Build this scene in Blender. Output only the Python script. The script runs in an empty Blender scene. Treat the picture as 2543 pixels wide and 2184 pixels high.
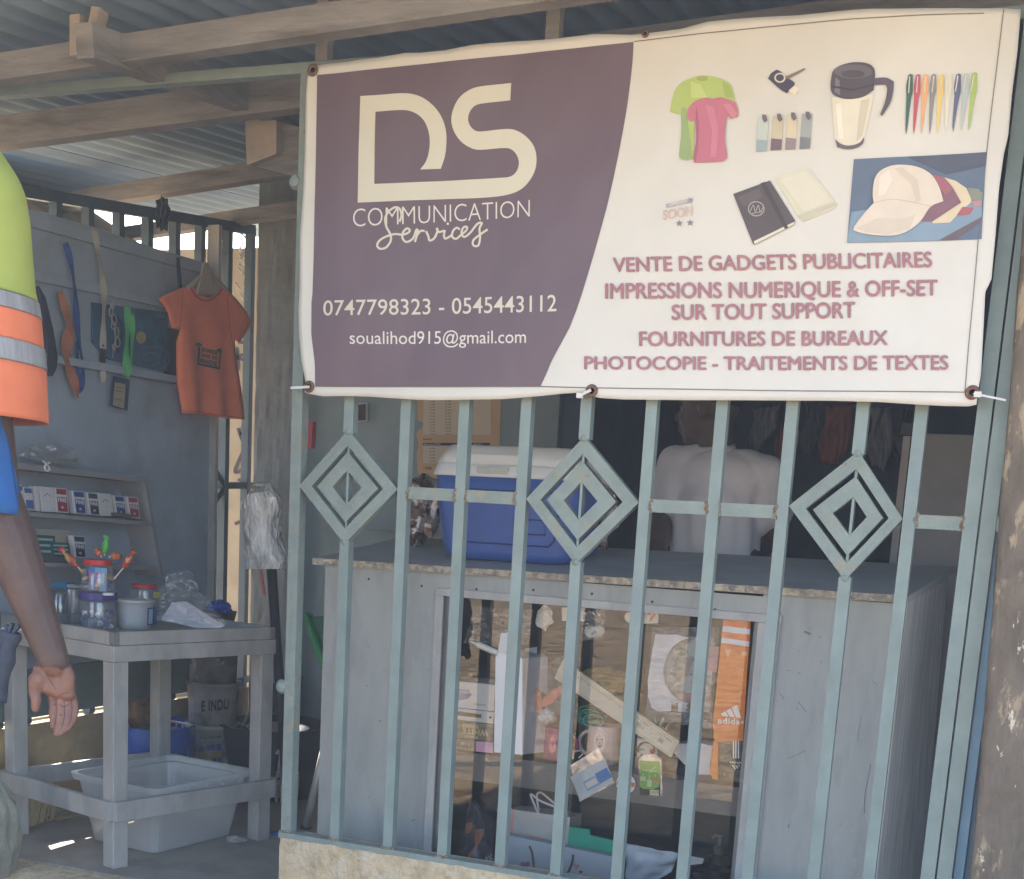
import bpy, bmesh, math, random
from mathutils import Vector, Matrix, noise
from mathutils.geometry import tessellate_polygon
random.seed(7)
SC = bpy.context.scene
COL = SC.collection
# ---------------------------------------------------------------- camera
W, H = 2543.0, 2184.0                       # the photograph's own pixels, used for measuring
F, PX, PY = 3293.5, 1250.9, 1924.7          # focal length and principal point in those pixels
CAM = Vector((1.4827*1.2, -2.4740*1.2, (0.95361-0.039)*1.2))
ROT = (Matrix.Rotation(0.373088849, 3, 'Z') @ Matrix.Rotation(math.pi/2-0.190589777, 3, 'X')
       @ Matrix.Rotation(0.0584087312, 3, 'Z'))
cam = bpy.data.cameras.new('camera')
camo = bpy.data.objects.new('camera', cam); COL.objects.link(camo)
camo.matrix_world = Matrix.Translation(CAM) @ ROT.to_4x4()
cam.sensor_fit = 'HORIZONTAL'; cam.sensor_width = 36
cam.lens = F/W*36
cam.shift_x = (W/2-PX)/W; cam.shift_y = (PY-H/2)/W
cam.clip_start = .05; cam.clip_end = 500
SC.camera = camo
# ---------------------------------------------------------------- light
SUN_AZ = Vector((-.75, .66, 0)).normalized(); SUN_EL = math.radians(42)
world = bpy.data.worlds.new('World'); SC.world = world; world.use_nodes = True
nt = world.node_tree
bg = nt.nodes['Background']; sky = nt.nodes.new('ShaderNodeTexSky')
sky.sky_type = 'NISHITA'; sky.sun_disc = False
sky.sun_elevation = SUN_EL; sky.sun_rotation = math.atan2(SUN_AZ.x, SUN_AZ.y)
sky.air_density = 1.0; sky.dust_density = 2.5; sky.ozone_density = 1.0
nt.links.new(sky.outputs[0], bg.inputs[0]); bg.inputs[1].default_value = .125
sun = bpy.data.lights.new('sun', 'SUN'); sun.energy = 5.0; sun.angle = math.radians(.5); sun.color = (1, .94, .84)
suno = bpy.data.objects.new('sun', sun); COL.objects.link(suno)
sd = SUN_AZ*math.cos(SUN_EL)+Vector((0, 0, math.sin(SUN_EL)))
suno.rotation_euler = sd.to_track_quat('Z', 'Y').to_euler()
SC.view_settings.view_transform = 'Standard'; SC.view_settings.look = 'None'
SC.view_settings.exposure = 2.6; SC.view_settings.gamma = 1
SC.cycles.max_bounces = 8; SC.cycles.diffuse_bounces = 5; SC.cycles.glossy_bounces = 4
SC.cycles.transparent_max_bounces = 16; SC.cycles.caustics_reflective = False; SC.cycles.caustics_refractive = False
SC.cycles.use_denoising = True
# ---------------------------------------------------------------- measuring: a pixel becomes a point on a plane
def ray(q):
    return ROT @ Vector(((q[0]-PX)/F, -(q[1]-PY)/F, -1.0))
def pY(q, Y): d = ray(q); return CAM + d*((Y-CAM.y)/d.y)
def pX(q, X): d = ray(q); return CAM + d*((X-CAM.x)/d.x)
def pZ(q, Z): d = ray(q); return CAM + d*((Z-CAM.z)/d.z)
def atY(Y): return lambda q: pY(q, Y)
def atX(X): return lambda q: pX(q, X)
def atZ(Z): return lambda q: pZ(q, Z)
def D(x, y): return (x/.8145, y/.8145)
def zz(ox, oy): return lambda x, y: (ox+x*.41043, oy+y*.41043)
ra, rb, rc, re, rg, rh, ri, rj, rk = (zz(0, 0), zz(850, 0), zz(1693, 0), zz(0, 727), zz(850, 727), zz(1693, 727),
                                      zz(0, 1454), zz(850, 1454), zz(1693, 1454))
def L(r, *pts): return [r(x, y) for x, y in pts]
# ---------------------------------------------------------------- materials
MATS = {}
def mat(name, col, rough=.6, var=.12, scale=6, bump=0.0, bscale=60, metal=0, spec=.4, col2=None, mix=(.5, .6), s2=9,
        col3=None, mix3=(.6, .66), s3=25, stretch=(1, 1, 1), alpha=1, trans=0):
    if name in MATS: return MATS[name]
    m = bpy.data.materials.new(name); m.use_nodes = True; MATS[name] = m
    n = m.node_tree.nodes; l = m.node_tree.links; b = n['Principled BSDF']
    b.inputs['Roughness'].default_value = rough; b.inputs['Metallic'].default_value = metal
    b.inputs['Specular IOR Level'].default_value = spec
    tc = n.new('ShaderNodeTexCoord'); mp = n.new('ShaderNodeMapping'); mp.inputs['Scale'].default_value = stretch
    l.new(tc.outputs['Object'], mp.inputs[0])
    def nz(s, det=6, r=.6):
        t = n.new('ShaderNodeTexNoise'); t.inputs['Scale'].default_value = s; t.inputs['Detail'].default_value = det
        t.inputs['Roughness'].default_value = r; l.new(mp.outputs[0], t.inputs[0]); return t
    def mixc(fac, a, bcol, mode='MIX'):
        x = n.new('ShaderNodeMix'); x.data_type = 'RGBA'; x.blend_type = mode
        if isinstance(fac, float): x.inputs[0].default_value = fac
        else: l.new(fac, x.inputs[0])
        for s, i in ((a, 6), (bcol, 7)):
            if isinstance(s, tuple): x.inputs[i].default_value = (*s, 1)
            else: l.new(s, x.inputs[i])
        return x.outputs[2]
    def ramp(src, a, bb):
        r = n.new('ShaderNodeMapRange'); r.inputs[1].default_value = a; r.inputs[2].default_value = bb
        l.new(src, r.inputs[0]); return r.outputs[0]
    cur = tuple(col)
    if var:
        t = nz(scale); f = ramp(t.outputs[0], .3, .7)
        lo = tuple(c*(1-var) for c in col); hi = tuple(min(1, c*(1+var)) for c in col)
        cur = mixc(f, lo, hi)
    if col2: cur = mixc(ramp(nz(s2).outputs[0], *mix), cur, tuple(col2))
    if col3: cur = mixc(ramp(nz(s3, 8, .7).outputs[0], *mix3), cur, tuple(col3))
    if isinstance(cur, tuple): b.inputs['Base Color'].default_value = (*cur, 1)
    else: l.new(cur, b.inputs['Base Color'])
    if bump:
        bm_ = n.new('ShaderNodeBump'); bm_.inputs['Strength'].default_value = bump; bm_.inputs['Distance'].default_value = .01
        l.new(nz(bscale).outputs[0], bm_.inputs['Height']); l.new(bm_.outputs[0], b.inputs['Normal'])
    if alpha < 1: b.inputs['Alpha'].default_value = alpha
    if trans: b.inputs['Transmission Weight'].default_value = trans
    return m
def plastic_film(name, fac=.35, col=(.9, .9, .9), diff=.12, bscale=35, bump=.8, rough=.12):
    """thin clear wrap: mostly see-through, wrinkled gloss, a little milky"""
    if name in MATS: return MATS[name]
    m = bpy.data.materials.new(name); m.use_nodes = True; MATS[name] = m
    n = m.node_tree.nodes; l = m.node_tree.links; out = n['Material Output']; n.remove(n['Principled BSDF'])
    tr = n.new('ShaderNodeBsdfTransparent'); gl = n.new('ShaderNodeBsdfGlossy'); df = n.new('ShaderNodeBsdfDiffuse')
    gl.inputs['Roughness'].default_value = rough; df.inputs[0].default_value = (*col, 1)
    tc = n.new('ShaderNodeTexCoord'); t = n.new('ShaderNodeTexNoise'); t.inputs['Scale'].default_value = bscale
    t.inputs['Detail'].default_value = 5; l.new(tc.outputs['Object'], t.inputs[0])
    bp = n.new('ShaderNodeBump'); bp.inputs['Strength'].default_value = bump; bp.inputs['Distance'].default_value = .02
    l.new(t.outputs[0], bp.inputs['Height']); l.new(bp.outputs[0], gl.inputs['Normal'])
    m1 = n.new('ShaderNodeMixShader'); m1.inputs[0].default_value = diff; l.new(tr.outputs[0], m1.inputs[1]); l.new(df.outputs[0], m1.inputs[2])
    m2 = n.new('ShaderNodeMixShader'); m2.inputs[0].default_value = fac; l.new(m1.outputs[0], m2.inputs[1]); l.new(gl.outputs[0], m2.inputs[2])
    l.new(m2.outputs[0], out.inputs[0]); return m
def hexc(r, g, b):
    f = lambda v: (v/255/12.92 if v/255 < .04045 else ((v/255+.055)/1.055)**2.4)
    return (f(r), f(g), f(b))
def ink(r, g, b, rough=.7, k=1.0):
    c = hexc(r, g, b); return mat('print_%d_%d_%d' % (r, g, b), tuple(x*k for x in c), rough, var=.05, scale=20, spec=.2)
# ---------------------------------------------------------------- mesh helpers
def obj(name, bm, m, parent=None, smooth=False):
    me = bpy.data.meshes.new(name)
    bmesh.ops.recalc_face_normals(bm, faces=bm.faces)
    bm.to_mesh(me); bm.free()
    if smooth:
        me.shade_smooth()
    o = bpy.data.objects.new(name, me); COL.objects.link(o)
    me.materials.append(m)
    if parent is not None: attach(o, parent)
    return o
def attach(o, parent):
    o.parent = parent      # every mesh is modelled where it stands, so undo the empty's own place
    o.matrix_parent_inverse = Matrix.Translation(parent.location).inverted() if parent.type == 'EMPTY' else Matrix.Identity(4)
def tag(o, label, cat, group=None):
    o['label'] = label; o['category'] = cat
    if group: o['group'] = group
    return o
def thing(name, label, cat, loc=(0, 0, 0), group=None):
    o = bpy.data.objects.new(name, None); COL.objects.link(o); o.location = loc; o.empty_display_size = .05
    return tag(o, label, cat, group)
def struct(o, label=None):
    o['kind'] = 'structure'
    if label: o['label'] = label
    return o
NB = bmesh.new
def box(bm, c, s, rot=None, bev=0):
    r = bmesh.ops.create_cube(bm, size=1); vs = r['verts']
    M = Matrix.Translation(c) @ (rot.to_4x4() if rot else Matrix.Identity(4)) @ Matrix.Diagonal((*s, 1))
    bmesh.ops.transform(bm, matrix=M, verts=vs)
    if bev:
        es = list({e for v in vs for e in v.link_edges})
        bmesh.ops.bevel(bm, geom=es, offset=bev, segments=2, profile=.7, affect='EDGES')
    return bm
def box2(bm, a, b, bev=0):
    c = [(a[i]+b[i])/2 for i in range(3)]; s = [abs(a[i]-b[i]) for i in range(3)]
    return box(bm, c, s, None, bev)
def beam(bm, p, q, w, h, up=(0, 0, 1), bev=0):
    p, q = Vector(p), Vector(q); d = q-p; x = d.normalized(); u = Vector(up); y = u.cross(x).normalized(); z = x.cross(y)
    R = Matrix((x, y, z)).transposed()
    return box(bm, (p+q)/2, (d.length, w, h), R, bev)
def prism(bm, pts, dvec):
    """polygon of 3-D points pushed along dvec into a solid"""
    dvec = Vector(dvec)
    a = [bm.verts.new(p) for p in pts]; b = [bm.verts.new(Vector(p)+dvec) for p in pts]
    n = len(a)
    for i in range(n): bm.faces.new((a[i], b[i], b[(i+1) % n], a[(i+1) % n]))
    if n <= 4: bm.faces.new(a); bm.faces.new(b[::-1])
    else:
        for t in tessellate_polygon([[v.co for v in a]]):
            bm.faces.new([a[i] for i in t]); bm.faces.new([b[i] for i in t][::-1])
    return bm
def tube(bm, pts, r, n=8, cap=True):
    pts = [Vector(p) for p in pts]; rings = []
    rr = r if hasattr(r, '__len__') else [r]*len(pts)
    ref = None
    for i, p in enumerate(pts):
        d = (pts[min(i+1, len(pts)-1)]-pts[max(i-1, 0)]).normalized()
        if ref is None:
            ref = Vector((0, 0, 1)) if abs(d.z) < .9 else Vector((1, 0, 0))
        x = (ref-d*ref.dot(d)).normalized(); y = d.cross(x); ref = x
        rings.append([bm.verts.new(p+(x*math.cos(2*math.pi*k/n)+y*math.sin(2*math.pi*k/n))*rr[i]) for k in range(n)])
    for i in range(len(rings)-1):
        for k in range(n):
            bm.faces.new((rings[i][k], rings[i][(k+1) % n], rings[i+1][(k+1) % n], rings[i+1][k]))
    if cap:
        bm.faces.new(rings[0][::-1]); bm.faces.new(rings[-1])
    return bm
def lathe(bm, prof, c, n=24, axis=None, sy=1.0):
    """prof: list of (r, z); c: base point"""
    c = Vector(c); R = axis if axis else Matrix.Identity(3); rings = []
    for r, z in prof:
        rings.append([bm.verts.new(c+R @ Vector((r*math.cos(2*math.pi*k/n), sy*r*math.sin(2*math.pi*k/n), z))) for k in range(n)])
    for i in range(len(rings)-1):
        for k in range(n): bm.faces.new((rings[i][k], rings[i][(k+1) % n], rings[i+1][(k+1) % n], rings[i+1][k]))
    for ring, (r, z) in ((rings[0], prof[0]), (rings[-1], prof[-1])):
        if r > 1e-5: bm.faces.new(ring)
    return bm
def grid(bm, fn, nu, nv):
    vs = [[bm.verts.new(fn(i/nu, j/nv)) for i in range(nu+1)] for j in range(nv+1)]
    for j in range(nv):
        for i in range(nu): bm.faces.new((vs[j][i], vs[j][i+1], vs[j+1][i+1], vs[j+1][i]))
    return bm
def ball(bm, c, r, seg=12):
    rr = r if hasattr(r, '__len__') else (r, r, r)
    bmesh.ops.create_uvsphere(bm, u_segments=seg, v_segments=max(6, seg*2//3), radius=1,
                              matrix=Matrix.Translation(c) @ Matrix.Diagonal((*rr, 1)))
    return bm
def smooth_path(pts, k=6):
    """Catmull-Rom through 2-D or 3-D points"""
    P = [Vector(p) for p in pts]; out = []
    for i in range(len(P)-1):
        a, b, c, d = P[max(i-1, 0)], P[i], P[i+1], P[min(i+2, len(P)-1)]
        for t in range(k):
            u = t/k
            out.append(.5*((2*b)+(c-a)*u+(2*a-5*b+4*c-d)*u*u+(3*b-a-3*c+d)*u**3))
    out.append(P[-1]); return out
def face_poly(bm, pts):
    f = bm.faces.new([bm.verts.new(p) for p in pts])
    if len(pts) > 4: bmesh.ops.triangulate(bm, faces=[f])
def decal(name, polys, proj, m, parent):
    """flat printed shapes; polys are lists of photograph pixels laid on a surface by proj"""
    bm = NB()
    for p in polys:
        vs = [bm.verts.new(proj(q)) for q in p]
        if len(p) <= 4: bm.faces.new(vs)
        else:
            for t in tessellate_polygon([[Vector((q[0], q[1], 0)) for q in p]]):
                try: bm.faces.new([vs[i] for i in t])
                except ValueError: pass
    if hasattr(proj, 'off'):      # printed on the waving banner: follow its folds
        bmesh.ops.remove_doubles(bm, verts=bm.verts, dist=1e-6)
        for it in range(4):
            le = [e for e in bm.edges if e.calc_length() > .035]
            if not le: break
            bmesh.ops.subdivide_edges(bm, edges=le, cuts=1); bmesh.ops.triangulate(bm, faces=[f for f in bm.faces if len(f.verts) > 3])
        for v in bm.verts: v.co.y = BY+bwave(v.co)-proj.off
    return obj(name, bm, m, parent)
def ring_pts(c, rx, ry, n=20, a0=0, a1=2*math.pi):
    return [(c[0]+rx*math.cos(a0+(a1-a0)*i/n), c[1]+ry*math.sin(a0+(a1-a0)*i/n)) for i in range(n)]
def ribbon_poly(pts, w):
    P = smooth_path([Vector((x, y)) for x, y in pts]); out = []
    quads = []
    for i in range(len(P)):
        d = (P[min(i+1, len(P)-1)]-P[max(i-1, 0)])
        d = d.normalized() if d.length > 1e-6 else Vector((1, 0)); nrm = Vector((-d.y, d.x))*w/2
        out.append((P[i]+nrm, P[i]-nrm))
    for i in range(len(out)-1):
        quads.append([tuple(out[i][0]), tuple(out[i][1]), tuple(out[i+1][1]), tuple(out[i+1][0])])
    return quads
# lettering: Blender's own font turned into a mesh and fitted to four corners
_glyph = {}
def glyphs(s, bold=0.0, shear=0.0):
    key = (s, bold, shear)
    if key not in _glyph:
        c = bpy.data.curves.new('lettering', 'FONT'); c.body = s; c.size = 1; c.offset = bold; c.shear = shear
        c.space_character = 1.0+max(0, bold)*4
        c.resolution_u = 4; c.fill_mode = 'FRONT' if False else 'BOTH'
        o = bpy.data.objects.new('lettering', c); COL.objects.link(o)
        dg = bpy.context.evaluated_depsgraph_get(); me = bpy.data.meshes.new_from_object(o.evaluated_get(dg))
        v = [(p.co.x, p.co.y) for p in me.vertices]; f = [tuple(p.vertices) for p in me.polygons]
        bpy.data.objects.remove(o); bpy.data.curves.remove(c); bpy.data.meshes.remove(me)
        _glyph[key] = (v, f)
    return _glyph[key]
CAPV = None
def text_on(name, s, quad, proj, m, parent, bold=.0, shear=0.0, merge=None, heavy=0.0):
    """quad: TL,TR,BR,BL photograph pixels of the capitals' box"""
    global CAPV
    if CAPV is None: CAPV = max(y for x, y in glyphs('H')[0])
    v, f = glyphs(s, bold, shear)
    x0 = min(p[0] for p in v); x1 = max(p[0] for p in v)
    TL, TR, BR, BL = [Vector(q) for q in quad]
    bm = merge if merge is not None else NB()
    k_ = heavy*(x1-x0)/max(1, len(s))/.6
    shifts = [(0, 0)]+([(k_, 0), (-k_, 0), (0, k_*.8), (0, -k_*.8)] if heavy else [])
    for ks, (sx_, sy_) in enumerate(shifts):
     vs = []
     for x, y in v:
        x += sx_; y += sy_
        a = (x-x0)/(x1-x0); t = y/CAPV
        q = (BL*(1-a)+BR*a)*(1-t)+(TL*(1-a)+TR*a)*t
        p = proj((q.x, q.y)); vs.append(bm.verts.new(p+(CAM-p).normalized()*.0003*ks))
     for g in f:
        try: bm.faces.new([vs[i] for i in g])
        except ValueError: pass
    if merge is None: return obj(name, bm, m, parent)
def slab_item(name, pts, proj, depth, m, parent, dvec=(0, 1, 0), bev=0):
    bm = NB(); prism(bm, [proj(q) for q in pts], Vector(dvec)*depth)
    return obj(name, bm, m, parent)
# ================================================================ materials in use
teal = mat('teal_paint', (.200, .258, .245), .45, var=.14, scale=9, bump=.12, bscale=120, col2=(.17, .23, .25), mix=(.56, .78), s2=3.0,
           col3=(.12, .10, .08), mix3=(.69, .72), s3=46)
teal_rust = mat('rusty_teal_paint', (.21, .258, .238), .55, var=.15, scale=14, bump=.4, bscale=90, col2=(.27, .26, .19), mix=(.55, .68), s2=16,
                col3=(.20, .10, .05), mix3=(.64, .70), s3=30)
teal_shade = mat('shaded_teal_paint', (.06, .09, .11), .5, var=.2, scale=8, bump=.1)  # teal with the back grille's shade put into its colour
blue_teal = mat('blue_teal_paint', (.13, .24, .33), .45, var=.18, scale=6, bump=.1, col3=(.2, .13, .07), mix3=(.7, .74), s3=30)
wood_roof = mat('weathered_roof_wood', (.22, .215, .215), .8, var=.3, scale=10, bump=.4, bscale=50, stretch=(.4, .4, 2.5), col2=(.11, .09, .08), mix=(.55, .75), s2=6)
wood_pale = mat('fresh_pale_wood', (.36, .31, .26), .75, var=.2, scale=9, bump=.25, bscale=40)
grey_paint = mat('grey_board_paint', (.325, .34, .325), .6, var=.12, scale=3, bump=.12, bscale=80, col2=(.26, .27, .265), mix=(.5, .75), s2=7, stretch=(2.5, 2.5, .7),
                 col3=(.17, .17, .18), mix3=(.68, .74), s3=22)
grey_board = mat('veiled_grey_board', (.35, .42, .51), .7, var=.12, scale=4, bump=.1, col2=(.28, .31, .35), mix=(.5, .75), s2=6)  # grey board coloured lighter and bluer to carry the lens veil
grey_wood = mat('grey_painted_wood', (.39, .385, .37), .65, var=.16, scale=12, bump=.25, bscale=60, stretch=(1, 1, .5), col2=(.31, .305, .29), mix=(.5, .7), s2=11,
                col3=(.13, .12, .11), mix3=(.66, .72), s3=40)
side_wood = mat('brushed_grey_plywood', (.46, .45, .42), .75, var=.3, scale=14, bump=.3, bscale=50, stretch=(5, 5, .25))
worn_edge = mat('worn_plywood_edge', (.42, .37, .29), .85, var=.4, scale=40, bump=.6, bscale=120, col2=(.22, .21, .19), mix=(.48, .62), s2=45)
concrete = mat('bare_concrete', (.155, .17, .175), .9, var=.25, scale=6, bump=.35, bscale=40, col2=(.11, .12, .12), mix=(.5, .7), s2=3)
plinth_m = mat('cream_rough_plinth', (.52, .40, .25), .9, var=.3, scale=18, bump=1.0, bscale=55, col2=(.62, .51, .36), mix=(.45, .6), s2=30, col3=(.32, .24, .15), mix3=(.62, .7), s3=12)
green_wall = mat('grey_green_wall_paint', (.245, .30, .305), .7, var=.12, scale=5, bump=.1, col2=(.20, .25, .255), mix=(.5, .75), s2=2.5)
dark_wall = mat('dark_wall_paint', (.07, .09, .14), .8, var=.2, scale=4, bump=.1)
cream_wall = mat('cream_wall_paint', (.36, .31, .225), .85, var=.15, scale=5, bump=.25, bscale=30, col2=(.27, .235, .17), mix=(.52, .75), s2=4)
lowwall_m = mat('ochre_low_wall', (.36, .28, .16), .9, var=.2, scale=6, bump=.2, col2=(.24, .19, .12), mix=(.5, .75), s2=5)
white_pl = mat('white_plastic', (.72, .72, .72), .35, var=.04, scale=30, bump=.05)
black_pl = mat('black_plastic', (.015, .015, .018), .4, var=.1)
film = plastic_film('clear_wrap')
# ================================================================ setting
def sheet(name, x0, x1, y0, y1, z, m, n=1, amp=0):
    bm = NB(); grid(bm, lambda u, v: Vector((x0+(x1-x0)*u, y0+(y1-y0)*v, z+(amp*noise.noise(Vector((u*40, v*40, 0))) if amp else 0))), n, n)
    return struct(obj(name, bm, m))
earth = mat('sandy_earth', (.38, .265, .145), .95, var=.4, scale=2.2, bump=1.0, bscale=11, col2=(.17, .11, .055), mix=(.5, .60), s2=5, col3=(.50, .39, .25), mix3=(.58, .63), s3=9)
sheet('ground', -60, 60, -60, 60, -.22, earth)
floor_m = mat('worn_cement_floor', (.34, .31, .26), .75, var=.2, scale=4, bump=.2, bscale=30, col2=(.25, .23, .20), mix=(.5, .7), s2=5, col3=(.46, .43, .37), mix3=(.7, .74), s3=18)
bm = NB(); prism(bm, [Vector((-1.3, .135, 0)), Vector((0.0, .135, 0)), Vector((0.0, .012, 0)), Vector((2.6, .012, 0)), Vector((2.6, 3.5, 0)), Vector((-1.3, 3.5, 0))], (0, 0, -.219))
struct(obj('floor', bm, floor_m))
# doorway step: rough cream cement in front of the floor edge
bm = NB()
grid(bm, lambda u, v: Vector((-2.2+2.19*u, [.134, .134-.10-.02*noise.noise(Vector((u*9, 3, 0))), .0, -.03][min(3, int(v*3+.5))]-.012*noise.noise(Vector((u*30, v*9, 0)))*(v > .1),
     [-.003, -.008, -.05, -.23][min(3, int(v*3+.5))]+.006*noise.noise(Vector((u*40, 7, v*5)))*(v > .1))), 90, 3)
tag(obj('door_step', bm, plinth_m, smooth=True), 'rough cream cement step along the open doorway', 'step')
# stones and litter on the earth in front (seen only in the glass)
bm = NB()
for i in range(330):
    x, y = random.uniform(-7, 3), random.uniform(-14, -2.8); r = random.choice((.012, .015, .02, .02, .03, .05))*random.uniform(.7, 1.2)
    ball(bm, (x, y, -.215+r*.2), (r, r*random.uniform(.6, 1), r*.5), 6)
s_ = obj('gravel', bm, mat('pale_stones', (.42, .32, .21), .9, var=.3)); s_['kind'] = 'stuff'
# low plinth under the front grille
bm = NB()
def plf(u, v):
    x = -.004+1.75*u
    prof = [(.05, .237), (-.004, .236), (-.010, .215), (-.008, .05), (-.006, -.22)]
    k = min(4, int(v*4+.5)); y, z = prof[k]; a = .006 if k in (2, 3) else .003
    return Vector((x, y+a*noise.noise(Vector((x*22, z*22, 1))), z+(a*1.2*noise.noise(Vector((x*30, 5, k))) if k < 3 else 0)))
grid(bm, plf, 140, 4); box2(bm, (-.002, .0, -.21), (1.74, .12, .228))
tag(obj('low_wall', bm, plinth_m, smooth=False), 'low rough cream wall carrying the front grille', 'low wall')
# ---------------------------------------------------------------- roof
def roof_z(x, y): return 2.30+.09*x+.10*y
tin = mat('veil_blue_tin', (.27, .37, .50), .7, var=.2, scale=5, bump=.05, metal=.0, spec=.25, col2=(.33, .38, .42), mix=(.55, .72), s2=1.6, col3=(.18, .23, .30), mix3=(.66, .75), s3=5, stretch=(1, .3, 1))  # pale blue lift in the tin colour stands for the lens veil
roof = thing('tin_roof', 'corrugated tin roof, its blue grey lifted by painted lens veil, on rough wooden beams over the shop', 'roof', (0, 1, 2.3))
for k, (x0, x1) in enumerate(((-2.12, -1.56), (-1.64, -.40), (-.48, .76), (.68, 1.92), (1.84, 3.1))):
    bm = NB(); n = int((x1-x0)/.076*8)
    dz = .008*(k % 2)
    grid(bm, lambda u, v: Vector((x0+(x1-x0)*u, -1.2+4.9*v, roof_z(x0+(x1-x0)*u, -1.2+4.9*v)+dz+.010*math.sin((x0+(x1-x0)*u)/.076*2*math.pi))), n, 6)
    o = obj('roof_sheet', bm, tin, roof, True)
def purlin(q0, q1, Y, w, h, m, ext=(0, 0), name='purlin'):
    a, b = pY(q0, Y), pY(q1, Y); d = (b-a)
    a = a-d*ext[0]; b = b+d*ext[1]
    bm = NB(); beam(bm, a-Vector((0, 0, h/2)), b-Vector((0, 0, h/2)), w, h, bev=.003); return obj(name, bm, m, roof)
purlin(ra(0, 345), ra(2071, 30), -.15, .05, .062, wood_roof, (.6, 2.2))
purlin(ra(0, 720), ra(1300, 540), .40, .05, .085, wood_roof, (.3, 3.0))
purlin(ra(430, 1170), ra(1490, 1000), 1.25, .05, .06, wood_roof, (.3, 2.5))
purlin(ra(1230, 1310), ra(1800, 1225), 1.72, .05, .05, wood_roof, (1.2, 2.5))
def rafter(q0, q1, X, w, h, m, e0=0, e1=0):
    a, b = pX(q0, X), pX(q1, X); d = b-a; a = a-d*e0; b = b+d*e1
    bm = NB(); beam(bm, a-Vector((0, 0, -h/2)), b-Vector((0, 0, -h/2)), w, h, bev=.003); return obj('rafter', bm, m, roof)
rafter(ra(510, 352), ra(1480, 680), -.42, .05, .075, wood_roof, 0, 1.4)
# forked stub end at the first beam
bm = NB(); a = pY(ra(485, 340), -.21); beam(bm, a+Vector((0, 0, -.005)), a+Vector((0.0, 0, .085)), .03, .04, up=(0, 1, 0), bev=.003)
beam(bm, a+Vector((.035, .0, .015)), a+Vector((.05, .01, .10)), .025, .035, up=(0, 1, 0), bev=.003); obj('stub_end', bm, wood_pale, roof)
# boxed pale beam end
bm = NB(); Yb = .52
prism(bm, [pY(q, Yb) for q in L(ra, (1478, 680), (1672, 730), (1672, 932), (1495, 1000))], (.02, 1.0, .1)); obj('boxed_beam', bm, wood_pale, roof)
bm = NB(); prism(bm, [pY(q, Yb+.03) for q in L(ra, (1672, 735), (1830, 775), (1830, 1080), (1500, 998), (1672, 932))], (.02, 1.0, .1)); obj('boxed_beam', bm, wood_roof, roof)
# ---------------------------------------------------------------- walls
XW = -1.30      # left wall plane
YB = 1.86       # back wall plane
bm = NB(); box2(bm, (XW+.17, YB, 0), (.026, YB+.12, 2.5)); 
tag(obj('back_wall', bm, green_wall), 'grey green painted wall behind the cooler and price poster', 'wall')
# rough concrete corner pillar at the end of the left grille
bm = NB(); cl = pY(ra(1560, 1600), 1.80); cr = pY(D(604, 900), 1.80)
grid(bm, lambda u, v: Vector((cl.x+(cr.x-cl.x)*u, 1.80+.006*noise.noise(Vector((u*6, v*30, 2))), 2.4*v)), 12, 60)
box2(bm, (cl.x, 1.812, 0), (cr.x, YB+.05, 2.4))
tag(obj('corner_pillar', bm, concrete), 'bare grey concrete pillar beside the graffiti wall', 'pillar')
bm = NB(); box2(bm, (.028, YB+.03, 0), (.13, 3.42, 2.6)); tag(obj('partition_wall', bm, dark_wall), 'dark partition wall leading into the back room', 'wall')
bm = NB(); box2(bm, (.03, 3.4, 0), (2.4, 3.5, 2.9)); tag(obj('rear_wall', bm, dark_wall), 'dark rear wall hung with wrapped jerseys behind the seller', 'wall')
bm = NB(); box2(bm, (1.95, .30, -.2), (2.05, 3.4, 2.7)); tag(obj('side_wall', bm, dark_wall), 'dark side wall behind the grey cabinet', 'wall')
# ochre low wall under the left window grille
bm = NB(); wz = pX(ri(630, 745), XW).z
box2(bm, (XW-.13, -1.2, -.2), (XW, YB, wz-.012), .004)
tag(obj('low_wall', bm, lowwall_m), 'ochre low wall behind the grey table, lit along its top', 'low wall')
# window grille on the low wall
wg = thing('window_grille', 'window grille coloured dark for shade, with square bars and a diamond behind the grey board', 'grille', (XW, 1, wz))
r0, r1 = pX(ra(165, 1135), XW), pX(ra(1550, 1375), XW)
dd = (r1-r0)/(r1.y-r0.y)
bm = NB(); beam(bm, r0-dd*1.4+Vector((-.015, 0, -.012)), r1+Vector((-.015, 0, -.012)), .03, .036); obj('top_rail', bm, teal_shade, wg)
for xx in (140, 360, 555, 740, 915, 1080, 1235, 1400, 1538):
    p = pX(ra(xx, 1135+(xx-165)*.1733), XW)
    bm = NB(); box2(bm, (XW-.032, p.y-.014, wz-.01), (XW, p.y+.014, p.z-.005)); obj('bar', bm, teal_shade, wg)
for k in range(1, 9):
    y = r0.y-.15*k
    bm = NB(); box2(bm, (XW-.032, y-.014, wz-.01), (XW, y+.014, r0.z-.05)); obj('bar', bm, teal_shade, wg)
bm = NB(); a, b = pX(ri(1390, 590), XW), pX(ri(1565, 560), XW); beam(bm, a-(b-a)*1.0+Vector((-.016, 0, 0)), b+Vector((-.016, 0, 0)), .028, .024); obj('bottom_rail', bm, teal_shade, wg)
bm = NB(); a, b = pX(re(1385, 1168), XW), pX(re(1545, 1168), XW); beam(bm, a+Vector((-.016, 0, 0)), b+Vector((-.016, 0, 0)), .026, .026); obj('rail', bm, teal_shade, wg)
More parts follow.
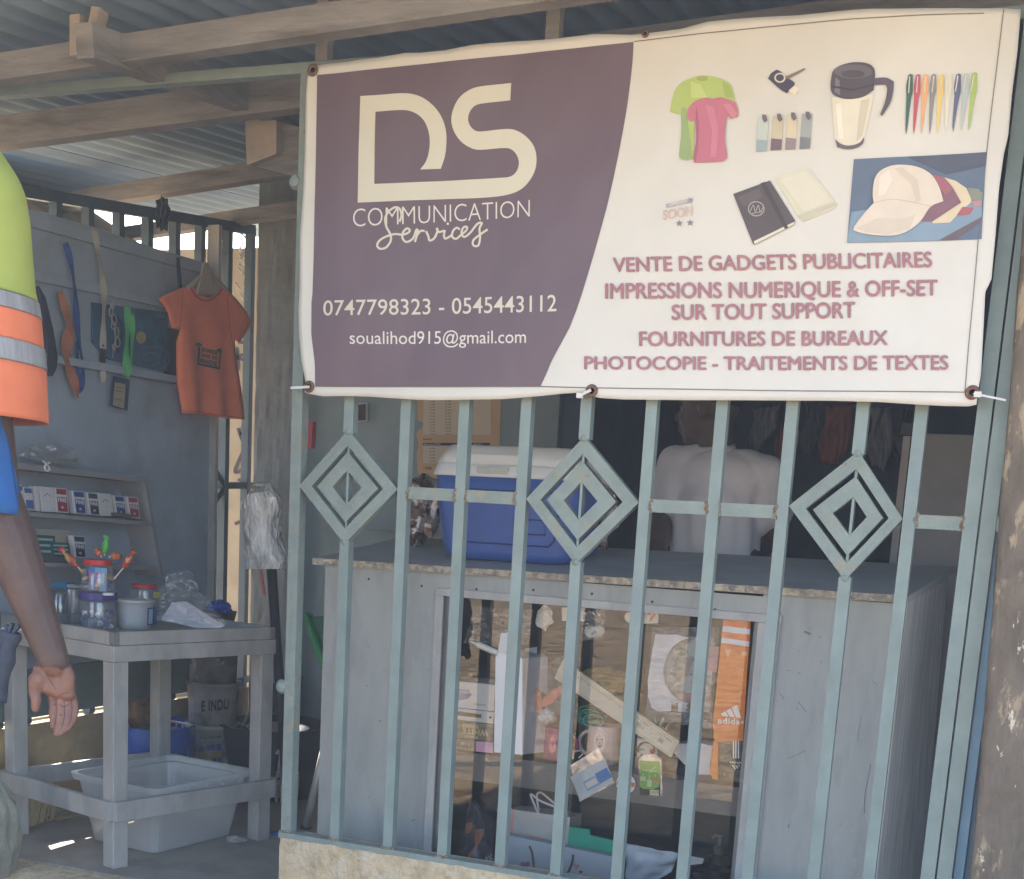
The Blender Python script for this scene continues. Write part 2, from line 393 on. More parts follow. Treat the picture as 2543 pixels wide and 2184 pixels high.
for k, (s0, s1) in enumerate(((1., .72), (.5, .3))):
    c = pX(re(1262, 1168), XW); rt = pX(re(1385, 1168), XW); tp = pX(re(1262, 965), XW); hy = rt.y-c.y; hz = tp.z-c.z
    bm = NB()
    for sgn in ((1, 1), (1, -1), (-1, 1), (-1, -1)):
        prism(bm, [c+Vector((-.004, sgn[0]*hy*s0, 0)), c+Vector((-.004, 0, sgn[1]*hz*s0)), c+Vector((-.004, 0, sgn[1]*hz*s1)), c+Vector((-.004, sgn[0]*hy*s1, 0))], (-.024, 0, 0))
    obj('diamond', bm, teal_shade, wg)
# graffiti wall outside, seen through the grille
gw = thing('graffiti_wall', 'cream outside wall scribbled with dark graffiti beyond the grille', 'wall', (-1.7, 2.4, 0))
bm = NB(); box2(bm, (-2.5, 2.4, -.2), (-1.15, 2.55, 2.22)); obj('wall', bm, cream_wall, gw)
gp = mat('graffiti_paint', (.07, .065, .075), .8, var=.3)
strokes = [[(1440, 300), (1500, 310), (1480, 370), (1430, 390), (1500, 420), (1510, 480)], [(1430, 330), (1440, 470)],
           [(1275, 800), (1340, 780), (1300, 870), (1360, 830), (1300, 930), (1370, 940)], [(1280, 960), (1330, 1040), (1380, 990)],
           [(1480, 940), (1420, 1080), (1470, 1060), (1475, 960)], [(1350, 1240), (1330, 1300), (1370, 1390)], [(1420, 1400), (1470, 1380)],
           [(1450, 850), (1500, 870), (1470, 900), (1440, 820)], [(1440, 1130), (1480, 1150)]]
gpq = [[re(*q) for q in quad] for s in strokes for quad in ribbon_poly(s, 20)]
decal('graffiti', gpq, atY(2.395), gp, gw)
# netting hung in the gap
bm = NB()
for k in range(7):
    q = [ra(1275+k*14+random.uniform(-8, 8), 1385+i*36) for i in range(7)]
    tube(bm, [pX((x+random.uniform(-6, 6), y), XW-.05) for x, y in q], .003, 5)
for k in range(18):
    q0 = ra(1440+random.uniform(-20, 50), 1400+k*22); q1 = ra(1440+random.uniform(0, 80), 1440+k*22)
    tube(bm, [pX(q0, XW-.05), pX(q1, XW-.06)], .004, 5)
tag(obj('torn_netting', bm, mat('pale_netting', (.5, .5, .5), .6)), 'torn pale netting hanging in the top of the window grille', 'netting')
# neighbour's roof edge seen through the grille
nb = thing('neighbour_roof', 'beige tin lean-to roof next door seen through the top of the grille', 'roof', (-2.6, .2, 2.2))
bm = NB(); grid(bm, lambda u, v: Vector((-1.70-1.05*u, -1.5+3.2*v, 2.07+.58*u+.010*math.sin(v*3.5/.07*2*math.pi*.5))), 6, 260)
obj('roof_sheet', bm, mat('beige_tin', (.50, .42, .30), .6, var=.2, scale=3), nb, True)
bm = NB(); box2(bm, (-2.80, -1.5, 2.40), (-2.76, 1.7, 2.66)); obj('fascia', bm, wood_pale, nb)
bm = NB(); box2(bm, (-2.78, -1.45, -.2), (-2.70, -1.35, 2.60)); obj('support_post', bm, wood_pale, nb)
# grey display board standing in front of the grille
bt = [pX(q, XW+.03) for q in L(ra, (150, 1255), (600, 1385), (840, 1470), (960, 1510), (1240, 1590))]
br = pX(re(1272, 760), XW+.03); bb = pX(ri(1200, 420), XW+.03)
board = thing('display_board', 'grey wooden display board hung with shirts and lanyards', 'display board', (XW+.03, .8, .4))
zb = wz+.020
pts = [Vector((XW+.03, -1.1, zb)), Vector((XW+.03, -1.1, bt[0].z-.06))]+bt+[Vector((XW+.03, br.y, bt[-1].z-.01)), Vector((XW+.03, br.y, zb))]
bm = NB(); prism(bm, pts, (-.024, 0, 0)); obj('board', bm, grey_board, board)
def ledge(q0, q1, hz, dep, ext=0):
    a, b = pX(q0, XW+.03), pX(q1, XW+.03); d = b-a; a = a-d*ext
    bm = NB(); beam(bm, a+Vector((dep/2, 0, -hz/2)), b+Vector((dep/2, 0, -hz/2)), dep, hz, bev=.002); obj('ledge', bm, grey_board, board)
ledge(ra(150, 1290), ra(1235, 1600), .038, .02, .6)
ledge(ra(200, 1640), re(1070, 60), .03, .02, .6)
ledge(re(330, 385), re(1075, 512), .025, .035, .6)
a, b = pX(re(1250, 750), XW+.035), pX(re(1200, 1779), XW+.035)
bm = NB(); beam(bm, Vector((XW+.035, br.y+.005, zb)), Vector((XW+.035, br.y+.005, a.z+.7)), .02, .05, up=(1, 0, 0)); obj('edge_strip', bm, grey_wood, board)
# greenish boarding lower down behind the table
bm = NB(); box2(bm, (XW+.031, -.9, zb), (XW+.045, br.y-.01, zb+.16)); obj('lower_plank', bm, mat('green_grey_board', (.15, .19, .18), .7, var=.15), board)
# slat added outside to split the sun into stripes on the floor
lv = thing('sun_slats', 'thin slats added to stripe the sun in the gap between the low wall and the grey board', 'sun_slats', (XW-.06, .4, wz))
for k in range(1):
    bm = NB(); box2(bm, (XW-.09, -1.0, wz+.002+.016*k), (XW-.05, 1.7, wz+.008+.016*k)); obj('slat', bm, grey_wood, lv)
# ================================================================ front grille
XS = [v*1.2 for v in (-.006, .117, .246, .374, .505, .627, .756, .889, 1.017, 1.141, 1.241, 1.343)]
BW, BD = .0265, .026
ZT, ZS = 2.131, .250
gr = thing('front_grille', 'blue green painted steel grille with three diamonds closing the shop front', 'grille', (.8, 0, ZS))
def gbar(x, z0, z1, m=teal, name='bar', w=BW, d=BD, y=0, parent=None):
    bm = NB(); box2(bm, (x, y, z0), (x+w, y+d, z1), .0012); return obj(name, bm, m, parent or gr)
DIA = []
for i, pts in ((1, (rg(25, 830), re(1815, 1170), rg(325, 1190), rg(0, 1520))),
               (5, L(rg, (1455, 870), (1130, 1250), (1780, 1270), (1420, 1645))),
               (9, L(rh, (1075, 960), (645, 1290), (1340, 1370), (970, 1740)))):
    P = [pY(q, 0) for q in pts]
    cx = XS[i]+BW/2; cz = (P[0].z+P[3].z)/2; hz = (P[0].z-P[3].z)/2
    hl = cx-(XS[i-1]+BW); hr = XS[i+1]-cx
    DIA.append((i, cx, cz, hz, hl, hr, P))
for i, x in enumerate(XS):
    if i in (1, 5, 9):
        _, cx, cz, hz, hl, hr, P = DIA[(1, 5, 9).index(i)]
        gbar(x, cz+hz-.006, ZT-.02); gbar(x, ZS, cz-hz+.006)
    elif i == 0:
        gbar(x, ZS, ZT-.02, teal_rust, 'end_post', .030, .032)
    elif i == 11:
        gbar(x, ZS-.45, ZT, teal, 'end_post', .030, .032)
    else: gbar(x, ZS, ZT-.02)
for i, cx, cz, hz, hl, hr, P in DIA:
    zl = P[1].z-cz; zr = P[2].z-cz
    for k, (s0, s1) in enumerate(((1., .73), (.615, .30))):
        bm = NB()
        def cn(s): return [Vector((cx, .001+.002*k, cz+hz*s)), Vector((cx+hr*s, .001+.002*k, cz+zr*s)), Vector((cx, .001+.002*k, cz-hz*s)), Vector((cx-hl*s, .001+.002*k, cz+zl*s))]
        o_, n_ = cn(s0), cn(s1)
        for j in range(4): prism(bm, [o_[j], o_[(j+1) % 4], n_[(j+1) % 4], n_[j]], (0, .024, 0))
        bmesh.ops.remove_doubles(bm, verts=bm.verts, dist=.0005)
        obj('diamond', bm, teal_rust, gr)
    bm = NB(); box2(bm, (cx-.003, .006, cz-hz*.74), (cx+.003, .03, cz+hz*.74)); obj('spindle', bm, teal, gr)
    for zz_ in (cz+hz-.004, cz-hz+.004):      # weld lumps
        bm = NB(); ball(bm, (cx, .008, zz_), (.013, .012, .011), 10); obj('weld', bm, teal_rust, gr)
RZ0, RZ1 = 1.131, 1.160
for i0, i1 in ((2, 3), (3, 4), (6, 7), (7, 8), (10, 11)):
    zo = -.004 if i0 == 10 else 0
    bm = NB(); box2(bm, (XS[i0]+BW, .001, RZ0+zo), (XS[i1], .025, RZ1+zo), .001); obj('rail', bm, teal_rust, gr)
bm = NB(); box2(bm, (XS[0]-.005, -.004, ZS-.016), (XS[11], .03, ZS), .002); obj('bottom_rail', bm, teal_rust, gr)
weld_m = mat('rusty_weld', (.22, .20, .15), .7, var=.4, scale=60, bump=.6, bscale=200, col2=(.20, .10, .05), mix=(.5, .6), s2=45)
rw = random.Random(3)
for i0, i1 in ((2, 3), (3, 4), (6, 7), (7, 8), (10, 11)):
    for xw in (XS[i0]+BW+.001, XS[i1]-.001):
        bm = NB()
        for k in range(5): ball(bm, (xw+rw.uniform(-.003, .003), .002+rw.uniform(-.002, .001), RZ0+.002+(RZ1-RZ0-.004)*k/4), (rw.uniform(.003, .0055), .004, rw.uniform(.004, .006)), 7)
        obj('weld', bm, weld_m, gr)
for i, x in enumerate(XS[:11]):
    bm = NB()
    for k in range(4): ball(bm, (x+BW*k/3, -.001, ZS+.001+rw.uniform(-.001, .003)), (.006, .004, rw.uniform(.003, .006)), 7)
    obj('weld', bm, weld_m, gr)
bm = NB(); box2(bm, (-2.6, -.001, ZT-.021), (1.70, .03, ZT+.003), .001); obj('top_rail', bm, teal, gr)
for q in (ra(1960, 280), rb(1285, 130)):
    p = pY(q, .012); bm = NB(); box2(bm, (p.x-.016, .0, ZT+.004), (p.x+.016, .028, ZT+.17)); obj('roof_strut', bm, wood_roof, gr)
for q in (ra(1797, 1105), ri(1712, 612)):     # round hinge stubs on the end post
    p = pY(q, .01); bm = NB(); lathe(bm, [(.0, -.002), (.018, 0), (.019, .006), (.012, .016), (0, .019)], (p.x-.0, .012, p.z), 16, Matrix.Rotation(math.pi/2, 3, 'X'))
    ball(bm, (p.x+.004, .012, p.z), (.013, .012, .02), 10); obj('hinge', bm, teal_rust, gr)
# open gate leaf folded beside the pillar
gl = thing('gate_frame', 'blue green steel gate frame standing between the grille and the rough post', 'gate frame', (1.66, 0, 0))
gx = 1.6455
bm = NB(); box2(bm, (gx, .0, -.2), (gx+.031, .032, 2.2), .001); obj('stile', bm, teal, gl)
bm = NB(); box2(bm, (gx+.0335, .012, -.2), (gx+.054, .05, 2.2), .001); obj('stile', bm, blue_teal, gl)
bm = NB(); box2(bm, (gx+.0555, .03, -.2), (gx+.068, .06, 2.2), .001); obj('stile', bm, blue_teal, gl)
p = pY(rh(1892, 1400), .0); bm = NB(); box2(bm, (gx+.032, -.004, p.z-.016), (gx+.08, .011, p.z+.016), .001); obj('lock_stub', bm, teal, gl)
# rough post at the right edge
peel = mat('peeling_rough_post', (.165, .135, .105), .9, var=.3, scale=14, bump=1.0, bscale=45, col2=(.36, .29, .20), mix=(.56, .62), s2=16, col3=(.62, .54, .42), mix3=(.645, .66), s3=30, stretch=(1.4, 1.4, .55))
bm = NB()
pl0, pl1 = pY(rh(2010, 300), -.05), pY(rk(1750, 1779), -.05)
def post(u, v):
    z = -.25+2.9*v; a = 2*math.pi*u; xl = pl1.x+(pl0.x-pl1.x)*(z-pl1.z)/(pl0.z-pl1.z)
    r = 1+.06*noise.noise(Vector((math.cos(a)*2, math.sin(a)*2, z*6)))+.03*noise.noise(Vector((math.cos(a)*5, math.sin(a)*5, z*25)))
    sq = 1/max(abs(math.cos(a)), abs(math.sin(a)))**.75
    return Vector((xl+.052+.054*r*math.cos(a)*sq, -.01+.052*r*math.sin(a)*sq, z))
grid(bm, post, 40, 150); bmesh.ops.remove_doubles(bm, verts=bm.verts, dist=.0004)
tag(obj('rough_post', bm, peel, smooth=True), 'rough brown post with peeling cream paint at the right edge', 'post')
# next gate, a sliver of it beyond the post
ng = thing('side_gate', 'dark teal barred gate just beyond the rough post', 'gate', (1.95, .1, -.2))
for x in (1.876, 1.93, 2.02, 2.12):
    bm = NB(); box2(bm, (x, .12, -.0), (x+.026, .145, 2.0)); obj('bar', bm, teal_shade if x < 1.9 else teal, ng)
bm = NB(); box2(bm, (1.86, .118, .02), (2.4, .148, .05)); obj('rail', bm, teal, ng)
bm = NB(); box2(bm, (1.86, .10, -.22), (2.5, .2, .0)); tag(obj('low_wall', bm, concrete), 'dark low wall under the side gate at the right edge', 'low wall')

# ================================================================ banner
BY = -.032
def bwave(p):
    return .006*math.sin(p.x*3.1+p.z*2.0)*math.sin(p.z*2.4+.4)+.0045*math.sin(p.x*7.5-p.z*5.0+1.5*noise.noise(Vector((p.x*1.5, p.z*1.5, 4))))+.006*noise.noise(Vector((p.x*4-p.z*3, p.z*2.5, 0)))+.0022*noise.noise(Vector((p.x*11-p.z*8, p.z*5, 3)))
def bproj(off):
    def f(q):
        p = pY(q, BY); w = bwave(p); return Vector((p.x, BY+w-off, p.z))
    f.off = off
    return f
def interp(pts, t):
    Ls = [0]
    for i in range(len(pts)-1): Ls.append(Ls[-1]+math.dist(pts[i], pts[i+1]))
    s = t*Ls[-1]
    for i in range(len(pts)-1):
        if s <= Ls[i+1] or i == len(pts)-2:
            a = (s-Ls[i])/(Ls[i+1]-Ls[i]) if Ls[i+1] > Ls[i] else 0
            return Vector((pts[i][0]+(pts[i+1][0]-pts[i][0])*a, pts[i][1]+(pts[i+1][1]-pts[i][1])*a))
def coons(top, bot, left, right):
    def f(u, v):
        t, b, l, r = interp(top, u), interp(bot, u), interp(left, v), interp(right, v)
        c = (interp(top, 0)*(1-u)+interp(top, 1)*u)*(1-v)+(interp(bot, 0)*(1-u)+interp(bot, 1)*u)*v
        return t*(1-v)+b*v+l*(1-u)+r*u-c
    return f
b_top = L(ra, (1850, 462), (1875, 420), (1908, 392), (2010, 378))+L(rb, (0, 375), (120, 358), (210, 351), (380, 322), (470, 321), (620, 308), (800, 274), (1000, 256), (1300, 235), (1520, 207), (1750, 211))+L(rc, (0, 179), (160, 138), (300, 124), (450, 112), (700, 101), (1000, 72), (1150, 62), (1500, 56), (1950, 44), (2052, 50))
b_bot = L(re, (1845, 603), (1880, 616), (1950, 628))+L(rg, (0, 625), (150, 628), (400, 645), (540, 650), (950, 645), (1200, 626), (1350, 610), (1432, 606), (1560, 638), (1700, 646), (2071, 650))+L(rh, (300, 650), (600, 652), (900, 655), (1200, 665), (1450, 682), (1600, 689), (1740, 691), (1785, 680))
b_left = L(ra, (1850, 462), (1842, 560), (1838, 800), (1830, 1100), (1815, 1400), (1814, 1779))+L(re, (1808, 100), (1815, 260), (1830, 420), (1852, 540), (1845, 603))
b_right = L(rc, (2052, 50), (2040, 200), (2030, 320), (2000, 550), (1975, 830), (1950, 930), (1920, 1150), (1902, 1400), (1875, 1700))+L(rh, (1838, 0), (1828, 200), (1820, 350), (1812, 500), (1795, 590), (1785, 680))
vinyl = mat('faded_white_vinyl', (.64, .63, .585), .42, var=.05, scale=3, spec=.4, bump=.04, bscale=4, col2=(.60, .575, .51), mix=(.5, .8), s2=2.5)
purple = mat('faded_purple_print', (.135, .092, .115), .42, var=.07, scale=2, spec=.4, bump=.04, bscale=4, col2=(.17, .12, .145), mix=(.45, .75), s2=1.6, stretch=(2.2, 1, .5))
ban = thing('banner', 'large printed vinyl shop banner tied across the top of the grille', 'banner', (.78, BY, 1.3))
cf = coons(b_top, b_bot, b_left, b_right)
bm = NB(); pj = bproj(0)
grid(bm, lambda u, v: pj(cf(u, v)), 150, 60)
r_ = bmesh.ops.extrude_face_region(bm, geom=list(bm.faces)); bmesh.ops.translate(bm, vec=(0, .0015, 0), verts=[v for v in r_['geom'] if isinstance(v, bmesh.types.BMVert)])
obj('vinyl_sheet', bm, vinyl, ban, True)
p_top = L(ra, (1912, 450), (2071, 438))+L(rb, (500, 390), (1000, 337), (1762, 255))
p_bot = L(re, (1910, 567), (2071, 567))+L(rg, (400, 570), (800, 570), (1200, 567))
p_left = L(ra, (1912, 450), (1905, 900), (1900, 1400), (1893, 1779))+L(re, (1887, 60), (1889, 250), (1900, 340), (1910, 430), (1910, 567))
p_right = L(rb, (1762, 255), (1757, 360), (1745, 480), (1725, 630), (1700, 780), (1672, 930), (1640, 1080), (1604, 1240), (1560, 1400), (1507, 1590), (1452, 1779))+L(rg, (1418, 110), (1378, 210), (1335, 290), (1290, 370), (1262, 425), (1240, 480), (1200, 567))
pf = coons(p_top, p_bot, p_left, p_right); bm = NB(); pj2 = bproj(.0012); grid(bm, lambda u, v: pj2(pf(u, v)), 90, 60)
obj('purple_panel', bm, purple, ban, True)
pk = bproj(.0024); pk2 = bproj(.0032); pk3 = bproj(.004); pk4 = bproj(.0048)
cream_ink = mat('cream_print', (.63, .61, .51), .5, var=.03)
white_ink = mat('white_print', (.70, .67, .62), .5, var=.03)
red_ink = mat('faded_red_print', (.36, .17, .20), .55, var=.10, scale=25)
# fine hem lines
hem = mat('hem_line', (.16, .15, .13), .6, var=0)
hl = [L(rc, (1948, 50), (1915, 330), (1880, 620), (1845, 930), (1805, 1350), (1768, 1779))+L(rh, (1740, 300), (1715, 605)),
      L(rg, (1200, 569), (1480, 576), (2071, 584))+L(rh, (600, 593), (1712, 606)),
      L(rb, (1765, 254))+L(rc, (0, 224), (1000, 130), (1830, 78)), L(re, (1910, 566))+L(rg, (0, 569), (1200, 569))]
for h_ in hl: decal('hem_line', ribbon_poly(h_, 2.2), pk, hem, ban)
# logo
def soft(p):
    """round the traced outline except at its real corners"""
    if len(p) < 9: return p
    n = len(p); V = [Vector(q) for q in p]; out = []
    def corner(i):
        u, w = V[i]-V[i-1], V[(i+1) % n]-V[i]
        return u.length < 1e-6 or w.length < 1e-6 or u.angle(w) > math.radians(48)
    for i in range(n):
        a, b, c, d = V[i-1], V[i], V[(i+1) % n], V[(i+2) % n]; out.append(tuple(b))
        cb, cc = corner(i), corner((i+1) % n)
        if cb and cc: continue
        k = (c-b).length
        tb = (c-b) if cb else (c-a).normalized()*k; tc = (c-b) if cc else (d-b).normalized()*k
        for t in (.25, .5, .75):
            h = (2*t**3-3*t*t+1)*b+(t**3-2*t*t+t)*tb+(-2*t**3+3*t*t)*c+(t**3-t*t)*tc
            out.append(tuple(h))
    return out
DS = [(110, 583), (240, 575), (370, 567), (440, 575), (500, 600), (560, 650), (600, 710), (622, 780), (626, 850), (615, 940), (588, 1018), (465, 1023), (500, 975), (520, 910), (525, 840), (515, 780), (490, 725), (450, 690), (405, 672), (360, 668), (202, 678), (195, 900), (190, 1112), (980, 1070), (1020, 1060), (1050, 1030), (1063, 985), (1055, 945), (1030, 910), (990, 893), (830, 903), (780, 895), (720, 860), (675, 800), (657, 730), (670, 660), (710, 590), (770, 545), (830, 525), (1022, 503), (1015, 607), (850, 625), (800, 640), (770, 675), (758, 720), (770, 760), (800, 788), (830, 793), (1000, 778), (1060, 792), (1120, 835), (1158, 890), (1170, 965), (1155, 1040), (1110, 1110), (1060, 1150), (990, 1175), (900, 1188), (780, 1195), (500, 1205), (90, 1226), (98, 900)]
decal('logo', [L(rb, *soft(DS))], pk, cream_ink, ban)
SV = [[(340, 1340), (352, 1300), (340, 1260), (310, 1254), (275, 1280), (255, 1320), (262, 1370), (285, 1415), (288, 1455), (262, 1495), (228, 1505), (208, 1488), (217, 1460), (252, 1434), (310, 1415), (358, 1418), (392, 1405), (400, 1388), (383, 1380), (360, 1405), (358, 1440), (382, 1462), (420, 1440), (440, 1388), (448, 1400), (432, 1462)],
      [(438, 1430), (465, 1395), (490, 1395)], [(498, 1395), (512, 1425), (520, 1452), (548, 1438), (568, 1392), (562, 1378), (575, 1400), (606, 1392)],
      [(612, 1388), (606, 1420), (614, 1440), (640, 1428), (655, 1415)], [(702, 1385), (682, 1374), (660, 1395), (656, 1428), (680, 1441), (712, 1415), (740, 1392), (746, 1370), (724, 1372), (712, 1405), (728, 1430), (765, 1405), (808, 1352), (836, 1346), (822, 1380), (826, 1432), (815, 1482), (786, 1482), (784, 1452), (820, 1420), (872, 1385)]]
decal('lettering', [[rb(*q) for q in quad] for s in SV for quad in ribbon_poly(s, 13)]+[L(rb, *ring_pts((629, 1350), 8, 8, 10))], pk2, cream_ink, ban)
def btext(s, quad, m, bold, shear=0): return text_on('lettering', s, [D(*q) for q in quad], pk, m, ban, bold*.75, shear)
btext('COMMUNICATION', ((713, 422), (1070, 403), (1070, 438), (713, 459)), white_ink, -.018)
btext('0747798323 - 0545443112', ((655, 609), (1126, 597), (1126, 630), (655, 639)), cream_ink, .006)
btext('soualihod915@gmail.com', ((708, 671), (1064, 668), (1064, 694), (708, 696)), white_ink, .002)
for s, q in (('VENTE DE GADGETS PUBLICITAIRES', ((1241, 523), (1884, 511), (1885, 541), (1242, 551))),
             ('IMPRESSIONS NUMERIQUE & OFF-SET', ((1226, 575), (1896, 568), (1896, 599), (1226, 605))),
             ('SUR TOUT SUPPORT', ((1360, 618), (1729, 612), (1729, 643), (1360, 647))),
             ('FOURNITURES DE BUREAUX', ((1294, 672), (1795, 670), (1795, 698), (1294, 700))),
             ('PHOTOCOPIE - TRAITEMENTS DE TEXTES', ((1183, 722), (1918, 721), (1918, 749), (1183, 747)))):
    text_on('lettering', s, [D(*c) for c in q], pk, red_ink, ban, 0, heavy=.030)
# ---- printed product pictures
def pic(polys, col, proj=pk, r=rc, name='printed_picture'):
    polys = [soft(p) for p in polys]
    f = .2; col = tuple(int(c*(1-f)+b*f) for c, b in zip(col, (212, 203, 182)))
    return decal(name, [L(r, *p) for p in polys], proj, ink(*col), ban)
pic([[(-69, 680), (-40, 560), (0, 510), (60, 480), (100, 468), (160, 465), (200, 472), (260, 490), (300, 520), (320, 580), (325, 625), (270, 650), (85, 650), (75, 960), (40, 975), (5, 970), (-12, 950), (3, 800), (0, 700), (-40, 692)]], (165, 190, 100))
pic([[(5, 660), (30, 655), (45, 760), (70, 970), (40, 975), (5, 968), (-10, 950), (3, 800)]], (135, 165, 110), pk2)
pic([ring_pts((130, 484), 34, 16)], (140, 160, 90), pk2)
pic([[(35, 725), (45, 670), (65, 640), (90, 620), (150, 600), (195, 606), (240, 597), (300, 615), (332, 630), (346, 680), (346, 715), (300, 730), (285, 695), (272, 760), (268, 860), (281, 960), (262, 985), (180, 990), (80, 992), (76, 960), (92, 850), (86, 735), (60, 742)]], (185, 100, 130), pk3)
pic([[(528, 485), (545, 455), (578, 432), (600, 440), (640, 475), (688, 510), (686, 530), (642, 576), (600, 550)]], (48, 48, 75))
pic([ring_pts((600, 482), 34, 30)], (215, 205, 185), pk2); pic([ring_pts((600, 482), 24, 21)], (48, 48, 75), pk3)
pic([[(630, 478), (748, 424), (752, 434), (650, 492)]], (110, 105, 100), pk3); pic([[(652, 560), (688, 528), (718, 548), (690, 590)]], (225, 220, 205), pk2)
for q, c1, c2 in ((((470, 715), (532, 715), (522, 925), (457, 930)), (185, 200, 200), (140, 165, 175)), (((560, 712), (622, 710), (610, 918), (543, 922)), (190, 185, 160), (95, 80, 95)),
                  (((645, 705), (708, 705), (695, 915), (632, 918)), (205, 195, 170), (130, 120, 130)), (((732, 700), (796, 700), (782, 910), (718, 914)), (150, 160, 165), (105, 115, 125))):
    pic([q], c1); a, b, c, d = [Vector(p) for p in q]
    pic([[tuple(d+(a-d)*.35), tuple(c+(b-c)*.30), tuple(c), tuple(d)]], c2, pk2)
    m_ = (a+b)/2; pic([[tuple(m_+Vector((-8, -12))), tuple(m_+Vector((14, -10))), tuple(m_+Vector((26, 25))), tuple(m_+Vector((8, 40))), tuple(m_+Vector((-6, 20)))]], (90, 85, 100), pk3)
pic([[(912, 600), (1165, 580), (1108, 850), (1060, 885), (1000, 895), (933, 855)]], (222, 220, 205))
pic([[(910, 480), (925, 435), (980, 402), (1060, 387), (1140, 400), (1172, 440), (1165, 555), (1100, 598), (1010, 612), (940, 596), (908, 560)]], (62, 58, 75), pk2)
pic([ring_pts((1043, 445), 115, 44)], (85, 82, 98), pk3); pic([ring_pts((1040, 460), 72, 22)], (60, 57, 72), pk4)
pic([[(1168, 486), (1240, 480), (1286, 502), (1281, 570), (1260, 640), (1215, 713), (1204, 700), (1235, 620), (1246, 545), (1236, 522), (1168, 526)]], (70, 66, 88), pk3)
pic([[(933, 852), (965, 880), (1020, 890), (1080, 872), (1107, 837), (1100, 876), (1060, 905), (1000, 913), (945, 900)]], (85, 80, 95), pk2)
for k, (xt, xb, yt, yb, c) in enumerate(((1387, 1360, 453, 822, (45, 85, 85)), (1433, 1406, 453, 820, (180, 70, 95)), (1480, 1452, 452, 818, (225, 160, 110)), (1527, 1502, 450, 820, (125, 125, 130)), (1573, 1549, 449, 815, (225, 195, 110)),
                                         (1620, 1600, 447, 805, (215, 215, 200)), (1676, 1643, 446, 804, (75, 85, 130)), (1724, 1694, 443, 800, (165, 185, 195)), (1774, 1739, 437, 798, (150, 185, 95)))):
    pic([[(xt-14, yt+8), (xt, yt), (xt+13, yt+6), (xt+12, yt+110), (xt+3, yt+150), (xb+8, yb-45), (xb, yb), (xb-5, yb-40), (xt-26, yt+140), (xt-27, yt+75)]], c)
pic([[(570, 1085), (765, 1018), (945, 1245), (915, 1275), (740, 1347), (705, 1310)]], (208, 208, 190))
pic([[(705, 1310), (925, 1230), (945, 1245), (740, 1347)]], (190, 188, 172), pk2)
pic([[(318, 1182), (540, 1102), (690, 1342), (685, 1366), (445, 1487), (435, 1480)]], (68, 64, 74), pk2)
pic([[(440, 1466), (686, 1348), (685, 1364), (446, 1484)]], (215, 210, 200), pk3); pic([[(482, 1120), (512, 1110), (650, 1385), (628, 1392)]], (52, 50, 60), pk3)
decal('printed_picture', [[rc(*q) for q in quad] for quad in ribbon_poly(ring_pts((457, 1272), 47, 42, 24)+[(504, 1272)], 7)], pk3, ink(165, 160, 160), ban)
decal('printed_picture', [[rc(*q) for q in quad] for s in ([(420, 1290), (440, 1250), (452, 1290), (470, 1250), (480, 1290), (500, 1260)], [(430, 1300), (490, 1290)]) for quad in ribbon_poly(s, 5)], pk3, ink(165, 160, 160), ban)
pic([[(1045, 972), (1843, 925), (1815, 1455), (1003, 1475)]], (78, 98, 130))
pic([[(1360, 955), (1843, 925), (1838, 1010), (1600, 1060)]], (62, 74, 100), pk2)
pic([[(1030, 1290), (1820, 1170), (1815, 1330), (1560, 1460), (1003, 1475)]], (115, 145, 175), pk2)
pic([[(1555, 1460), (1817, 1320), (1815, 1345), (1660, 1456)]], (90, 80, 95), pk3)
pic([[(95, 640), (110, 760), (104, 900), (92, 985), (80, 990), (92, 860)]], (160, 80, 112), pk4); pic([[(255, 640), (300, 640), (345, 700), (310, 724), (285, 680)]], (200, 118, 150), pk4); pic([[(150, 640), (200, 660), (230, 800), (215, 960), (180, 960), (190, 800)]], (198, 112, 145), pk4)
pic([[(60, 500), (120, 520), (160, 600), (60, 600)]], (182, 205, 120), pk2); pic([[(250, 500), (300, 530), (318, 600), (270, 600)]], (145, 172, 85), pk2)
pic([[(935, 640), (970, 635), (985, 850), (955, 850)]], (236, 234, 224), pk2); pic([[(1090, 620), (1140, 605), (1095, 830), (1060, 870)]], (200, 197, 180), pk2)
pic([[(935, 480), (960, 500), (965, 590), (930, 570)]], (105, 100, 120), pk3); pic([[(915, 530), (1040, 552), (1165, 520), (1165, 530), (1040, 564), (915, 542)]], (45, 42, 55), pk4)
for k in range(9): pic([[(1378+48.5*k-k*.3, 470-k*1.7), (1384+48.5*k, 470-k*1.7), (1378+47*k, 570-k*2), (1372+47*k, 570-k*2)]], (215, 210, 195), pk2)
pic([[(600, 1100), (755, 1045), (900, 1225), (745, 1290)]], (214, 214, 200), pk2); pic([[(345, 1200), (470, 1150), (500, 1200), (380, 1260)]], (80, 76, 86), bproj(.0036))
pic([[(1290, 1030), (1340, 1020), (1430, 1100), (1450, 1220), (1420, 1228), (1390, 1120)]], (206, 194, 184), bproj(.0080)); pic([[(1060, 1390), (1180, 1330), (1350, 1330), (1420, 1300), (1380, 1395), (1250, 1425), (1120, 1412)]], (206, 196, 186), bproj(.0078)); pic([[(1200, 1080), (1260, 1040), (1280, 1100), (1230, 1190), (1190, 1200)]], (228, 220, 212), bproj(.0080))
pic([[(1730, 1140), (1800, 1150), (1822, 1190), (1815, 1260), (1760, 1250)]], (120, 130, 120), pk3); pic([[(1755, 1225), (1815, 1220), (1812, 1255), (1770, 1258)]], (175, 125, 145), pk4)
pic([[(1590, 1078), (1660, 1100), (1725, 1145), (1758, 1225), (1700, 1275), (1625, 1352), (1520, 1357), (1500, 1290)]], (214, 200, 175), pk3)
pic([[(1700, 1258), (1770, 1265), (1745, 1305), (1665, 1310)]], (160, 80, 95), pk4)
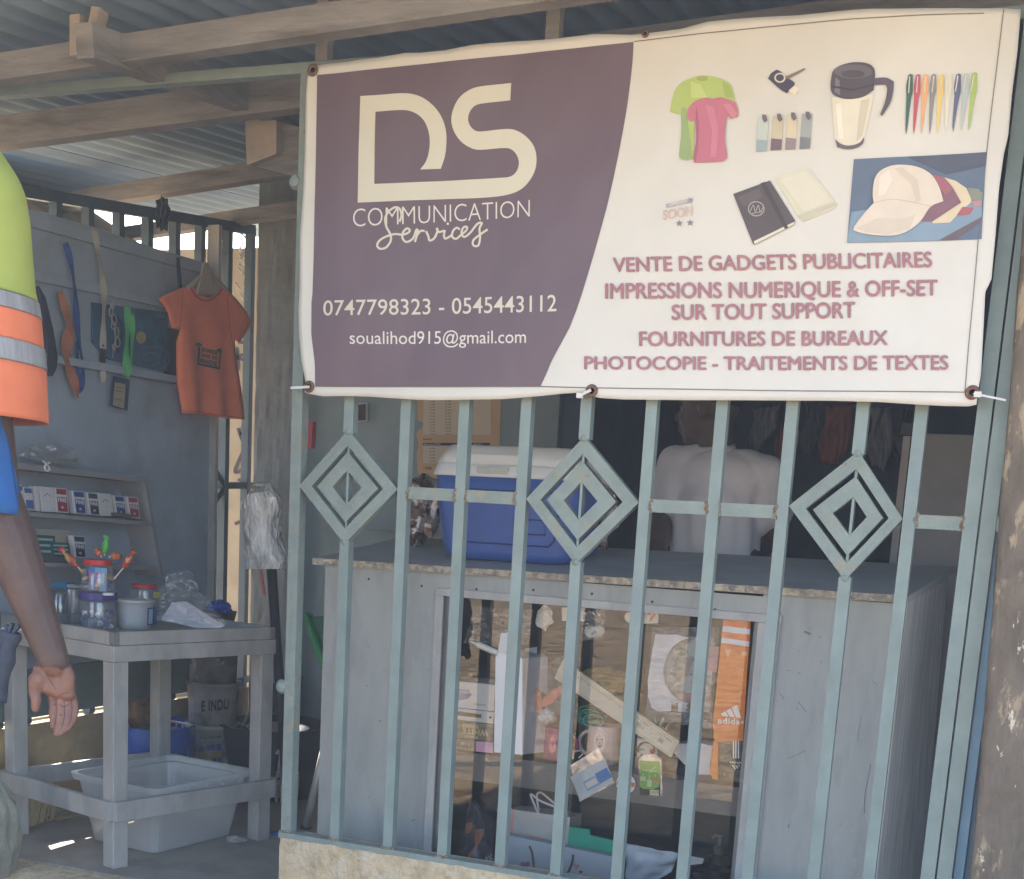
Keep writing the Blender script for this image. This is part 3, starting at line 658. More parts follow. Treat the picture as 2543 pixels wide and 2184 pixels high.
pic([[(1512, 1062), (1590, 1080), (1640, 1140), (1692, 1232), (1600, 1292), (1520, 1346), (1450, 1346), (1500, 1230)]], (118, 82, 105), bproj(.0056))
pic([[(1512, 1062), (1590, 1080), (1640, 1150), (1600, 1190), (1560, 1140)]], (150, 85, 105), bproj(.0064))
pic([[(1170, 1100), (1200, 1050), (1260, 1017), (1330, 1006), (1430, 1018), (1510, 1062), (1560, 1140), (1585, 1225), (1510, 1257), (1450, 1342), (1380, 1400), (1300, 1430), (1200, 1432), (1100, 1420), (1042, 1402), (1050, 1378), (1100, 1310), (1166, 1237), (1160, 1190)]], (218, 208, 198), bproj(.0072))
decal('printed_picture', [[rc(*q) for q in quad] for quad in ribbon_poly([(1166, 1237), (1280, 1215), (1420, 1235), (1510, 1257)], 4)], bproj(.008), ink(195, 184, 172), ban)
pic([[(1960, 1240), (2125, 1205), (2125, 1228), (1965, 1264)]], (165, 165, 180), pk, rb)
text_on('lettering', 'OPENING', L(rb, (1985, 1236), (2110, 1210), (2110, 1226), (1985, 1255)), pk2, ink(225, 220, 210), ban, .005)
text_on('lettering', 'SOON', L(rb, (1945, 1280), (2125, 1250), (2125, 1310), (1945, 1335)), pk, ink(205, 182, 172), ban, .02)
for c in ((2045, 1357), (2110, 1355), (2105, 1220)):
    st = [(c[0]+(22 if i % 2 == 0 else 9)*math.sin(i*math.pi/5), c[1]-(22 if i % 2 == 0 else 9)*math.cos(i*math.pi/5)) for i in range(10)]
    pic([st], (110, 110, 135), pk2, rb)
# eyelets and ties
rust = mat('rusty_brass', (.16, .08, .05), .5, var=.4, scale=80, metal=.3)
for q in (ra(1888, 422), rg(1510, 595), re(1877, 571), rh(1760, 608), rb(1835, 208)):
    p = bproj(.003)(q); bm = NB()
    kk = .55 if q[1] < 120 else 1
    pr = [(kk*(.010+.0045*math.cos(a)), .0025*math.sin(a)) for a in [2*math.pi*k/8 for k in range(9)]]
    lathe(bm, pr, p, 20, Matrix.Rotation(math.pi/2, 3, 'X')); e_ = obj('eyelet', bm, rust, ban, True)
    bm = NB(); lathe(bm, [(0, 0), (.009*kk, 0)], p+Vector((0, -.0005, 0)), 16, Matrix.Rotation(math.pi/2, 3, 'X')); obj('hole', bm, black_pl, e_)
tie_m = mat('white_nylon', (.62, .62, .6), .4, var=.05)
for q0, q1, lab, hw in ((re(1762, 577), re(1872, 571), 'white cable tie at the lower left corner of the banner', .006), (rg(1428, 628), rg(1505, 590), 'short white cable tie knotted at the middle of the banner', .006), (rh(1768, 612), rh(1962, 652), 'long white cable tie at the lower right corner of the banner', .004)):
    a, b = pY(q0, -.045), pY(q1, -.045); bm = NB(); beam(bm, a, b, .003, hw); h0 = b if 'left' in lab else a+(b-a)*.2
    if 'left' not in lab: box(bm, a+(b-a)*.12, (.014, .008, .011))
    beam(bm, a, a+Vector((0, .06, 0)), hw, .002)
    tag(obj('cable_tie', bm, tie_m), lab, 'cable tie', 'cable ties holding the banner')
# ================================================================ counter with a glass front
def zs(ox, oy, s): return lambda x, y: (ox+x*s, oy+y*s)
r1, r2, r3, r4, r5, r6, r7, r8 = (zs(1080, 1450, .19675), zs(1440, 1450, .22483), zs(1080, 1780, .22714), zs(1440, 1780, .22705),
                                  zs(0, 1300, .28112), zs(240, 1650, .3001), zs(1560, 980, .23605), zs(1000, 980, .24728))
CY = .28
def ctop(x, y): return .962+.0095*x+(y-CY)*.115
CTR = thing('display_counter', 'grey painted wooden shop counter with a worn top and glass front', 'counter', (.7, .55, 0))
x0, x1 = -.085, 1.488
bm = NB()
def topf(u, v):
    y = CY-.012+.56*v; x = x0-.005+(x1+.012+.07*v-x0)*u
    if v == 0: y += .004*noise.noise(Vector((x*25, 1, 0)))
    return Vector((x, y, ctop(x, y)))
grid(bm, topf, 120, 10)
r_ = bmesh.ops.extrude_face_region(bm, geom=list(bm.faces)); bmesh.ops.translate(bm, vec=(0, 0, -.017), verts=[v for v in r_['geom'] if isinstance(v, bmesh.types.BMVert)])
top_m = mat('worn_grey_counter_top', (.34, .34, .33), .55, var=.15, scale=7, stretch=(.8, 1.2, 1), bump=.1, col2=(.38, .36, .32), mix=(.55, .7), s2=5, spec=.4)
obj('top', bm, top_m, CTR)
bm = NB(); grid(bm, lambda u, v: Vector((x0-.004+(x1+.01-x0)*u, CY-.0145+.003*noise.noise(Vector((u*60, v*3, 0))), ctop(x0+(x1-x0)*u, CY)-.0005-.0165*v+.0015*noise.noise(Vector((u*90, v, 4))))), 200, 3)
r_ = bmesh.ops.extrude_face_region(bm, geom=list(bm.faces)); bmesh.ops.translate(bm, vec=(0, .002, 0), verts=[v for v in r_['geom'] if isinstance(v, bmesh.types.BMVert)])
obj('edge', bm, worn_edge, CTR)
xl, xr = x0+.03, x1-.012                           # front board, around the opening
op = [pY(q, CY) for q in (rj(578, 75), rk(440, 165), rk(345, 1779), rj(585, 1640))]
ox0, ox1, oz1, oz0 = .297, 1.157, .888, .13
bm = NB()
for a, b in (((xl, CY, -.0), (ox0, CY+.018, .945)), ((ox1, CY, 0), (xr, CY+.018, .955)), ((ox0, CY, oz1), (ox1, CY+.018, .948)), ((ox0, CY, 0), (ox1, CY+.018, oz0))): box2(bm, a, b)
bmesh.ops.remove_doubles(bm, verts=bm.verts, dist=.0005)
obj('front_panel', bm, grey_paint, CTR)
fr = NB()
for a, b in (((ox0-.012, CY-.008, oz1-.002), (ox1+.05, CY-.0005, oz1+.018)), ((ox0-.012, CY-.008, oz0), (ox0+.012, CY-.0005, oz1-.0025)), ((ox1-.006, CY-.008, oz0), (ox1+.018, CY-.0005, oz1-.0025)),
             ((ox1+.0205, CY-.012, oz0), (ox1+.048, CY-.0005, oz1-.0025))): box2(fr, a, b, .0015)
obj('window_frame', fr, grey_wood, CTR)
bm = NB()
for a, b in (((ox0+.0, CY+.019, oz0), (ox0+.02, CY+.028, oz1)), ((ox1-.02, CY+.019, oz0), (ox1, CY+.028, oz1))): bm = NB(); box2(bm, a, b); obj('glazing_strip', bm, grey_wood, CTR)
for k in range(9):   # nail heads
    x = .08+.16*k; bm = NB(); ball(bm, (x, CY-.0005, .915+.008*math.sin(k*5)), (.0035, .0015, .0035), 8); obj('nail_head', bm, mat('rusty_nail', (.07, .05, .04), .7), CTR)
sb_ = [pY(rk(1180, 1779), CY-.003), pY(rk(1372, 70), CY-.003), pY(rh(1612, 1668), .83), pY(rk(1435, 1779), .83)]
sb_[0].z = 0; sb_[3] = Vector((sb_[3].x+.02, .83, 0)); sb_[2].z = min(sb_[2].z, 1.02)
bm = NB(); prism(bm, sb_, (-.014, 0, 0)); obj('side_panel', bm, side_wood, CTR)
bm = NB(); prism(bm, [Vector((xl, CY+.019, 0)), Vector((xl, CY+.019, .944)), Vector((xl, .83, 1.0)), Vector((xl, .83, 0))], (.014, 0, 0)); obj('side_panel', bm, grey_paint, CTR)
scuff = mat('scuff_marks', (.19, .19, .195), .8, var=.3); pale_scuff = mat('pale_scuffs', (.42, .41, .40), .8, var=.2)
rs0 = random.Random(11)
for k, (s_, w_) in enumerate((([(1090, 780), (1074, 860), (1066, 950)], 3), ([(1145, 1080), (1125, 1180), (1108, 1280), (1105, 1380)], 6), ([(590, 650), (620, 690)], 4), ([(705, 705), (755, 770)], 5), ([(640, 1050), (750, 1000)], 4), ([(740, 280), (780, 295)], 14), ([(1150, 575), (1180, 600)], 5))):
    decal('scuff', [[rk(*q) for q in quad] for quad in ribbon_poly(s_, w_)], atY(CY-.0012), scuff, CTR)
for s_ in ([(1030, 1470), (1032, 1500)], [(1045, 1470), (1044, 1500)], [(1040, 1645), (1050, 1710)], [(1058, 1650), (1035, 1700)]): decal('scuff', [[rk(*q) for q in quad] for quad in ribbon_poly(s_, 5)], atY(CY-.0012), pale_scuff, CTR)
for k in range(26):
    x, y = (rs0.uniform(20, 560), rs0.uniform(250, 1500)) if k % 2 else (rs0.uniform(600, 1150), rs0.uniform(150, 1750)); r_f = rj if k % 2 else rk
    a_ = rs0.uniform(-.6, .6)+ (1.57 if rs0.random() < .3 else 0); l_ = rs0.uniform(6, 26)
    p_ = pY(r_f(x, y), CY-.0012)
    if (xl+.01 < p_.x < ox0-.02 or ox1+.06 < p_.x < xr-.02): decal('scuff', [[r_f(*q) for q in quad] for quad in ribbon_poly([(x, y), (x+l_*math.cos(a_), y+l_*math.sin(a_))], rs0.uniform(2.5, 6))], atY(CY-.0012), scuff, CTR)
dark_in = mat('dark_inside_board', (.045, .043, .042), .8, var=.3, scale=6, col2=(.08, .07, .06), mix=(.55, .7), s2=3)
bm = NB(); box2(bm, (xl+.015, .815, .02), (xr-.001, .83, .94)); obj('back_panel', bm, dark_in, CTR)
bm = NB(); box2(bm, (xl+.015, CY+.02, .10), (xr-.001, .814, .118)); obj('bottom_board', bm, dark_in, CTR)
SZ = .462
bm = NB(); box2(bm, (ox0-.02, CY+.055, SZ-.012), (xr-.002, .813, SZ)); box2(bm, (ox0-.02, CY+.045, SZ-.075), (xr-.002, CY+.0545, SZ+.001))
obj('shelf', bm, mat('grey_brown_shelf', (.17, .155, .14), .75, var=.2, scale=8, bump=.1), CTR)
# pane
gm = bpy.data.materials.new('shop_glass'); gm.use_nodes = True; n = gm.node_tree.nodes; l = gm.node_tree.links
n.remove(n['Principled BSDF']); tr = n.new('ShaderNodeBsdfTransparent'); go = n.new('ShaderNodeBsdfGlossy'); go.inputs['Roughness'].default_value = .0
fz = n.new('ShaderNodeFresnel'); fz.inputs[0].default_value = 1.5; ad = n.new('ShaderNodeMath'); ad.operation = 'MULTIPLY_ADD'; ad.inputs[1].default_value = 1.2; ad.inputs[2].default_value = .02
mx = n.new('ShaderNodeMixShader'); l.new(fz.outputs[0], ad.inputs[0]); l.new(ad.outputs[0], mx.inputs[0]); l.new(tr.outputs[0], mx.inputs[1]); l.new(go.outputs[0], mx.inputs[2])
l.new(mx.outputs[0], n['Material Output'].inputs[0])
bm = NB(); vs = [bm.verts.new(p) for p in ((ox0+.001, CY+.0185, oz0), (ox1-.001, CY+.0185, oz0), (ox1-.001, CY+.0185, oz1), (ox0+.001, CY+.0185, oz1))]; bm.faces.new(vs)
obj('glass_pane', bm, gm, CTR)
# ================================================================ cool box
def rrect(cx, cy, hx, hy, z, r, n=5):
    out = []
    for sx, sy, a0 in ((1, 1, 0), (-1, 1, 90), (-1, -1, 180), (1, -1, 270)):
        for k in range(n+1):
            a = math.radians(a0+90*k/n); out.append(Vector((cx+sx*(hx-r)+r*math.cos(a), cy+sy*(hy-r)+r*math.sin(a), z)))
    return out
def loft(bm, rings, cap0=True, cap1=True):
    R = [[bm.verts.new(p) for p in r] for r in rings]; n = len(R[0])
    for i in range(len(R)-1):
        for k in range(n): bm.faces.new((R[i][k], R[i][(k+1) % n], R[i+1][(k+1) % n], R[i+1][k]))
    if cap0: bm.faces.new(R[0][::-1])
    if cap1: bm.faces.new(R[-1])
    return bm
CX, CYY = .418, .53
cool = thing('cool_box', 'blue plastic cool box with a white lid standing on the counter top', 'cool box', (CX, CYY, .975))
blue_pl = mat('blue_grained_plastic', (.045, .105, .36), .42, var=.08, scale=12, bump=.25, bscale=420, spec=.5)
def sh(ring, k): return [Vector((p.x, p.y, p.z+k*.115*(p.y-CYY+.15))) for p in ring]
zb0 = ctop(CX, CYY-.15)+.001
bm = NB(); loft(bm, [sh(rrect(CX+.004, CYY, .172, .112, zb0, .05), 1), sh(rrect(CX+.004, CYY, .187, .128, zb0+.006, .05), 1), sh(rrect(CX+.004, CYY, .193, .135, zb0+.03, .05), .8), rrect(CX, CYY, .208, .147, 1.15, .045), rrect(CX, CYY, .212, .150, 1.206, .045)])
obj('body', bm, blue_pl, cool, True)
fy = CYY-.150
def cp(x, z): # front face of the body
    t = (z-zb0)/(1.206-zb0); return Vector((CX+x, CYY-.135-.015*t-.0015, z))
bm = NB()
pan = [(-.125, 1.17), (.155, 1.17), (.165, 1.155), (.150, 1.045), (.135, 1.03), (-.10, 1.03), (-.115, 1.045), (-.14, 1.15)]
tube(bm, [cp(x, z) for x, z in pan+[pan[0]]], .0022, 6); obj('moulded_line', bm, mat('deep_blue_plastic', (.015, .035, .15), .5), cool)
bm = NB(); sq = [(.035, 1.098), (.125, 1.098), (.125, 1.06), (.04, 1.06)]; tube(bm, [cp(x, z) for x, z in sq+[sq[0]]], .002, 6); obj('badge_frame', bm, MATS['deep_blue_plastic'], cool)
lid_m = mat('off_white_plastic', (.74, .73, .71), .4, var=.05, scale=5, bump=.06, bscale=200)
bm = NB(); loft(bm, [rrect(CX, CYY, .219, .157, 1.204, .045), rrect(CX, CYY, .218, .156, 1.214, .045), rrect(CX, CYY, .211, .149, 1.232, .042), rrect(CX, CYY, .209, .147, 1.236, .042)])
obj('lid_rim', bm, lid_m, cool, True)
bm = NB(); loft(bm, [rrect(CX, CYY, .206, .144, 1.2362, .04), rrect(CX, CYY, .209, .147, 1.240, .04), rrect(CX, CYY, .200, .138, 1.262, .04), rrect(CX, CYY, .186, .124, 1.284, .038), rrect(CX, CYY, .178, .116, 1.288, .035)])
ld = obj('lid', bm, lid_m, cool, True)
bm = NB(); prism(bm, [Vector((CX-.03+dx, CYY-.153, z)) for dx, z in ((-.085, 1.262), (.075, 1.262), (.085, 1.243), (-.09, 1.243))], (0, .03, 0)); bmesh.ops.bevel(bm, geom=list(bm.edges), offset=.003, segments=2, affect='EDGES'); obj('lid_panel', bm, lid_m, ld)
bm = NB(); box2(bm, (CX-.075, CYY-.160, 1.212), (CX+.015, CYY-.14, 1.231), .004); lt = obj('latch', bm, mat('cream_plastic', (.55, .54, .48), .45), cool)
bm = NB(); ball(bm, (CX-.03, CYY-.161, 1.224), .0035, 8); obj('latch_pin', bm, lid_m, lt)
# clutter in clear wrap on both sides of the cool box
def crumple(name, label, cat, c, s, m, seed, n=3, parent=None, amp=.35):
    bm = NB(); bmesh.ops.create_icosphere(bm, subdivisions=n, radius=1)
    for v in bm.verts:
        d = v.co.copy(); k = 1+amp*noise.noise(d*2.3+Vector((seed, 0, 0)))+amp*.6*abs(noise.noise(d*6+Vector((0, seed, 0))))
        v.co = Vector((c[0]+d.x*s[0]*k, c[1]+d.y*s[1]*k, c[2]+d.z*s[2]*k))
    o = obj(name, bm, m, parent)
    return tag(o, label, cat) if label else o
wrapm = mat('crinkled_foil_bag', (.55, .52, .50), .18, var=.5, scale=22, bump=.5, bscale=60, metal=.6, col2=(.14, .08, .06), mix=(.5, .54), s2=20)
p = pY(r8(190, 1120), .62); crumple('snack_bag', 'crumpled shiny snack bags piled left of the blue cool box', 'bag', (p.x, .62, p.z-.01), (.05, .05, .085), wrapm, 3, 3, None, .75)
p = pY(r8(1890, 1120), .60); crumple('snack_bag', 'crumpled brown snack bag seen through the middle diamond', 'bag', (p.x+.02, .62, p.z-.02), (.04, .05, .08), wrapm, 8, 3, None, .75)
# ================================================================ poster and things on the back wall
po = thing('price_poster', 'worn orange price chart poster taped to the wall behind the cool box', 'poster', (-.4, YB, 1.4))
PYp = YB-.004
por = [(150, 55), (988, 55), (982, 300), (975, 500), (960, 880), (240, 875), (195, 845), (150, 770), (140, 590), (160, 500), (138, 400), (150, 365), (190, 340), (212, 300), (195, 275), (150, 260)]
bm = NB(); prism(bm, [pY(r8(*q), PYp) for q in por], (0, .003, 0)); obj('sheet', bm, mat('faded_orange_paper', (.54, .36, .20), .8, var=.1, scale=6, col2=(.54, .40, .29), mix=(.5, .7), s2=3), po)
bm = NB()
for q in (((210, 20), (885, 20), (885, 405), (205, 405)), ((205, 520), (875, 520), (875, 690), (205, 690))): face_poly(bm, [pY(r8(*t), PYp-.001) for t in q])
for k in range(0): pass
obj('table_panel', bm, mat('pale_tan_paper', (.58, .49, .36), .8, var=.05), po)
text_on('lettering', 'Exemple :', L(r8, (205, 440), (300, 440), (300, 458), (205, 458)), atY(PYp-.002), ink(60, 50, 45), po, .02)
bm = NB(); face_poly(bm, [pY(r8(*t), PYp-.002) for t in ((205, 487), (878, 487), (876, 512), (205, 512))]); obj('header_bar', bm, ink(45, 60, 100), po)
text_on('lettering', 'Montant (FCFA)', L(r8, (218, 492), (380, 492), (380, 507), (218, 507)), atY(PYp-.003), ink(190, 190, 190), po, .02)
text_on('lettering', 'Frais', L(r8, (718, 492), (790, 492), (790, 507), (718, 507)), atY(PYp-.003), ink(190, 190, 190), po, .02)
text_on('lettering', '*133#', L(r8, (205, 728), (290, 728), (290, 752), (205, 752)), atY(PYp-.002), ink(50, 40, 35), po, .03)
bm = NB()
for k, y in enumerate(range(62, 400, 30)):
    for xx, w in ((270, 55), (425, 62)):
        text_on('', ('%d 000' % (5+k*5)) if k < 9 else ('%d 00 000' % (k-8)), L(r8, (xx, y), (xx+w, y), (xx+w, y+13), (xx, y+13)), atY(PYp-.002), None, po, .01, merge=bm)
for k, y in enumerate((535, 568, 600, 632, 664)):
    text_on('', '%d 000' % (10+k*10), L(r8, (270, y), (325, y), (325, y+13), (270, y+13)), atY(PYp-.002), None, po, .01, merge=bm)
obj('figures', bm, ink(110, 95, 85), po)
ph = thing('wall_frame', 'small dark framed picture with a silver edge on the wall by the banner', 'picture frame', pY(rg(120, 725), YB-.02))
q = [pY(t, YB-.02) for t in L(rg, (60, 672), (152, 667), (152, 778), (60, 785))]
bm = NB(); prism(bm, q, (0, .018, 0)); obj('frame', bm, mat('silver_edge', (.55, .55, .53), .3, metal=.5), ph)
q = [pY(t, YB-.022) for t in L(rg, (62, 680), (142, 674), (142, 772), (62, 778))]
bm = NB(); face_poly(bm, q); obj('picture', bm, mat('dark_brown_picture', (.05, .035, .03), .3, var=.5, scale=20), ph)
# thin ledge on the wall
bm = NB(); a, b = pY(rg(130, 1420), YB-.02), pY(rg(560, 1440), YB-.02); beam(bm, a, b, .03, .012); tag(obj('wall_ledge', bm, green_wall), 'thin green ledge on the wall left of the cool box', 'ledge')
# red handle at the end post
rh_ = thing('hand_brush', 'small red handled brush hanging behind the left end post', 'brush', pY(re(1865, 860), .2))
bm = NB(); q = [pY(t, .2) for t in L(re, (1850, 775), (1892, 780), (1885, 940), (1845, 945))]; prism(bm, q, (0, .02, 0)); obj('handle', bm, mat('red_plastic', (.25, .03, .03), .4), rh_)
bm = NB(); tube(bm, [pY(re(1815, 950), .21), pY(re(1812, 1150), .21)], .012, 10); obj('shaft', bm, mat('dark_red_brown', (.06, .025, .03), .5), rh_)
# ================================================================ hanging jerseys in the dark back room
dull = [mat('wrapped_grey_cloth', (.32, .32, .34), .35, var=.5, scale=10, stretch=(4, 4, .8), bump=.5), mat('wrapped_red_cloth', (.34, .10, .07), .35, var=.4, scale=10, stretch=(4, 4, .8), bump=.5),
        mat('wrapped_dark_cloth', (.10, .11, .14), .3, var=.5, scale=10, stretch=(4, 4, .8), bump=.6)]
jer = [((1300, 150), (1620, 110), (1440, 540), (1280, 640), 0, 'pale grey jersey in clear wrap hanging behind the seller'), ((1640, 80), (1760, 60), (1760, 730), (1540, 720), 1, 'dark red jersey in clear wrap hanging right of the seller')]
for a, b, c, d, k, lab in jer:
    pts = [pY(r7(*q), 3.1) for q in (a, b, c, d)]
    bm = NB(); f_ = lambda u, v: (pts[0]*(1-u)+pts[1]*u)*(1-v)+(pts[3]*(1-u)+pts[2]*u)*v
    grid(bm, lambda u, v: f_(u, v)+Vector((.012*math.sin(v*7+u*4), .03*noise.noise(Vector((u*6, v*2, k))), 0)), 16, 16)
    r_ = bmesh.ops.extrude_face_region(bm, geom=list(bm.faces)); bmesh.ops.translate(bm, vec=(0, .02, 0), verts=[v for v in r_['geom'] if isinstance(v, bmesh.types.BMVert)])
    tag(obj('hanging_jersey', bm, dull[k], smooth=True), lab, 'jersey', 'wrapped jerseys hanging in the back room')
for (a, b, c, d, k, lab) in (((740, 660), (860, 660), (800, 1000), (730, 1000), 2, 'black wrapped jersey between the last grille bars'), ((860, 690), (1050, 660), (980, 1040), (830, 1030), 1, 'rust red wrapped jersey above the right diamond'),
                             ((1130, 700), (1290, 690), (1240, 1080), (1140, 1050), 0, 'grey wrapped jersey right of the right diamond'), ((1300, 700), (1420, 690), (1400, 1050), (1290, 1030), 2, 'dark wrapped jersey beside the grey cabinet')):
    pts = [pY(rh(*q), 3.0) for q in (a, b, c, d)]
    bm = NB(); f_ = lambda u, v: (pts[0]*(1-u)+pts[1]*u)*(1-v)+(pts[3]*(1-u)+pts[2]*u)*v
    grid(bm, lambda u, v: f_(u, v)+Vector((.012*math.sin(v*7+u*4), .04*noise.noise(Vector((u*5, v*2, k+a[0]))), 0)), 16, 16)
    r_ = bmesh.ops.extrude_face_region(bm, geom=list(bm.faces)); bmesh.ops.translate(bm, vec=(0, .02, 0), verts=[v for v in r_['geom'] if isinstance(v, bmesh.types.BMVert)])
    tag(obj('hanging_jersey', bm, dull[k], smooth=True), lab, 'jersey', 'wrapped jerseys hanging in the back room')
cb = thing('grey_cabinet', 'tall grey cabinet behind the right end of the counter', 'cabinet', (1.5, 1.25, 0))
a = pY(rh(1395, 850), 1.1); b = pY(rh(1350, 1300), 1.1)
bm = NB(); box2(bm, (a.x, 1.1, 0), (1.93, 1.6, a.z), .004); obj('carcass', bm, mat('grey_cabinet_paint', (.22, .21, .21), .5, var=.1), cb)
bm = NB(); box2(bm, (a.x-.022, 1.085, 0), (a.x-.002, 1.12, a.z-.01)); obj('edge_post', bm, mat('pale_grey_strip', (.30, .28, .27), .5), cb)
bm = NB(); box2(bm, (a.x-.03, 1.08, a.z-.008), (a.x+.01, 1.13, a.z+.025)); obj('corner_cap', bm, black_pl, cb)
# ================================================================ goods behind the glass
IY = .345
def item(name, label, cat, pts, Y, depth, m, group=None):
    bm = NB(); prism(bm, [pY(q, Y) for q in pts], (0, depth, 0)); return tag(obj(name, bm, m), label, cat, group)
card = mat('white_card', (.62, .60, .57), .6, var=.05)
brown_card = mat('tan_brown_card', (.26, .20, .12), .6, var=.1)
# stack of boxes on the shelf
o = item('calculator_box', 'white box with a grey blue oval picture, topmost of the box stack', 'box', L(rj, (690, 580), (925, 602), (916, 762), (690, 738)), IY, .12, card)
decal('print', [L(r1, *[(x, y) for x, y in ((300, 1330), (440, 1340), (440, 1370), (470, 1400), (420, 1450), (300, 1475))])], atY(IY-.001), ink(140, 145, 165), o)
text_on('lettering', 'uomax', L(r1, (640, 1555), (490, 1545), (490, 1510), (640, 1522)), atY(IY-.001), ink(150, 145, 140), o, .01)
o = item('pen_box', 'flat white box with a tan label, second in the box stack', 'box', L(rj, (690, 745), (918, 768), (911, 838), (690, 812)), IY-.01, .12, card)
decal('print', [L(r1, (290, 1610), (590, 1650), (585, 1700), (288, 1665))], atY(IY-.011), ink(150, 130, 95), o)
text_on('lettering', 'UNIMAX', L(r1, (585, 1690), (415, 1670), (415, 1640), (585, 1655)), atY(IY-.012), ink(110, 90, 60), o, .03)
bm = NB(); ball(bm, pY(r1(697, 1690), IY-.012), (.0035, .001, .003), 8); obj('print', bm, black_pl, o)
o = item('marker_box', 'brown white board marker box standing upside down, third in the box stack', 'box', L(r3, (225, 30), (635, 90), (630, 275), (225, 230)), IY, .12, brown_card)
for s, q in (('BOARD', ((475, 135), (300, 115), (303, 78), (475, 98))), ('WHITE', ((585, 215), (300, 182), (303, 130), (588, 155))), ('MARKER', ((470, 245), (318, 227), (318, 200), (470, 217)))):
    text_on('lettering', s, L(r3, *q), atY(IY-.001), ink(205, 190, 150), o, .04)
decal('print', [L(r3, (500, 110), (630, 118), (628, 272), (600, 270), (605, 180), (580, 140), (500, 135))], atY(IY-.0015), ink(120, 120, 120), o)
o = item('marker_box', 'brown and pink marker box lying at the bottom of the box stack', 'box', L(r3, (225, 238), (636, 285), (636, 400), (222, 360)), IY-.005, .12, brown_card)
decal('print', [L(r3, (452, 268), (636, 288), (636, 400), (452, 380))], atY(IY-.006), ink(225, 175, 205), o)
text_on('lettering', '7-128', L(r3, (385, 325), (280, 312), (282, 280), (385, 295)), atY(IY-.006), ink(215, 205, 190), o, .02)
# tall white carton
wb = thing('tall_carton', 'tall white carton with an open flap standing beside the box stack', 'carton', pY(rj(1000, 1010), IY-.03))
bm = NB(); prism(bm, [pY(q, IY-.05) for q in L(rj, (928, 400), (1088, 440), (1088, 1026), (918, 1010))], (.035, .10, 0)); obj('carton', bm, mat('bright_white_card', (.70, .68, .67), .5, var=.03), wb)
bm = NB(); prism(bm, [pY(q, IY-.052) for q in L(rj, (960, 290), (1005, 285), (1010, 415), (940, 405))], (.01, .04, .01)); obj('flap', bm, card, wb)
o = item('plain_card', 'pale grey card standing behind the tall white carton', 'card', L(r1, (1130, 820), (1285, 800), (1290, 1060), (1130, 1040)), IY+.08, .004, card)
# glue pen lying across
gp_ = thing('glue_pen', 'cream glue pen pointing left above the box stack', 'pen', pY(r1(620, 800), IY-.06))
bm = NB(); a, b, c = pY(r1(450, 730), IY-.06), pY(r1(535, 765), IY-.06), pY(r1(790, 875), IY-.05); tube(bm, [b, c], .0085, 12); obj('barrel', bm, mat('cream_plastic', (.55, .54, .48), .45), gp_)
bm = NB(); tube(bm, [a, b], [.0015, .006], 10); obj('tip', bm, mat('cream_plastic', (.55, .54, .48), .45), gp_)
# orange thing in a bag
ob = thing('orange_toy_bag', 'orange and red toy in a clear bag beside the tall carton', 'toy bag', pY(r1(1400, 1600), IY))
orange_pl = mat('orange_plastic', (.62, .16, .04), .4, var=.15, scale=20)
bm = NB(); prism(bm, [pY(q, IY) for q in L(r1, (1190, 1330), (1250, 1300), (1330, 1400), (1345, 1600), (1230, 1620), (1180, 1500))], (0, .05, 0)); bmesh.ops.bevel(bm, geom=list(bm.edges), offset=.004, segments=2, affect='EDGES'); obj('toy', bm, orange_pl, ob)
bm = NB(); prism(bm, [pY(q, IY-.01) for q in L(r1, (1345, 1460), (1480, 1350), (1600, 1275), (1620, 1340), (1490, 1500), (1345, 1570))], (0, .05, 0)); bmesh.ops.bevel(bm, geom=list(bm.edges), offset=.004, segments=2, affect='EDGES'); obj('toy_strap', bm, mat('red_orange_plastic', (.58, .08, .03), .4, var=.2), ob)
film2 = plastic_film('milky_wrap', .15, (.8, .78, .74), .08, 50, 1.0, .12)
def sheet_film(name, pts, Y, m, parent=None, seed=1, amp=.015, n=14):
    P = [pY(q, Y) for q in pts]; bm = NB()
    grid(bm, lambda u, v: (P[0]*(1-u)+P[1]*u)*(1-v)+(P[3]*(1-u)+P[2]*u)*v+Vector((0, amp*noise.noise(Vector((u*5, v*5, seed)))+amp*.5*noise.noise(Vector((u*13, v*13, seed))), 0)), n, n)
    return obj(name, bm, m, parent, False)
sheet_film('bag', L(r1, (1340, 1080), (1600, 890), (1640, 1660), (1160, 1640)), IY-.03, film2, ob)
p = pY(r1(1430, 1680), IY); crumple('ribbon_bundle', 'bundle of white and blue ribbon in front of the magenta mug', 'ribbon', (p.x, IY-.01, p.z), (.022, .02, .018), mat('pale_ribbon', (.5, .5, .52), .5, var=.4, scale=60), 5)
# clear carrier behind the glass, upper left
ck = tag(sheet_film('clear_sleeve', L(r1, (500, 290), (1240, 330), (1190, 780), (360, 750)), .335, plastic_film('faint_wrap', .10, (.8, .75, .65), .10, 40, .6, .15)), 'faint clear plastic sleeve hung inside the glass at the upper left', 'plastic sleeve')
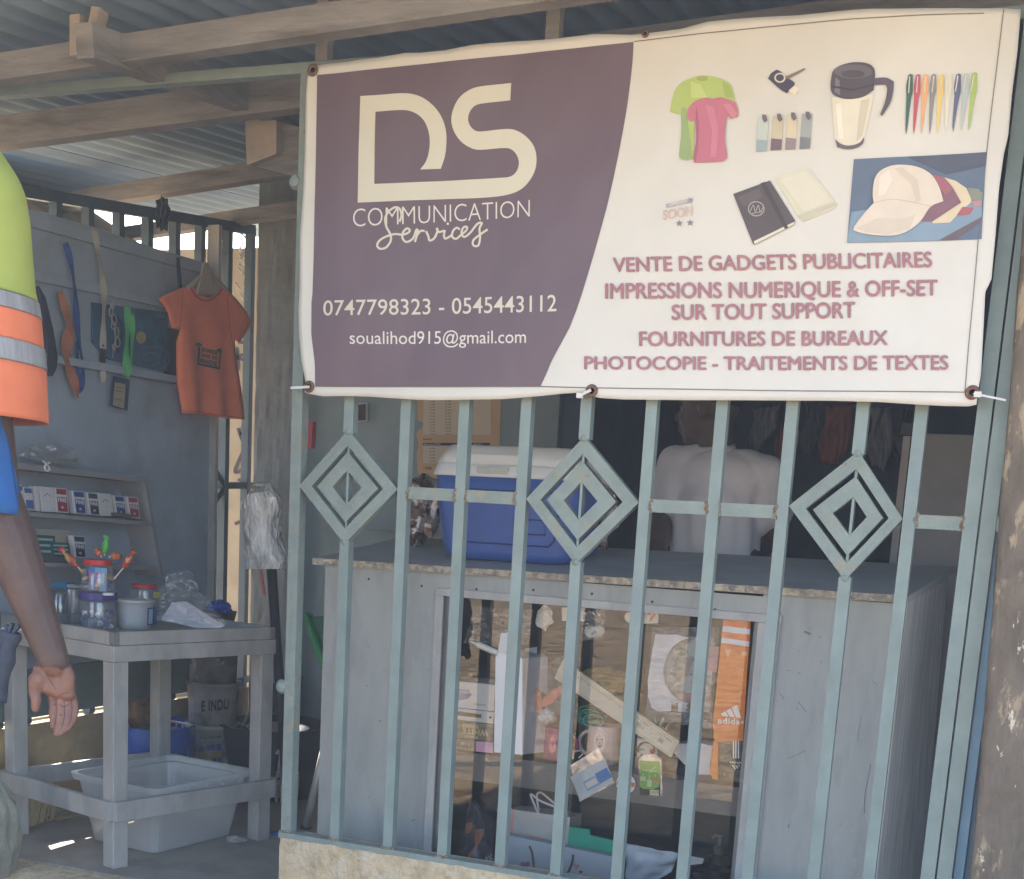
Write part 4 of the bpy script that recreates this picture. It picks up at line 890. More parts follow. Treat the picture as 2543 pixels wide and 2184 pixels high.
# mugs
def mug(c, r, h, m, label, hx=0):
    t = thing('photo_mug', label, 'mug', c, 'photo mugs on the display shelf')
    bm = NB(); lathe(bm, [(0, 0), (r*.93, 0), (r, .006), (r, h-.003), (r*.985, h), (r*.93, h-.002), (r*.93, .01), (0, .008)], c, 28); b = obj('cup', bm, m, t, True)
    if hx:
        cc = Vector(c)+Vector((hx*r*.95, 0, h*.5)); bm = NB()
        tube(bm, [cc+Vector((hx*.028*math.sin(math.pi*k/8), 0, .3*h*math.cos(math.pi*k/8))) for k in range(9)], .005, 8, False); obj('handle', bm, m, t, True)
    return t
def wrapproj(c, r):
    def f(q):
        d = ray(q); o = CAM; cx, cy = c[0], c[1]
        A = d.x*d.x+d.y*d.y; Bq = 2*((o.x-cx)*d.x+(o.y-cy)*d.y); Cq = (o.x-cx)**2+(o.y-cy)**2-(r+.0006)**2
        di = Bq*Bq-4*A*Cq
        t = (-Bq-math.sqrt(di))/(2*A) if di > 0 else -Bq/(2*A)
        return o+d*t
    return f
def face_print(c, r, cen, sx, sy, hair, skin, t):
    pr = wrapproj(c, r); pr2 = wrapproj(c, r+.0006); pr3 = wrapproj(c, r+.0012)
    def el(x, y, a, b, n=24): return ring_pts((cen[0]+x*sx, cen[1]+y*sy), a*sx, b*sy, n)
    decal('portrait', [el(0, .05, .72, .95)], pr, hair, t); decal('portrait', [el(0, .15, .48, .72)], pr2, skin, t)
    dk = ink(110, 60, 75)
    decal('portrait', [el(-.2, 0, .09, .04, 10), el(.2, 0, .09, .04, 10), el(0, .5, .13, .05, 10), el(.02, .27, .05, .05, 8)], pr3, dk, t)
c1 = pY(rj(1292, 1046), .39); c1.z = SZ+.001; r_1 = .034
magenta = mat('magenta_mug_print', (.23, .025, .11), .3, var=.25, scale=20)
mg = mug(c1, r_1, .090, magenta, 'magenta mug printed with a portrait, left of the two mugs', 1)
face_print(c1, r_1, r3(1285, 290), 78*.227, 120*.227, ink(150, 60, 95), ink(215, 130, 140), mg)
c2 = pY(rj(1572, 1085), .42); c2.z = SZ+.001; r_2 = .043
mg2 = mug(c2, r_2, .105, mat('blush_white_mug', (.55, .45, .42), .3, var=.06), 'pinkish white mug printed with a pink haired portrait, behind the badge', -1)
face_print(c2, r_2, r4(215, 250), 130*.227, 150*.227, ink(225, 150, 185), ink(225, 205, 200), mg2)
# green tape, yellow cloth
tp = pY(r2(150, 1470), .43); bm = NB()
for k in range(5):
    cc = tp+Vector((random.uniform(-.025, .02), .01*k-.03, random.uniform(-.012, .012)))
    tube(bm, [cc+Vector((.028*math.cos(a), .004*math.sin(3*a), .017*math.sin(a))) for a in [2*math.pi*i/18 for i in range(19)]], .0035, 6, False)
o = tag(obj('cord_coil', bm, mat('green_cord', (.05, .25, .18), .4, var=.3, scale=40), smooth=True), 'coil of green cord lying on the pinkish mug', 'cord')
p = pY(rj(1570, 540), .62); crumple('yellow_cloth', 'bundle of mustard yellow cloth behind the rulers', 'cloth', (p.x, .62, p.z-.02), (.075, .05, .035), mat('mustard_cloth', (.34, .24, .07), .8, var=.2), 11)
item('blue_folder', 'blue folder edge showing behind the ruler pack', 'folder', L(r2, (180, 1070), (315, 1110), (310, 1185), (175, 1110)), .58, .01, mat('blue_card', (.02, .07, .35), .5))
item('support_block', 'brown card box holding up the goods on the shelf', 'box', L(rj, (1430, 830), (1780, 860), (1770, 1100), (1640, 1090), (1430, 1000)), .60, .06, brown_card)
# ruler pack
rl = thing('ruler_pack', 'pack of cream rulers leaning diagonally across the shelf', 'ruler', pY(rj(1660, 740), .3145))
rq = L(rj, (1335, 450), (2038, 945), (1988, 1042), (1283, 562))
cream_r = mat('cream_ruler_plastic', (.50, .46, .35), .35, var=.08, scale=12)
bm = NB(); prism(bm, [pY(q  , .3145) for q in rq], (0, .012, 0)); obj('ruler', bm, cream_r, rl)
pr = atY(.3135); A_, B_, C_, D_ = [Vector(q) for q in rq]
def rp(u, v): p = (A_*(1-u)+B_*u)*(1-v)+(D_*(1-u)+C_*u)*v; return (p.x, p.y)
decal('inner_panel', [[rp(.03, .16), rp(.97, .16), rp(.97, .84), rp(.03, .84)]], pr, mat('pale_cream_panel', (.54, .51, .42), .35), rl)
decal('scale_marks', [[rp(u, .2), rp(u+.004, .2), rp(u+.004, .30 if k % 5 else .36), rp(u, .30 if k % 5 else .36)] for k, u in [(k, .06+.018*k) for k in range(49)]], atY(.3128), ink(120, 115, 100), rl)
text_on('lettering', 'PAX', [rp(.735, .62), rp(.665, .62), rp(.665, .42), rp(.735, .42)], atY(.3128), ink(135, 150, 150), rl, .01)
decal('print', [[rp(.75, .45), rp(.775, .38), rp(.80, .45), rp(.79, .62), rp(.775, .5)]], atY(.3128), ink(120, 170, 185), rl)
decal('print', [[rp(.91, .22), rp(.955, .22), rp(.955, .3), rp(.91, .3)], [rp(.86, .42), rp(.90, .42), rp(.90, .66), rp(.86, .66)]], atY(.3128), ink(165, 160, 140), rl)
# pens behind
for q0, q1, c, lab in (((835, 1560), (835, 1475), (.03, .25, .10), 'short green pen standing behind the ruler pack'), ((870, 1610), (925, 1480), (.5, .5, .52), 'silver pen standing behind the ruler pack'), ((940, 1620), (985, 1545), (.35, .30, .2), 'brass tipped pen standing behind the ruler pack')):
    bm = NB(); tube(bm, [pY(r2(*q0), .40), pY(r2(*q1), .40)], [.005, .0035], 8); tag(obj('pen', bm, mat('pen_%d' % int(c[0]*1000), c, .35)), lab, 'pen', 'pens behind the ruler pack')
# sign card with round hoop, key fob
sg = item('sign_card', 'small cream sign card behind the green badge', 'card', L(r4, (630, 230), (830, 290), (850, 460), (625, 440)), .355, .006, mat('cream_card', (.52, .49, .43), .6))
text_on('lettering', 'arc', L(r4, (650, 335), (712, 345), (712, 372), (648, 368)), atY(.3535), ink(45, 40, 45), sg, .02)
text_on('lettering', 'dela', L(r4, (665, 400), (745, 410), (745, 440), (660, 432)), atY(.3535), ink(45, 40, 45), sg, .02)
bm = NB(); cc = pY(r4(725, 360), .348); tube(bm, [pY(r4(725+92*math.cos(a), 362+80*math.sin(a)), .348) for a in [math.radians(160+25*k) for k in range(11)]], .0022, 8); 
hp = tag(obj('key_loop', bm, black_pl, smooth=True), 'black key loop with a red bead above the green badge', 'key loop')
bm = NB(); ball(bm, pY(r4(795, 380), .347), (.008, .005, .006), 12); obj('bead', bm, mat('red_bead', (.30, .02, .03), .3), hp)
gb = thing('green_badge', 'bright green printed badge in a clear holder hanging inside the glass', 'badge', pY(r4(770, 640), .325))
bm = NB(); prism(bm, [pY(q, .325) for q in L(r4, (640, 470), (690, 420), (820, 410), (890, 470), (905, 880), (650, 865))], (0, .004, 0)); obj('holder', bm, plastic_film('badge_holder', .2, (.8, .8, .78), .35, 20, .2, .1), gb)
gp2 = atY(.3235)
decal('card', [L(r4, (655, 480), (865, 490), (880, 560), (878, 720), (860, 770), (800, 795), (690, 790), (655, 760))], gp2, mat('leaf_green_print', (.16, .37, .05), .5), gb)
decal('card', [L(r4, (655, 762), (690, 792), (800, 797), (862, 772), (880, 720), (875, 868), (655, 858))], atY(.3242), ink(55, 55, 45), gb)
decal('barcode', [L(r4, (765, 800), (865, 805), (865, 865), (765, 858))], atY(.323), ink(215, 210, 180), gb)
decal('barcode', [L(r4, (x, 810), (x+4, 810), (x+4, 850), (x, 850)) for x in range(775, 860, 12)], atY(.3225), ink(70, 70, 60), gb)
decal('print', [[r4(*q) for q in quad] for s in ([(680, 580), (760, 590), (800, 570), (830, 545)], [(760, 620), (780, 600), (840, 600)], [(690, 620), (690, 650)], [(760, 640), (760, 690)], [(825, 630), (825, 665)]) for quad in ribbon_poly(s, 9)], atY(.323), ink(190, 215, 160), gb)
decal('print', [L(r4, (660, 655), (720, 655), (720, 705), (660, 700)), L(r4, (735, 690), (788, 695), (785, 770), (735, 765))], atY(.3228), ink(190, 195, 160), gb)
decal('print', [L(r4, (798, 668), (860, 672), (852, 715), (805, 712))], atY(.3228), ink(215, 125, 60), gb)
idb = thing('name_badge', 'pale blue name badge in a clear holder tilted in front of the mugs', 'badge', pY(rj(1510, 1150), .322))
bm = NB(); prism(bm, [pY(q, .322) for q in L(rj, (1378, 1092), (1550, 983), (1650, 1196), (1436, 1310))], (0, .003, 0)); obj('holder', bm, MATS['badge_holder'], idb)
ipj = atY(.3205)
decal('card', [L(rj, (1380, 1160), (1590, 1048), (1642, 1190), (1440, 1300))], ipj, mat('pale_blue_card', (.50, .55, .57), .5), idb)
decal('print', [L(rj, (1455, 1190), (1530, 1150), (1562, 1205), (1482, 1248))], atY(.3198), ink(120, 160, 200), idb); decal('print', [L(rj, (1528, 1142), (1600, 1102), (1632, 1160), (1560, 1202))], atY(.3192), ink(40, 115, 185), idb)
decal('print', [L(rj, (1468, 1200), (1530, 1166), (1548, 1196), (1484, 1230))], atY(.3186), ink(215, 205, 195), idb)
bm = NB(); tube(bm, [pY(q, .318) for q in L(rj, (1395, 1050), (1400, 1005), (1440, 1000), (1455, 1020), (1430, 1045))], .0025, 7); obj('clip', bm, MATS['cream_plastic'], idb)
rb_ = thing('round_badge', 'round white and orange badge leaning on the shelf edge', 'badge', pY(rj(1718, 1200), .322))
bm = NB(); R90 = Matrix.Rotation(math.pi/2, 3, 'X'); cc = pY(rj(1718, 1200), .322); lathe(bm, [(0, 0), (.0255, 0), (.0265, .001), (.0265, .004), (0, .004)], cc, 32, R90); obj('disc', bm, white_pl, rb_)
bm = NB(); lathe(bm, [(0.0265, -.001), (.028, .0), (.028, .003), (.0265, .0035)], cc, 32, R90); obj('rim', bm, black_pl, rb_)
for x0_, x1_ in ((-.025, -.012), (.012, .025)):
    bm = NB(); box2(bm, (cc.x+x0_, cc.y-.0052, cc.z-.006), (cc.x+x1_, cc.y-.0045, cc.z+.006)); obj('band', bm, orange_pl, rb_)
# toy wheel
tw = thing('toy_car', 'dark toy car with a grey wheel behind the ruler pack', 'toy car', pY(r4(1015, 510), .40))
bm = NB(); lathe(bm, [(0, -.004), (.006, -.004), (.010, 0), (.0165, -.002), (.0165, .012), (0, .012)], pY(r4(1015, 515), .40), 24, R90); obj('wheel', bm, mat('grey_rubber', (.10, .095, .085), .5), tw)
bm = NB(); prism(bm, [pY(q, .415) for q in L(r4, (900, 430), (960, 400), (1150, 480), (1140, 630), (900, 640))], (0, .06, 0)); obj('body', bm, black_pl, tw)
# white and orange jerseys in wrap
wj = thing('white_jersey', 'white jersey with a round neck and the number 18 in clear wrap', 'jersey', pY(r2(900, 1400), .345))
whitec = mat('white_cloth', (.68, .68, .72), .8, var=.05, bump=.2, bscale=30)
cpts = [(835, 560), (960, 565), (1080, 560), (1190, 600), (1100, 640), (1020, 700), (965, 790), (930, 900), (920, 1000), (950, 1120), (1010, 1220), (1090, 1290), (1230, 1330), (1230, 1415), (1000, 1410), (850, 1410), (790, 1370), (755, 1250), (750, 1080), (775, 900), (805, 720)]
bm = NB(); prism(bm, [pY(r2(*q), .345) for q in cpts], (0, .02, 0)); obj('collar', bm, whitec, wj)
bm = NB(); prism(bm, [pY(r2(*q), .369) for q in ((940, 590), (1480, 600), (1440, 1420), (930, 1400))], (0, .01, 0)); obj('cloth', bm, mat('faded_print_cloth', (.34, .28, .20), .7, var=.5, scale=30, col2=(.5, .5, .45), mix=(.5, .55), s2=25, col3=(.10, .14, .08), mix3=(.6, .64), s3=18), wj)
decal('print', [L(r2, (1030, 1240), (1100, 1210), (1440, 1200), (1400, 1330), (1230, 1330), (1090, 1285))], atY(.3675), mat('peach_print', (.52, .26, .15), .7, var=.2), wj)
text_on('lettering', '18', L(r2, (1012, 1318), (1370, 1330), (1365, 1425), (1008, 1415)), atY(.343), ink(120, 100, 70), wj, .05)
sheet_film('wrap', L(r2, (800, 480), (1540, 480), (1450, 1600), (720, 1500)), .330, film2, wj, 4, .012)
item('pink_packet', 'pink wrapped packet beside the orange jersey', 'packet', L(r2, (1400, 690), (1540, 700), (1510, 980), (1390, 960)), .36, .03, mat('pink_wrap', (.50, .20, .20), .35, var=.4, scale=25))
oj = thing('orange_jersey', 'folded orange jersey with two white stripes hanging behind the glass', 'jersey', pY(r2(1680, 1400), .33))
orc = mat('orange_cloth', (.72, .22, .03), .6, var=.12, scale=8, bump=.3, bscale=25, col2=(.66, .14, .02), mix=(.5, .6), s2=5)
bm = NB(); prism(bm, [pY(r2(*q), .312) for q in ((1590, 345), (1890, 365), (1870, 700), (1845, 1000), (1810, 1640), (1480, 1610), (1465, 1560), (1510, 1150), (1560, 640))], (0, .025, 0)); obj('cloth', bm, orc, oj)
ojp = atY(.3105)
decal('stripe', [L(r2, (1580, 466), (1882, 502), (1878, 564), (1572, 530)), L(r2, (1568, 596), (1874, 640), (1868, 698), (1560, 652))], ojp, whitec, oj)
decal('collar', [L(r2, (1600, 725), (1675, 725), (1635, 825))], ojp, mat('pale_orange', (.72, .42, .22), .6), oj)
decal('logo', [L(r2, (1557, 1440), (1612, 1405), (1640, 1470), (1575, 1465)), L(r2, (1620, 1400), (1668, 1375), (1712, 1478), (1655, 1472)), L(r2, (1678, 1368), (1735, 1340), (1784, 1486), (1728, 1480))], ojp, white_pl, oj)
text_on('lettering', 'adidas', L(r2, (1525, 1478), (1815, 1500), (1815, 1558), (1525, 1545)), ojp, white_pl, oj, .03)
bm = NB(); prism(bm, [pY(r2(*q), .306) for q in ((1480, 1612), (1812, 1545), (1800, 1735), (1500, 1750), (1475, 1700))], (0, .03, 0)); obj('fold', bm, orc, oj)
bm = NB(); prism(bm, [pY(r4(*q), .308) for q in ((1460, 270), (1512, 280), (1508, 690), (1450, 685), (1420, 600))], (0, .01, 0)); obj('tail', bm, orc, oj)
decal('seam_print', [L(r2, (1790, 740), (1850, 760), (1850, 800), (1785, 790))], ojp, mat('pale_orange', (.72, .42, .22), .6), oj)
bp = item('black_packet', 'black jersey packet with three white stripes under the orange jersey', 'packet', L(r4, (1510, 275), (1790, 260), (1752, 720), (1508, 690)), .318, .02, mat('grey_black_wrap', (.05, .045, .035), .25, var=.5, scale=14, bump=.4))
decal('stripe', [L(r4, (x, 262), (x+14, 262), (x+13, 460), (x-1, 458)) for x in (1674, 1700, 1728)], atY(.3165), white_pl, bp)
text_on('lettering', 'adidas', L(r4, (1790, 526), (1638, 516), (1640, 492), (1792, 500)), atY(.3165), ink(200, 200, 185), bp, .03)
decal('logo', [L(r4, (1660, 530), (1680, 530), (1712, 570), (1695, 588)), L(r4, (1692, 530), (1712, 530), (1735, 560), (1722, 572)), L(r4, (1724, 530), (1742, 532), (1752, 545), (1745, 552))], atY(.3165), ink(200, 200, 185), bp)
item('white_bundle', 'white cloth bundle on the shelf left of the black packet', 'cloth', L(r4, (1060, 300), (1310, 290), (1450, 320), (1420, 560), (1430, 640), (1290, 635), (1140, 520), (1020, 390)), .40, .06, whitec)
# tags hung along the top of the pane
tg = 'small tags hung along the top of the pane'
p = pY(r1(1380, 430), .335); o = crumple('cloth_tag', 'crumpled white cloth tag hanging at the top of the pane', 'tag', p, (.022, .008, .026), mat('white_cloth_tag', (.60, .56, .48), .6, var=.2, scale=50), 2, 3, None, .5); o['group'] = tg
item('card_tag', 'plain white card tag hanging behind the fifth bar', 'tag', L(r1, (1600, 300), (1900, 310), (1895, 475), (1605, 470)), .335, .003, card, tg)
for (x, y, rr), lab in (((120, 525, .0165), 'round white pin badge in a clear sleeve at the top of the pane'), ((215, 520, .0145), 'second round white pin half hidden behind the first'), ((560, 370, .0145), 'round pale pin partly behind the sixth bar')):
    p = pY(r2(x, y), .332 if x == 120 else .342); t = thing('pin_badge', lab, 'badge', p, tg)
    bm = NB(); lathe(bm, [(0, .002), (rr*.8, .0025), (rr, 0), (rr, -.003), (0, -.003)], p, 24, Matrix.Rotation(math.pi/2, 3, 'X')); obj('disc', bm, mat('pearl_white', (.58, .56, .50), .3, var=.08), t, False)
    bm = NB(); tube(bm, [p+Vector((rr*math.cos(a), -.002, rr*math.sin(a))) for a in [2*math.pi*k/20 for k in range(21)]], .0014, 6, False); obj('rim', bm, mat('bright_rim', (.6, .6, .58), .2, metal=.6), t, True)
tag(sheet_film("clear_sleeve", L(r2, (30, 300), (280, 280), (270, 605), (30, 630)), .33, film), "clear sleeve around the two round pin badges", "plastic sleeve")
o = item('square_tag', 'square white tag with an orange figure near the top of the pane', 'tag', L(r2, (720, 290), (862, 292), (868, 360), (862, 438), (705, 442)), .335, .003, card, tg)
decal('print', [L(r2, (815, 320), (840, 345), (800, 400), (765, 432), (775, 385), (800, 345))], atY(.3335), ink(215, 140, 80), o); decal('print', [L(r2, (740, 310), (790, 318), (780, 345), (745, 340))], atY(.3335), ink(165, 110, 80), o)
# ---- lower compartment
BZ = .119
bo = thing('black_packet', 'black and orange clothing packet in clear wrap, lower left of the case', 'packet', pY(r3(470, 1500), .40))
bm = NB(); prism(bm, [pY(r3(*q), .40) for q in ((400, 930), (640, 1130), (640, 1690), (200, 1690), (290, 1300))], (0, .06, 0)); obj('cloth', bm, mat('black_cloth', (.018, .02, .028), .6, var=.5, scale=12), bo)
decal('panel', [L(r3, (440, 1230), (535, 1230), (540, 1280), (440, 1470), (370, 1570), (365, 1500), (430, 1450)), L(r3, (345, 1170), (410, 1150), (415, 1200), (380, 1270), (330, 1280)), ], atY(.3985), orange_pl, bo)
text_on('lettering', 'PX', L(r3, (545, 1545), (620, 1500), (640, 1560), (560, 1600)), atY(.3985), ink(170, 170, 170), bo, .03)
sheet_film('wrap', L(r3, (395, 920), (480, 950), (660, 1700), (200, 1700)), .385, plastic_film('thin_wrap', .16, (.7, .7, .7), .06, 30, .9, .12), bo, 9, .025)
gb_ = thing('gift_bag', 'pale pink gift bag with white rope handles in the lower case', 'bag', pY(r3(1050, 1400), .42))
bm = NB(); prism(bm, [pY(q, .42) for q in L(rj, (1008, 1355), (1378, 1405), (1358, 1700), (1000, 1690))], (.01, .07, 0)); obj('bag', bm, mat('pale_cream_card', (.60, .55, .50), .5, var=.03), gb_)
decal('print', [L(r3, (812, 1010), (862, 1018), (852, 1290), (795, 1280)), L(r3, (1030, 1290), (1285, 1360), (1285, 1395), (1060, 1320))], atY(.4185), ink(235, 165, 155), gb_)
decal('print', [[r3(*q) for q in quad] for s in ([(860, 1080), (1040, 1300)], [(1290, 1270), (1190, 1345)], [(1090, 1180), (1180, 1200)]) for quad in ribbon_poly(s, 4)], atY(.4185), ink(190, 175, 160), gb_)
bm = NB(); tube(bm, smooth_path([pY(r3(*q), .425) for q in ((1130, 1055), (1050, 870), (1065, 855), (1150, 920), (1310, 985))], 4), .003, 7); obj('rope_handle', bm, whitec, gb_)
bm = NB(); tube(bm, smooth_path([pY(r3(*q), .435) for q in ((1140, 1050), (1115, 870), (1145, 830), (1190, 850), (1320, 960))], 4), .003, 7); obj('rope_handle', bm, whitec, gb_)
hb = thing('heart_bag', 'large white gift bag printed with pink hearts at the bottom of the case', 'bag', pY(rj(1300, 1700), .36))
bm = NB(); prism(bm, [pY(q, .36) for q in L(rj, (998, 1512), (1640, 1642), (1625, 2000), (985, 1950))], (0, .03, 0)); obj('bag', bm, mat('cool_white_card', (.60, .62, .64), .45, var=.03), hb)
item('green_card', 'strip of green card showing above the white heart bag', 'card', L(rj, (1000, 1505), (1290, 1568), (1290, 1600), (1000, 1560)), .395, .006, mat('green_card', (.05, .27, .17), .5))
def heart(c, s, rot=0):
    out = []
    for k in range(24):
        t = 2*math.pi*k/24; x = 16*math.sin(t)**3; y = -(13*math.cos(t)-5*math.cos(2*t)-2*math.cos(3*t)-math.cos(4*t))
        out.append((c[0]+s*(x*math.cos(rot)-y*math.sin(rot)), c[1]+s*(x*math.sin(rot)+y*math.cos(rot))))
    return out
for c, s, col, rr in (((988, 1625), 3.3, (190, 125, 170), -.1), ((1545, 1640), 2.3, (215, 150, 140), .1), ((1595, 1700), 1.3, (180, 80, 130), 0), ((1640, 1775), 2.6, (200, 80, 110), .1)):
    decal('heart_print', [[r3(*q) for q in heart(c, s, rr)]], atY(.3585), ink(*col), hb)
for pts in (((1030, 1415), (1058, 1480), (1072, 1580), (1085, 1700)), ((1510, 1510), (1500, 1590), (1460, 1690), (1410, 1740))):
    bm = NB(); tube(bm, smooth_path([pY(r3(*q), .356) for q in pts], 4), .0028, 7); obj('rope_handle', bm, mat('brown_rope', (.18, .15, .12), .8), hb)
item('green_folder', 'bright sea green folder standing behind the heart bag', 'folder', L(rj, (1372, 1462), (1496, 1477), (1500, 1512), (1645, 1545), (1645, 1660), (1362, 1590)), .40, .012, mat('sea_green_plastic', (.03, .42, .27), .4, var=.08))
item('lime_folder', 'thin lime folder edge under the green folder', 'folder', L(rj, (1500, 1600), (1645, 1625), (1645, 1660), (1490, 1640)), .392, .005, mat('lime_plastic', (.35, .45, .05), .4))
item('navy_folder', 'navy folder edge behind the sea green folder', 'folder', L(r4, (105, 1285), (365, 1355), (365, 1420), (105, 1340)), .42, .01, mat('navy_plastic', (.01, .02, .12), .4))
sheet_m = mat('glossy_white_sheet', (.66, .68, .72), .25, var=.08, scale=20, bump=.3, bscale=25)
bm = NB(); P = [pY(q, .39) for q in L(rj, (1715, 1562), (2035, 1625), (1980, 1745), (1700, 1900))]
grid(bm, lambda u, v: (P[0]*(1-u)+P[1]*u)*(1-v)+(P[3]*(1-u)+P[2]*u)*v+Vector((0, .02*v+.02*noise.noise(Vector((u*4, v*4, 2))), 0)), 16, 10)
r_ = bmesh.ops.extrude_face_region(bm, geom=list(bm.faces)); bmesh.ops.translate(bm, vec=(0, .004, 0), verts=[v for v in r_['geom'] if isinstance(v, bmesh.types.BMVert)])
tag(obj('white_wrapper', bm, sheet_m, smooth=True), 'creased glossy white wrapper lying at the bottom of the case', 'wrapper')
pb = thing('pump_bottle', 'dark hand pump bottle at the lower right of the case', 'bottle', pY(r4(1520, 1700), .46))
pc = pY(r4(1520, 1500), .46); pk_ = mat('olive_plastic', (.12, .12, .09), .4)
bm = NB(); lathe(bm, [(0, -.10), (.03, -.10), (.032, -.06), (.030, -.01), (.017, 0)], pc, 20); obj('bottle', bm, black_pl, pb, True)
bm = NB(); lathe(bm, [(.016, 0), (.0165, .018), (.012, .022), (.006, .024), (.005, .046), (0, .046)], pc, 18); obj('collar', bm, pk_, pb)
bm = NB(); tube(bm, [pc+Vector((.006, 0, .048)), pc+Vector((-.012, -.003, .049)), pc+Vector((-.021, -.004, .040))], [.006, .005, .004], 8); obj('nozzle', bm, pk_, pb)
p = pY(r4(1440, 1720), .38); crumple('black_bag', 'black plastic bag with white lettering at the lower right of the case', 'bag', (p.x, .43, p.z-.03), (.065, .05, .045), mat('shiny_black_plastic', (.015, .015, .02), .2, bump=.6, bscale=30), 6)
item('white_slip', 'small white paper slip above the black bag in the case', 'paper', L(r4, (1198, 1525), (1358, 1555), (1340, 1610), (1196, 1625)), .40, .002, card)
# ================================================================ things on the grey display board
XB = XW+.055
def hx(pts): return [pX(q, XB) for q in pts]
def strap(name, label, cat, pts, w, m, X=XB, parent=None, th=.0015, group='lanyards and ribbons hung on the board'):
    """flat ribbon hanging in the board's plane along traced points"""
    P = [pX(q, X) for q in smooth_path([Vector(q) for q in pts], 5)]; bm = NB(); rows = []
    for i, p in enumerate(P):
        d = (P[min(i+1, len(P)-1)]-P[max(i-1, 0)]).normalized(); nrm = Vector((0, -d.z, d.y)).normalized()
        ww = w if not hasattr(w, '__len__') else w[0]+(w[1]-w[0])*math.sin(math.pi*i/(len(P)-1))
        off = Vector((.004*math.sin(i*.6), 0, 0))
        rows.append([bm.verts.new(p+nrm*ww/2+off), bm.verts.new(p-nrm*ww/2-off), bm.verts.new(p-nrm*ww/2-off+Vector((th, 0, 0))), bm.verts.new(p+nrm*ww/2+off+Vector((th, 0, 0)))])
    for i in range(len(rows)-1):
        for k in range(4): bm.faces.new((rows[i][k], rows[i+1][k], rows[i+1][(k+1) % 4], rows[i][(k+1) % 4]))
    bm.faces.new(rows[0]); bm.faces.new(rows[-1][::-1])
    o = obj(name, bm, m, parent, False)
    return tag(o, label, cat, group) if label else o
def ae(*p): return [q for q in p]
blue_rib = mat('blue_ribbon', (.02, .07, .28), .6, var=.15); or_rib = mat('orange_ribbon', (.42, .16, .08), .6, var=.15)
strap('lanyard', 'royal blue lanyard loop hanging beside the orange ribbon', 'lanyard', [ra(395, 1470), ra(430, 1600), re(455, 20), re(470, 250), re(500, 450), re(488, 575), re(472, 560), re(465, 300)], .020, blue_rib)
strap('ribbon', 'twisted rust orange ribbon hanging nearest the vest', 'ribbon', [re(362, -10), re(400, 120), re(425, 220), re(400, 330), re(420, 460), re(455, 560), re(468, 640)], (.018, .045), or_rib, XB+.01)
cl_ = thing('lanyard', 'cream lanyard with snap buttons hanging down the middle of the board', 'lanyard', pX(re(625, 200), XB), 'lanyards and ribbons hung on the board')
crm = mat('cream_strap', (.45, .43, .37), .7, var=.1)
strap('strap', None, None, [ra(565, 1385), ra(590, 1500), ra(615, 1650), re(628, 20), re(625, 180), re(622, 340)], .024, crm, XB, cl_)
strap('strap_end', None, None, [re(622, 345), re(622, 425)], .020, black_pl, XB, cl_); strap('strap_end', None, None, [re(622, 425), re(622, 545)], .020, crm, XB+.002, cl_)
for y in (322, 466):
    bm = NB(); ball(bm, pX(re(624, y), XB+.006), (.003, .005, .005), 10); obj('snap', bm, mat('dull_brass', (.2, .15, .1), .4, metal=.5), cl_)
# key charms
kc = thing('key_charm', 'string of silver key charms hanging between the cream and green lanyards', 'key charm', pX(re(680, 200), XB), 'lanyards and ribbons hung on the board')
sil = mat('silver_charm', (.45, .45, .45), .3, metal=.7, var=.3, scale=60)
for x, y, r in ((680, 80, .008), (672, 120, .010), (690, 165, .013), (684, 200, .009), (705, 240, .011), (712, 300, .012), (690, 330, .007)):
    bm = NB(); p = pX(re(x, y), XB+.004); tube(bm, [p+Vector((0, r*math.cos(a), 1.4*r*math.sin(a))) for a in [2*math.pi*k/10 for k in range(11)]], .0028, 6, False); obj('ring', bm, sil, kc)
bm = NB(); tube(bm, [pX(q, XB) for q in L(re, (680, 60), (675, 150), (700, 230), (690, 330), (680, 400))], .002, 6); obj('chain', bm, sil, kc)
gl_ = thing('lanyard', 'bright green lanyard holding a name badge', 'lanyard', pX(re(780, 300), XB), 'lanyards and ribbons hung on the board')
grn = mat('green_ribbon', (.10, .45, .16), .6, var=.12)
strap('strap', None, None, [re(768, 80), re(772, 200), re(764, 350), re(758, 505)], .026, grn, XB+.01, gl_); strap('strap', None, None, [re(795, 130), re(800, 250), re(790, 420), re(762, 505)], .022, grn, XB+.013, gl_)
bm = NB(); prism(bm, [pX(q, XB+.004) for q in L(re, (682, 503), (780, 528), (766, 716), (664, 686))], (.004, 0, 0)); hb2 = obj('badge_holder', bm, mat('navy_plastic_frame', (.03, .05, .12), .4), gl_)
bm = NB(); face_poly(bm, [pX(q, XB+.0095) for q in L(re, (696, 543), (760, 555), (750, 703), (682, 682))]); obj('card', bm, mat('beige_card', (.40, .35, .26), .6, var=.05), hb2)
decal('print', [L(re, (700, 570), (748, 578), (747, 584), (699, 576)), L(re, (698, 590), (746, 598), (745, 604), (697, 596)), L(re, (694, 640), (742, 650), (741, 656), (693, 646))], atX(XB+.0105), ink(120, 110, 100), hb2)
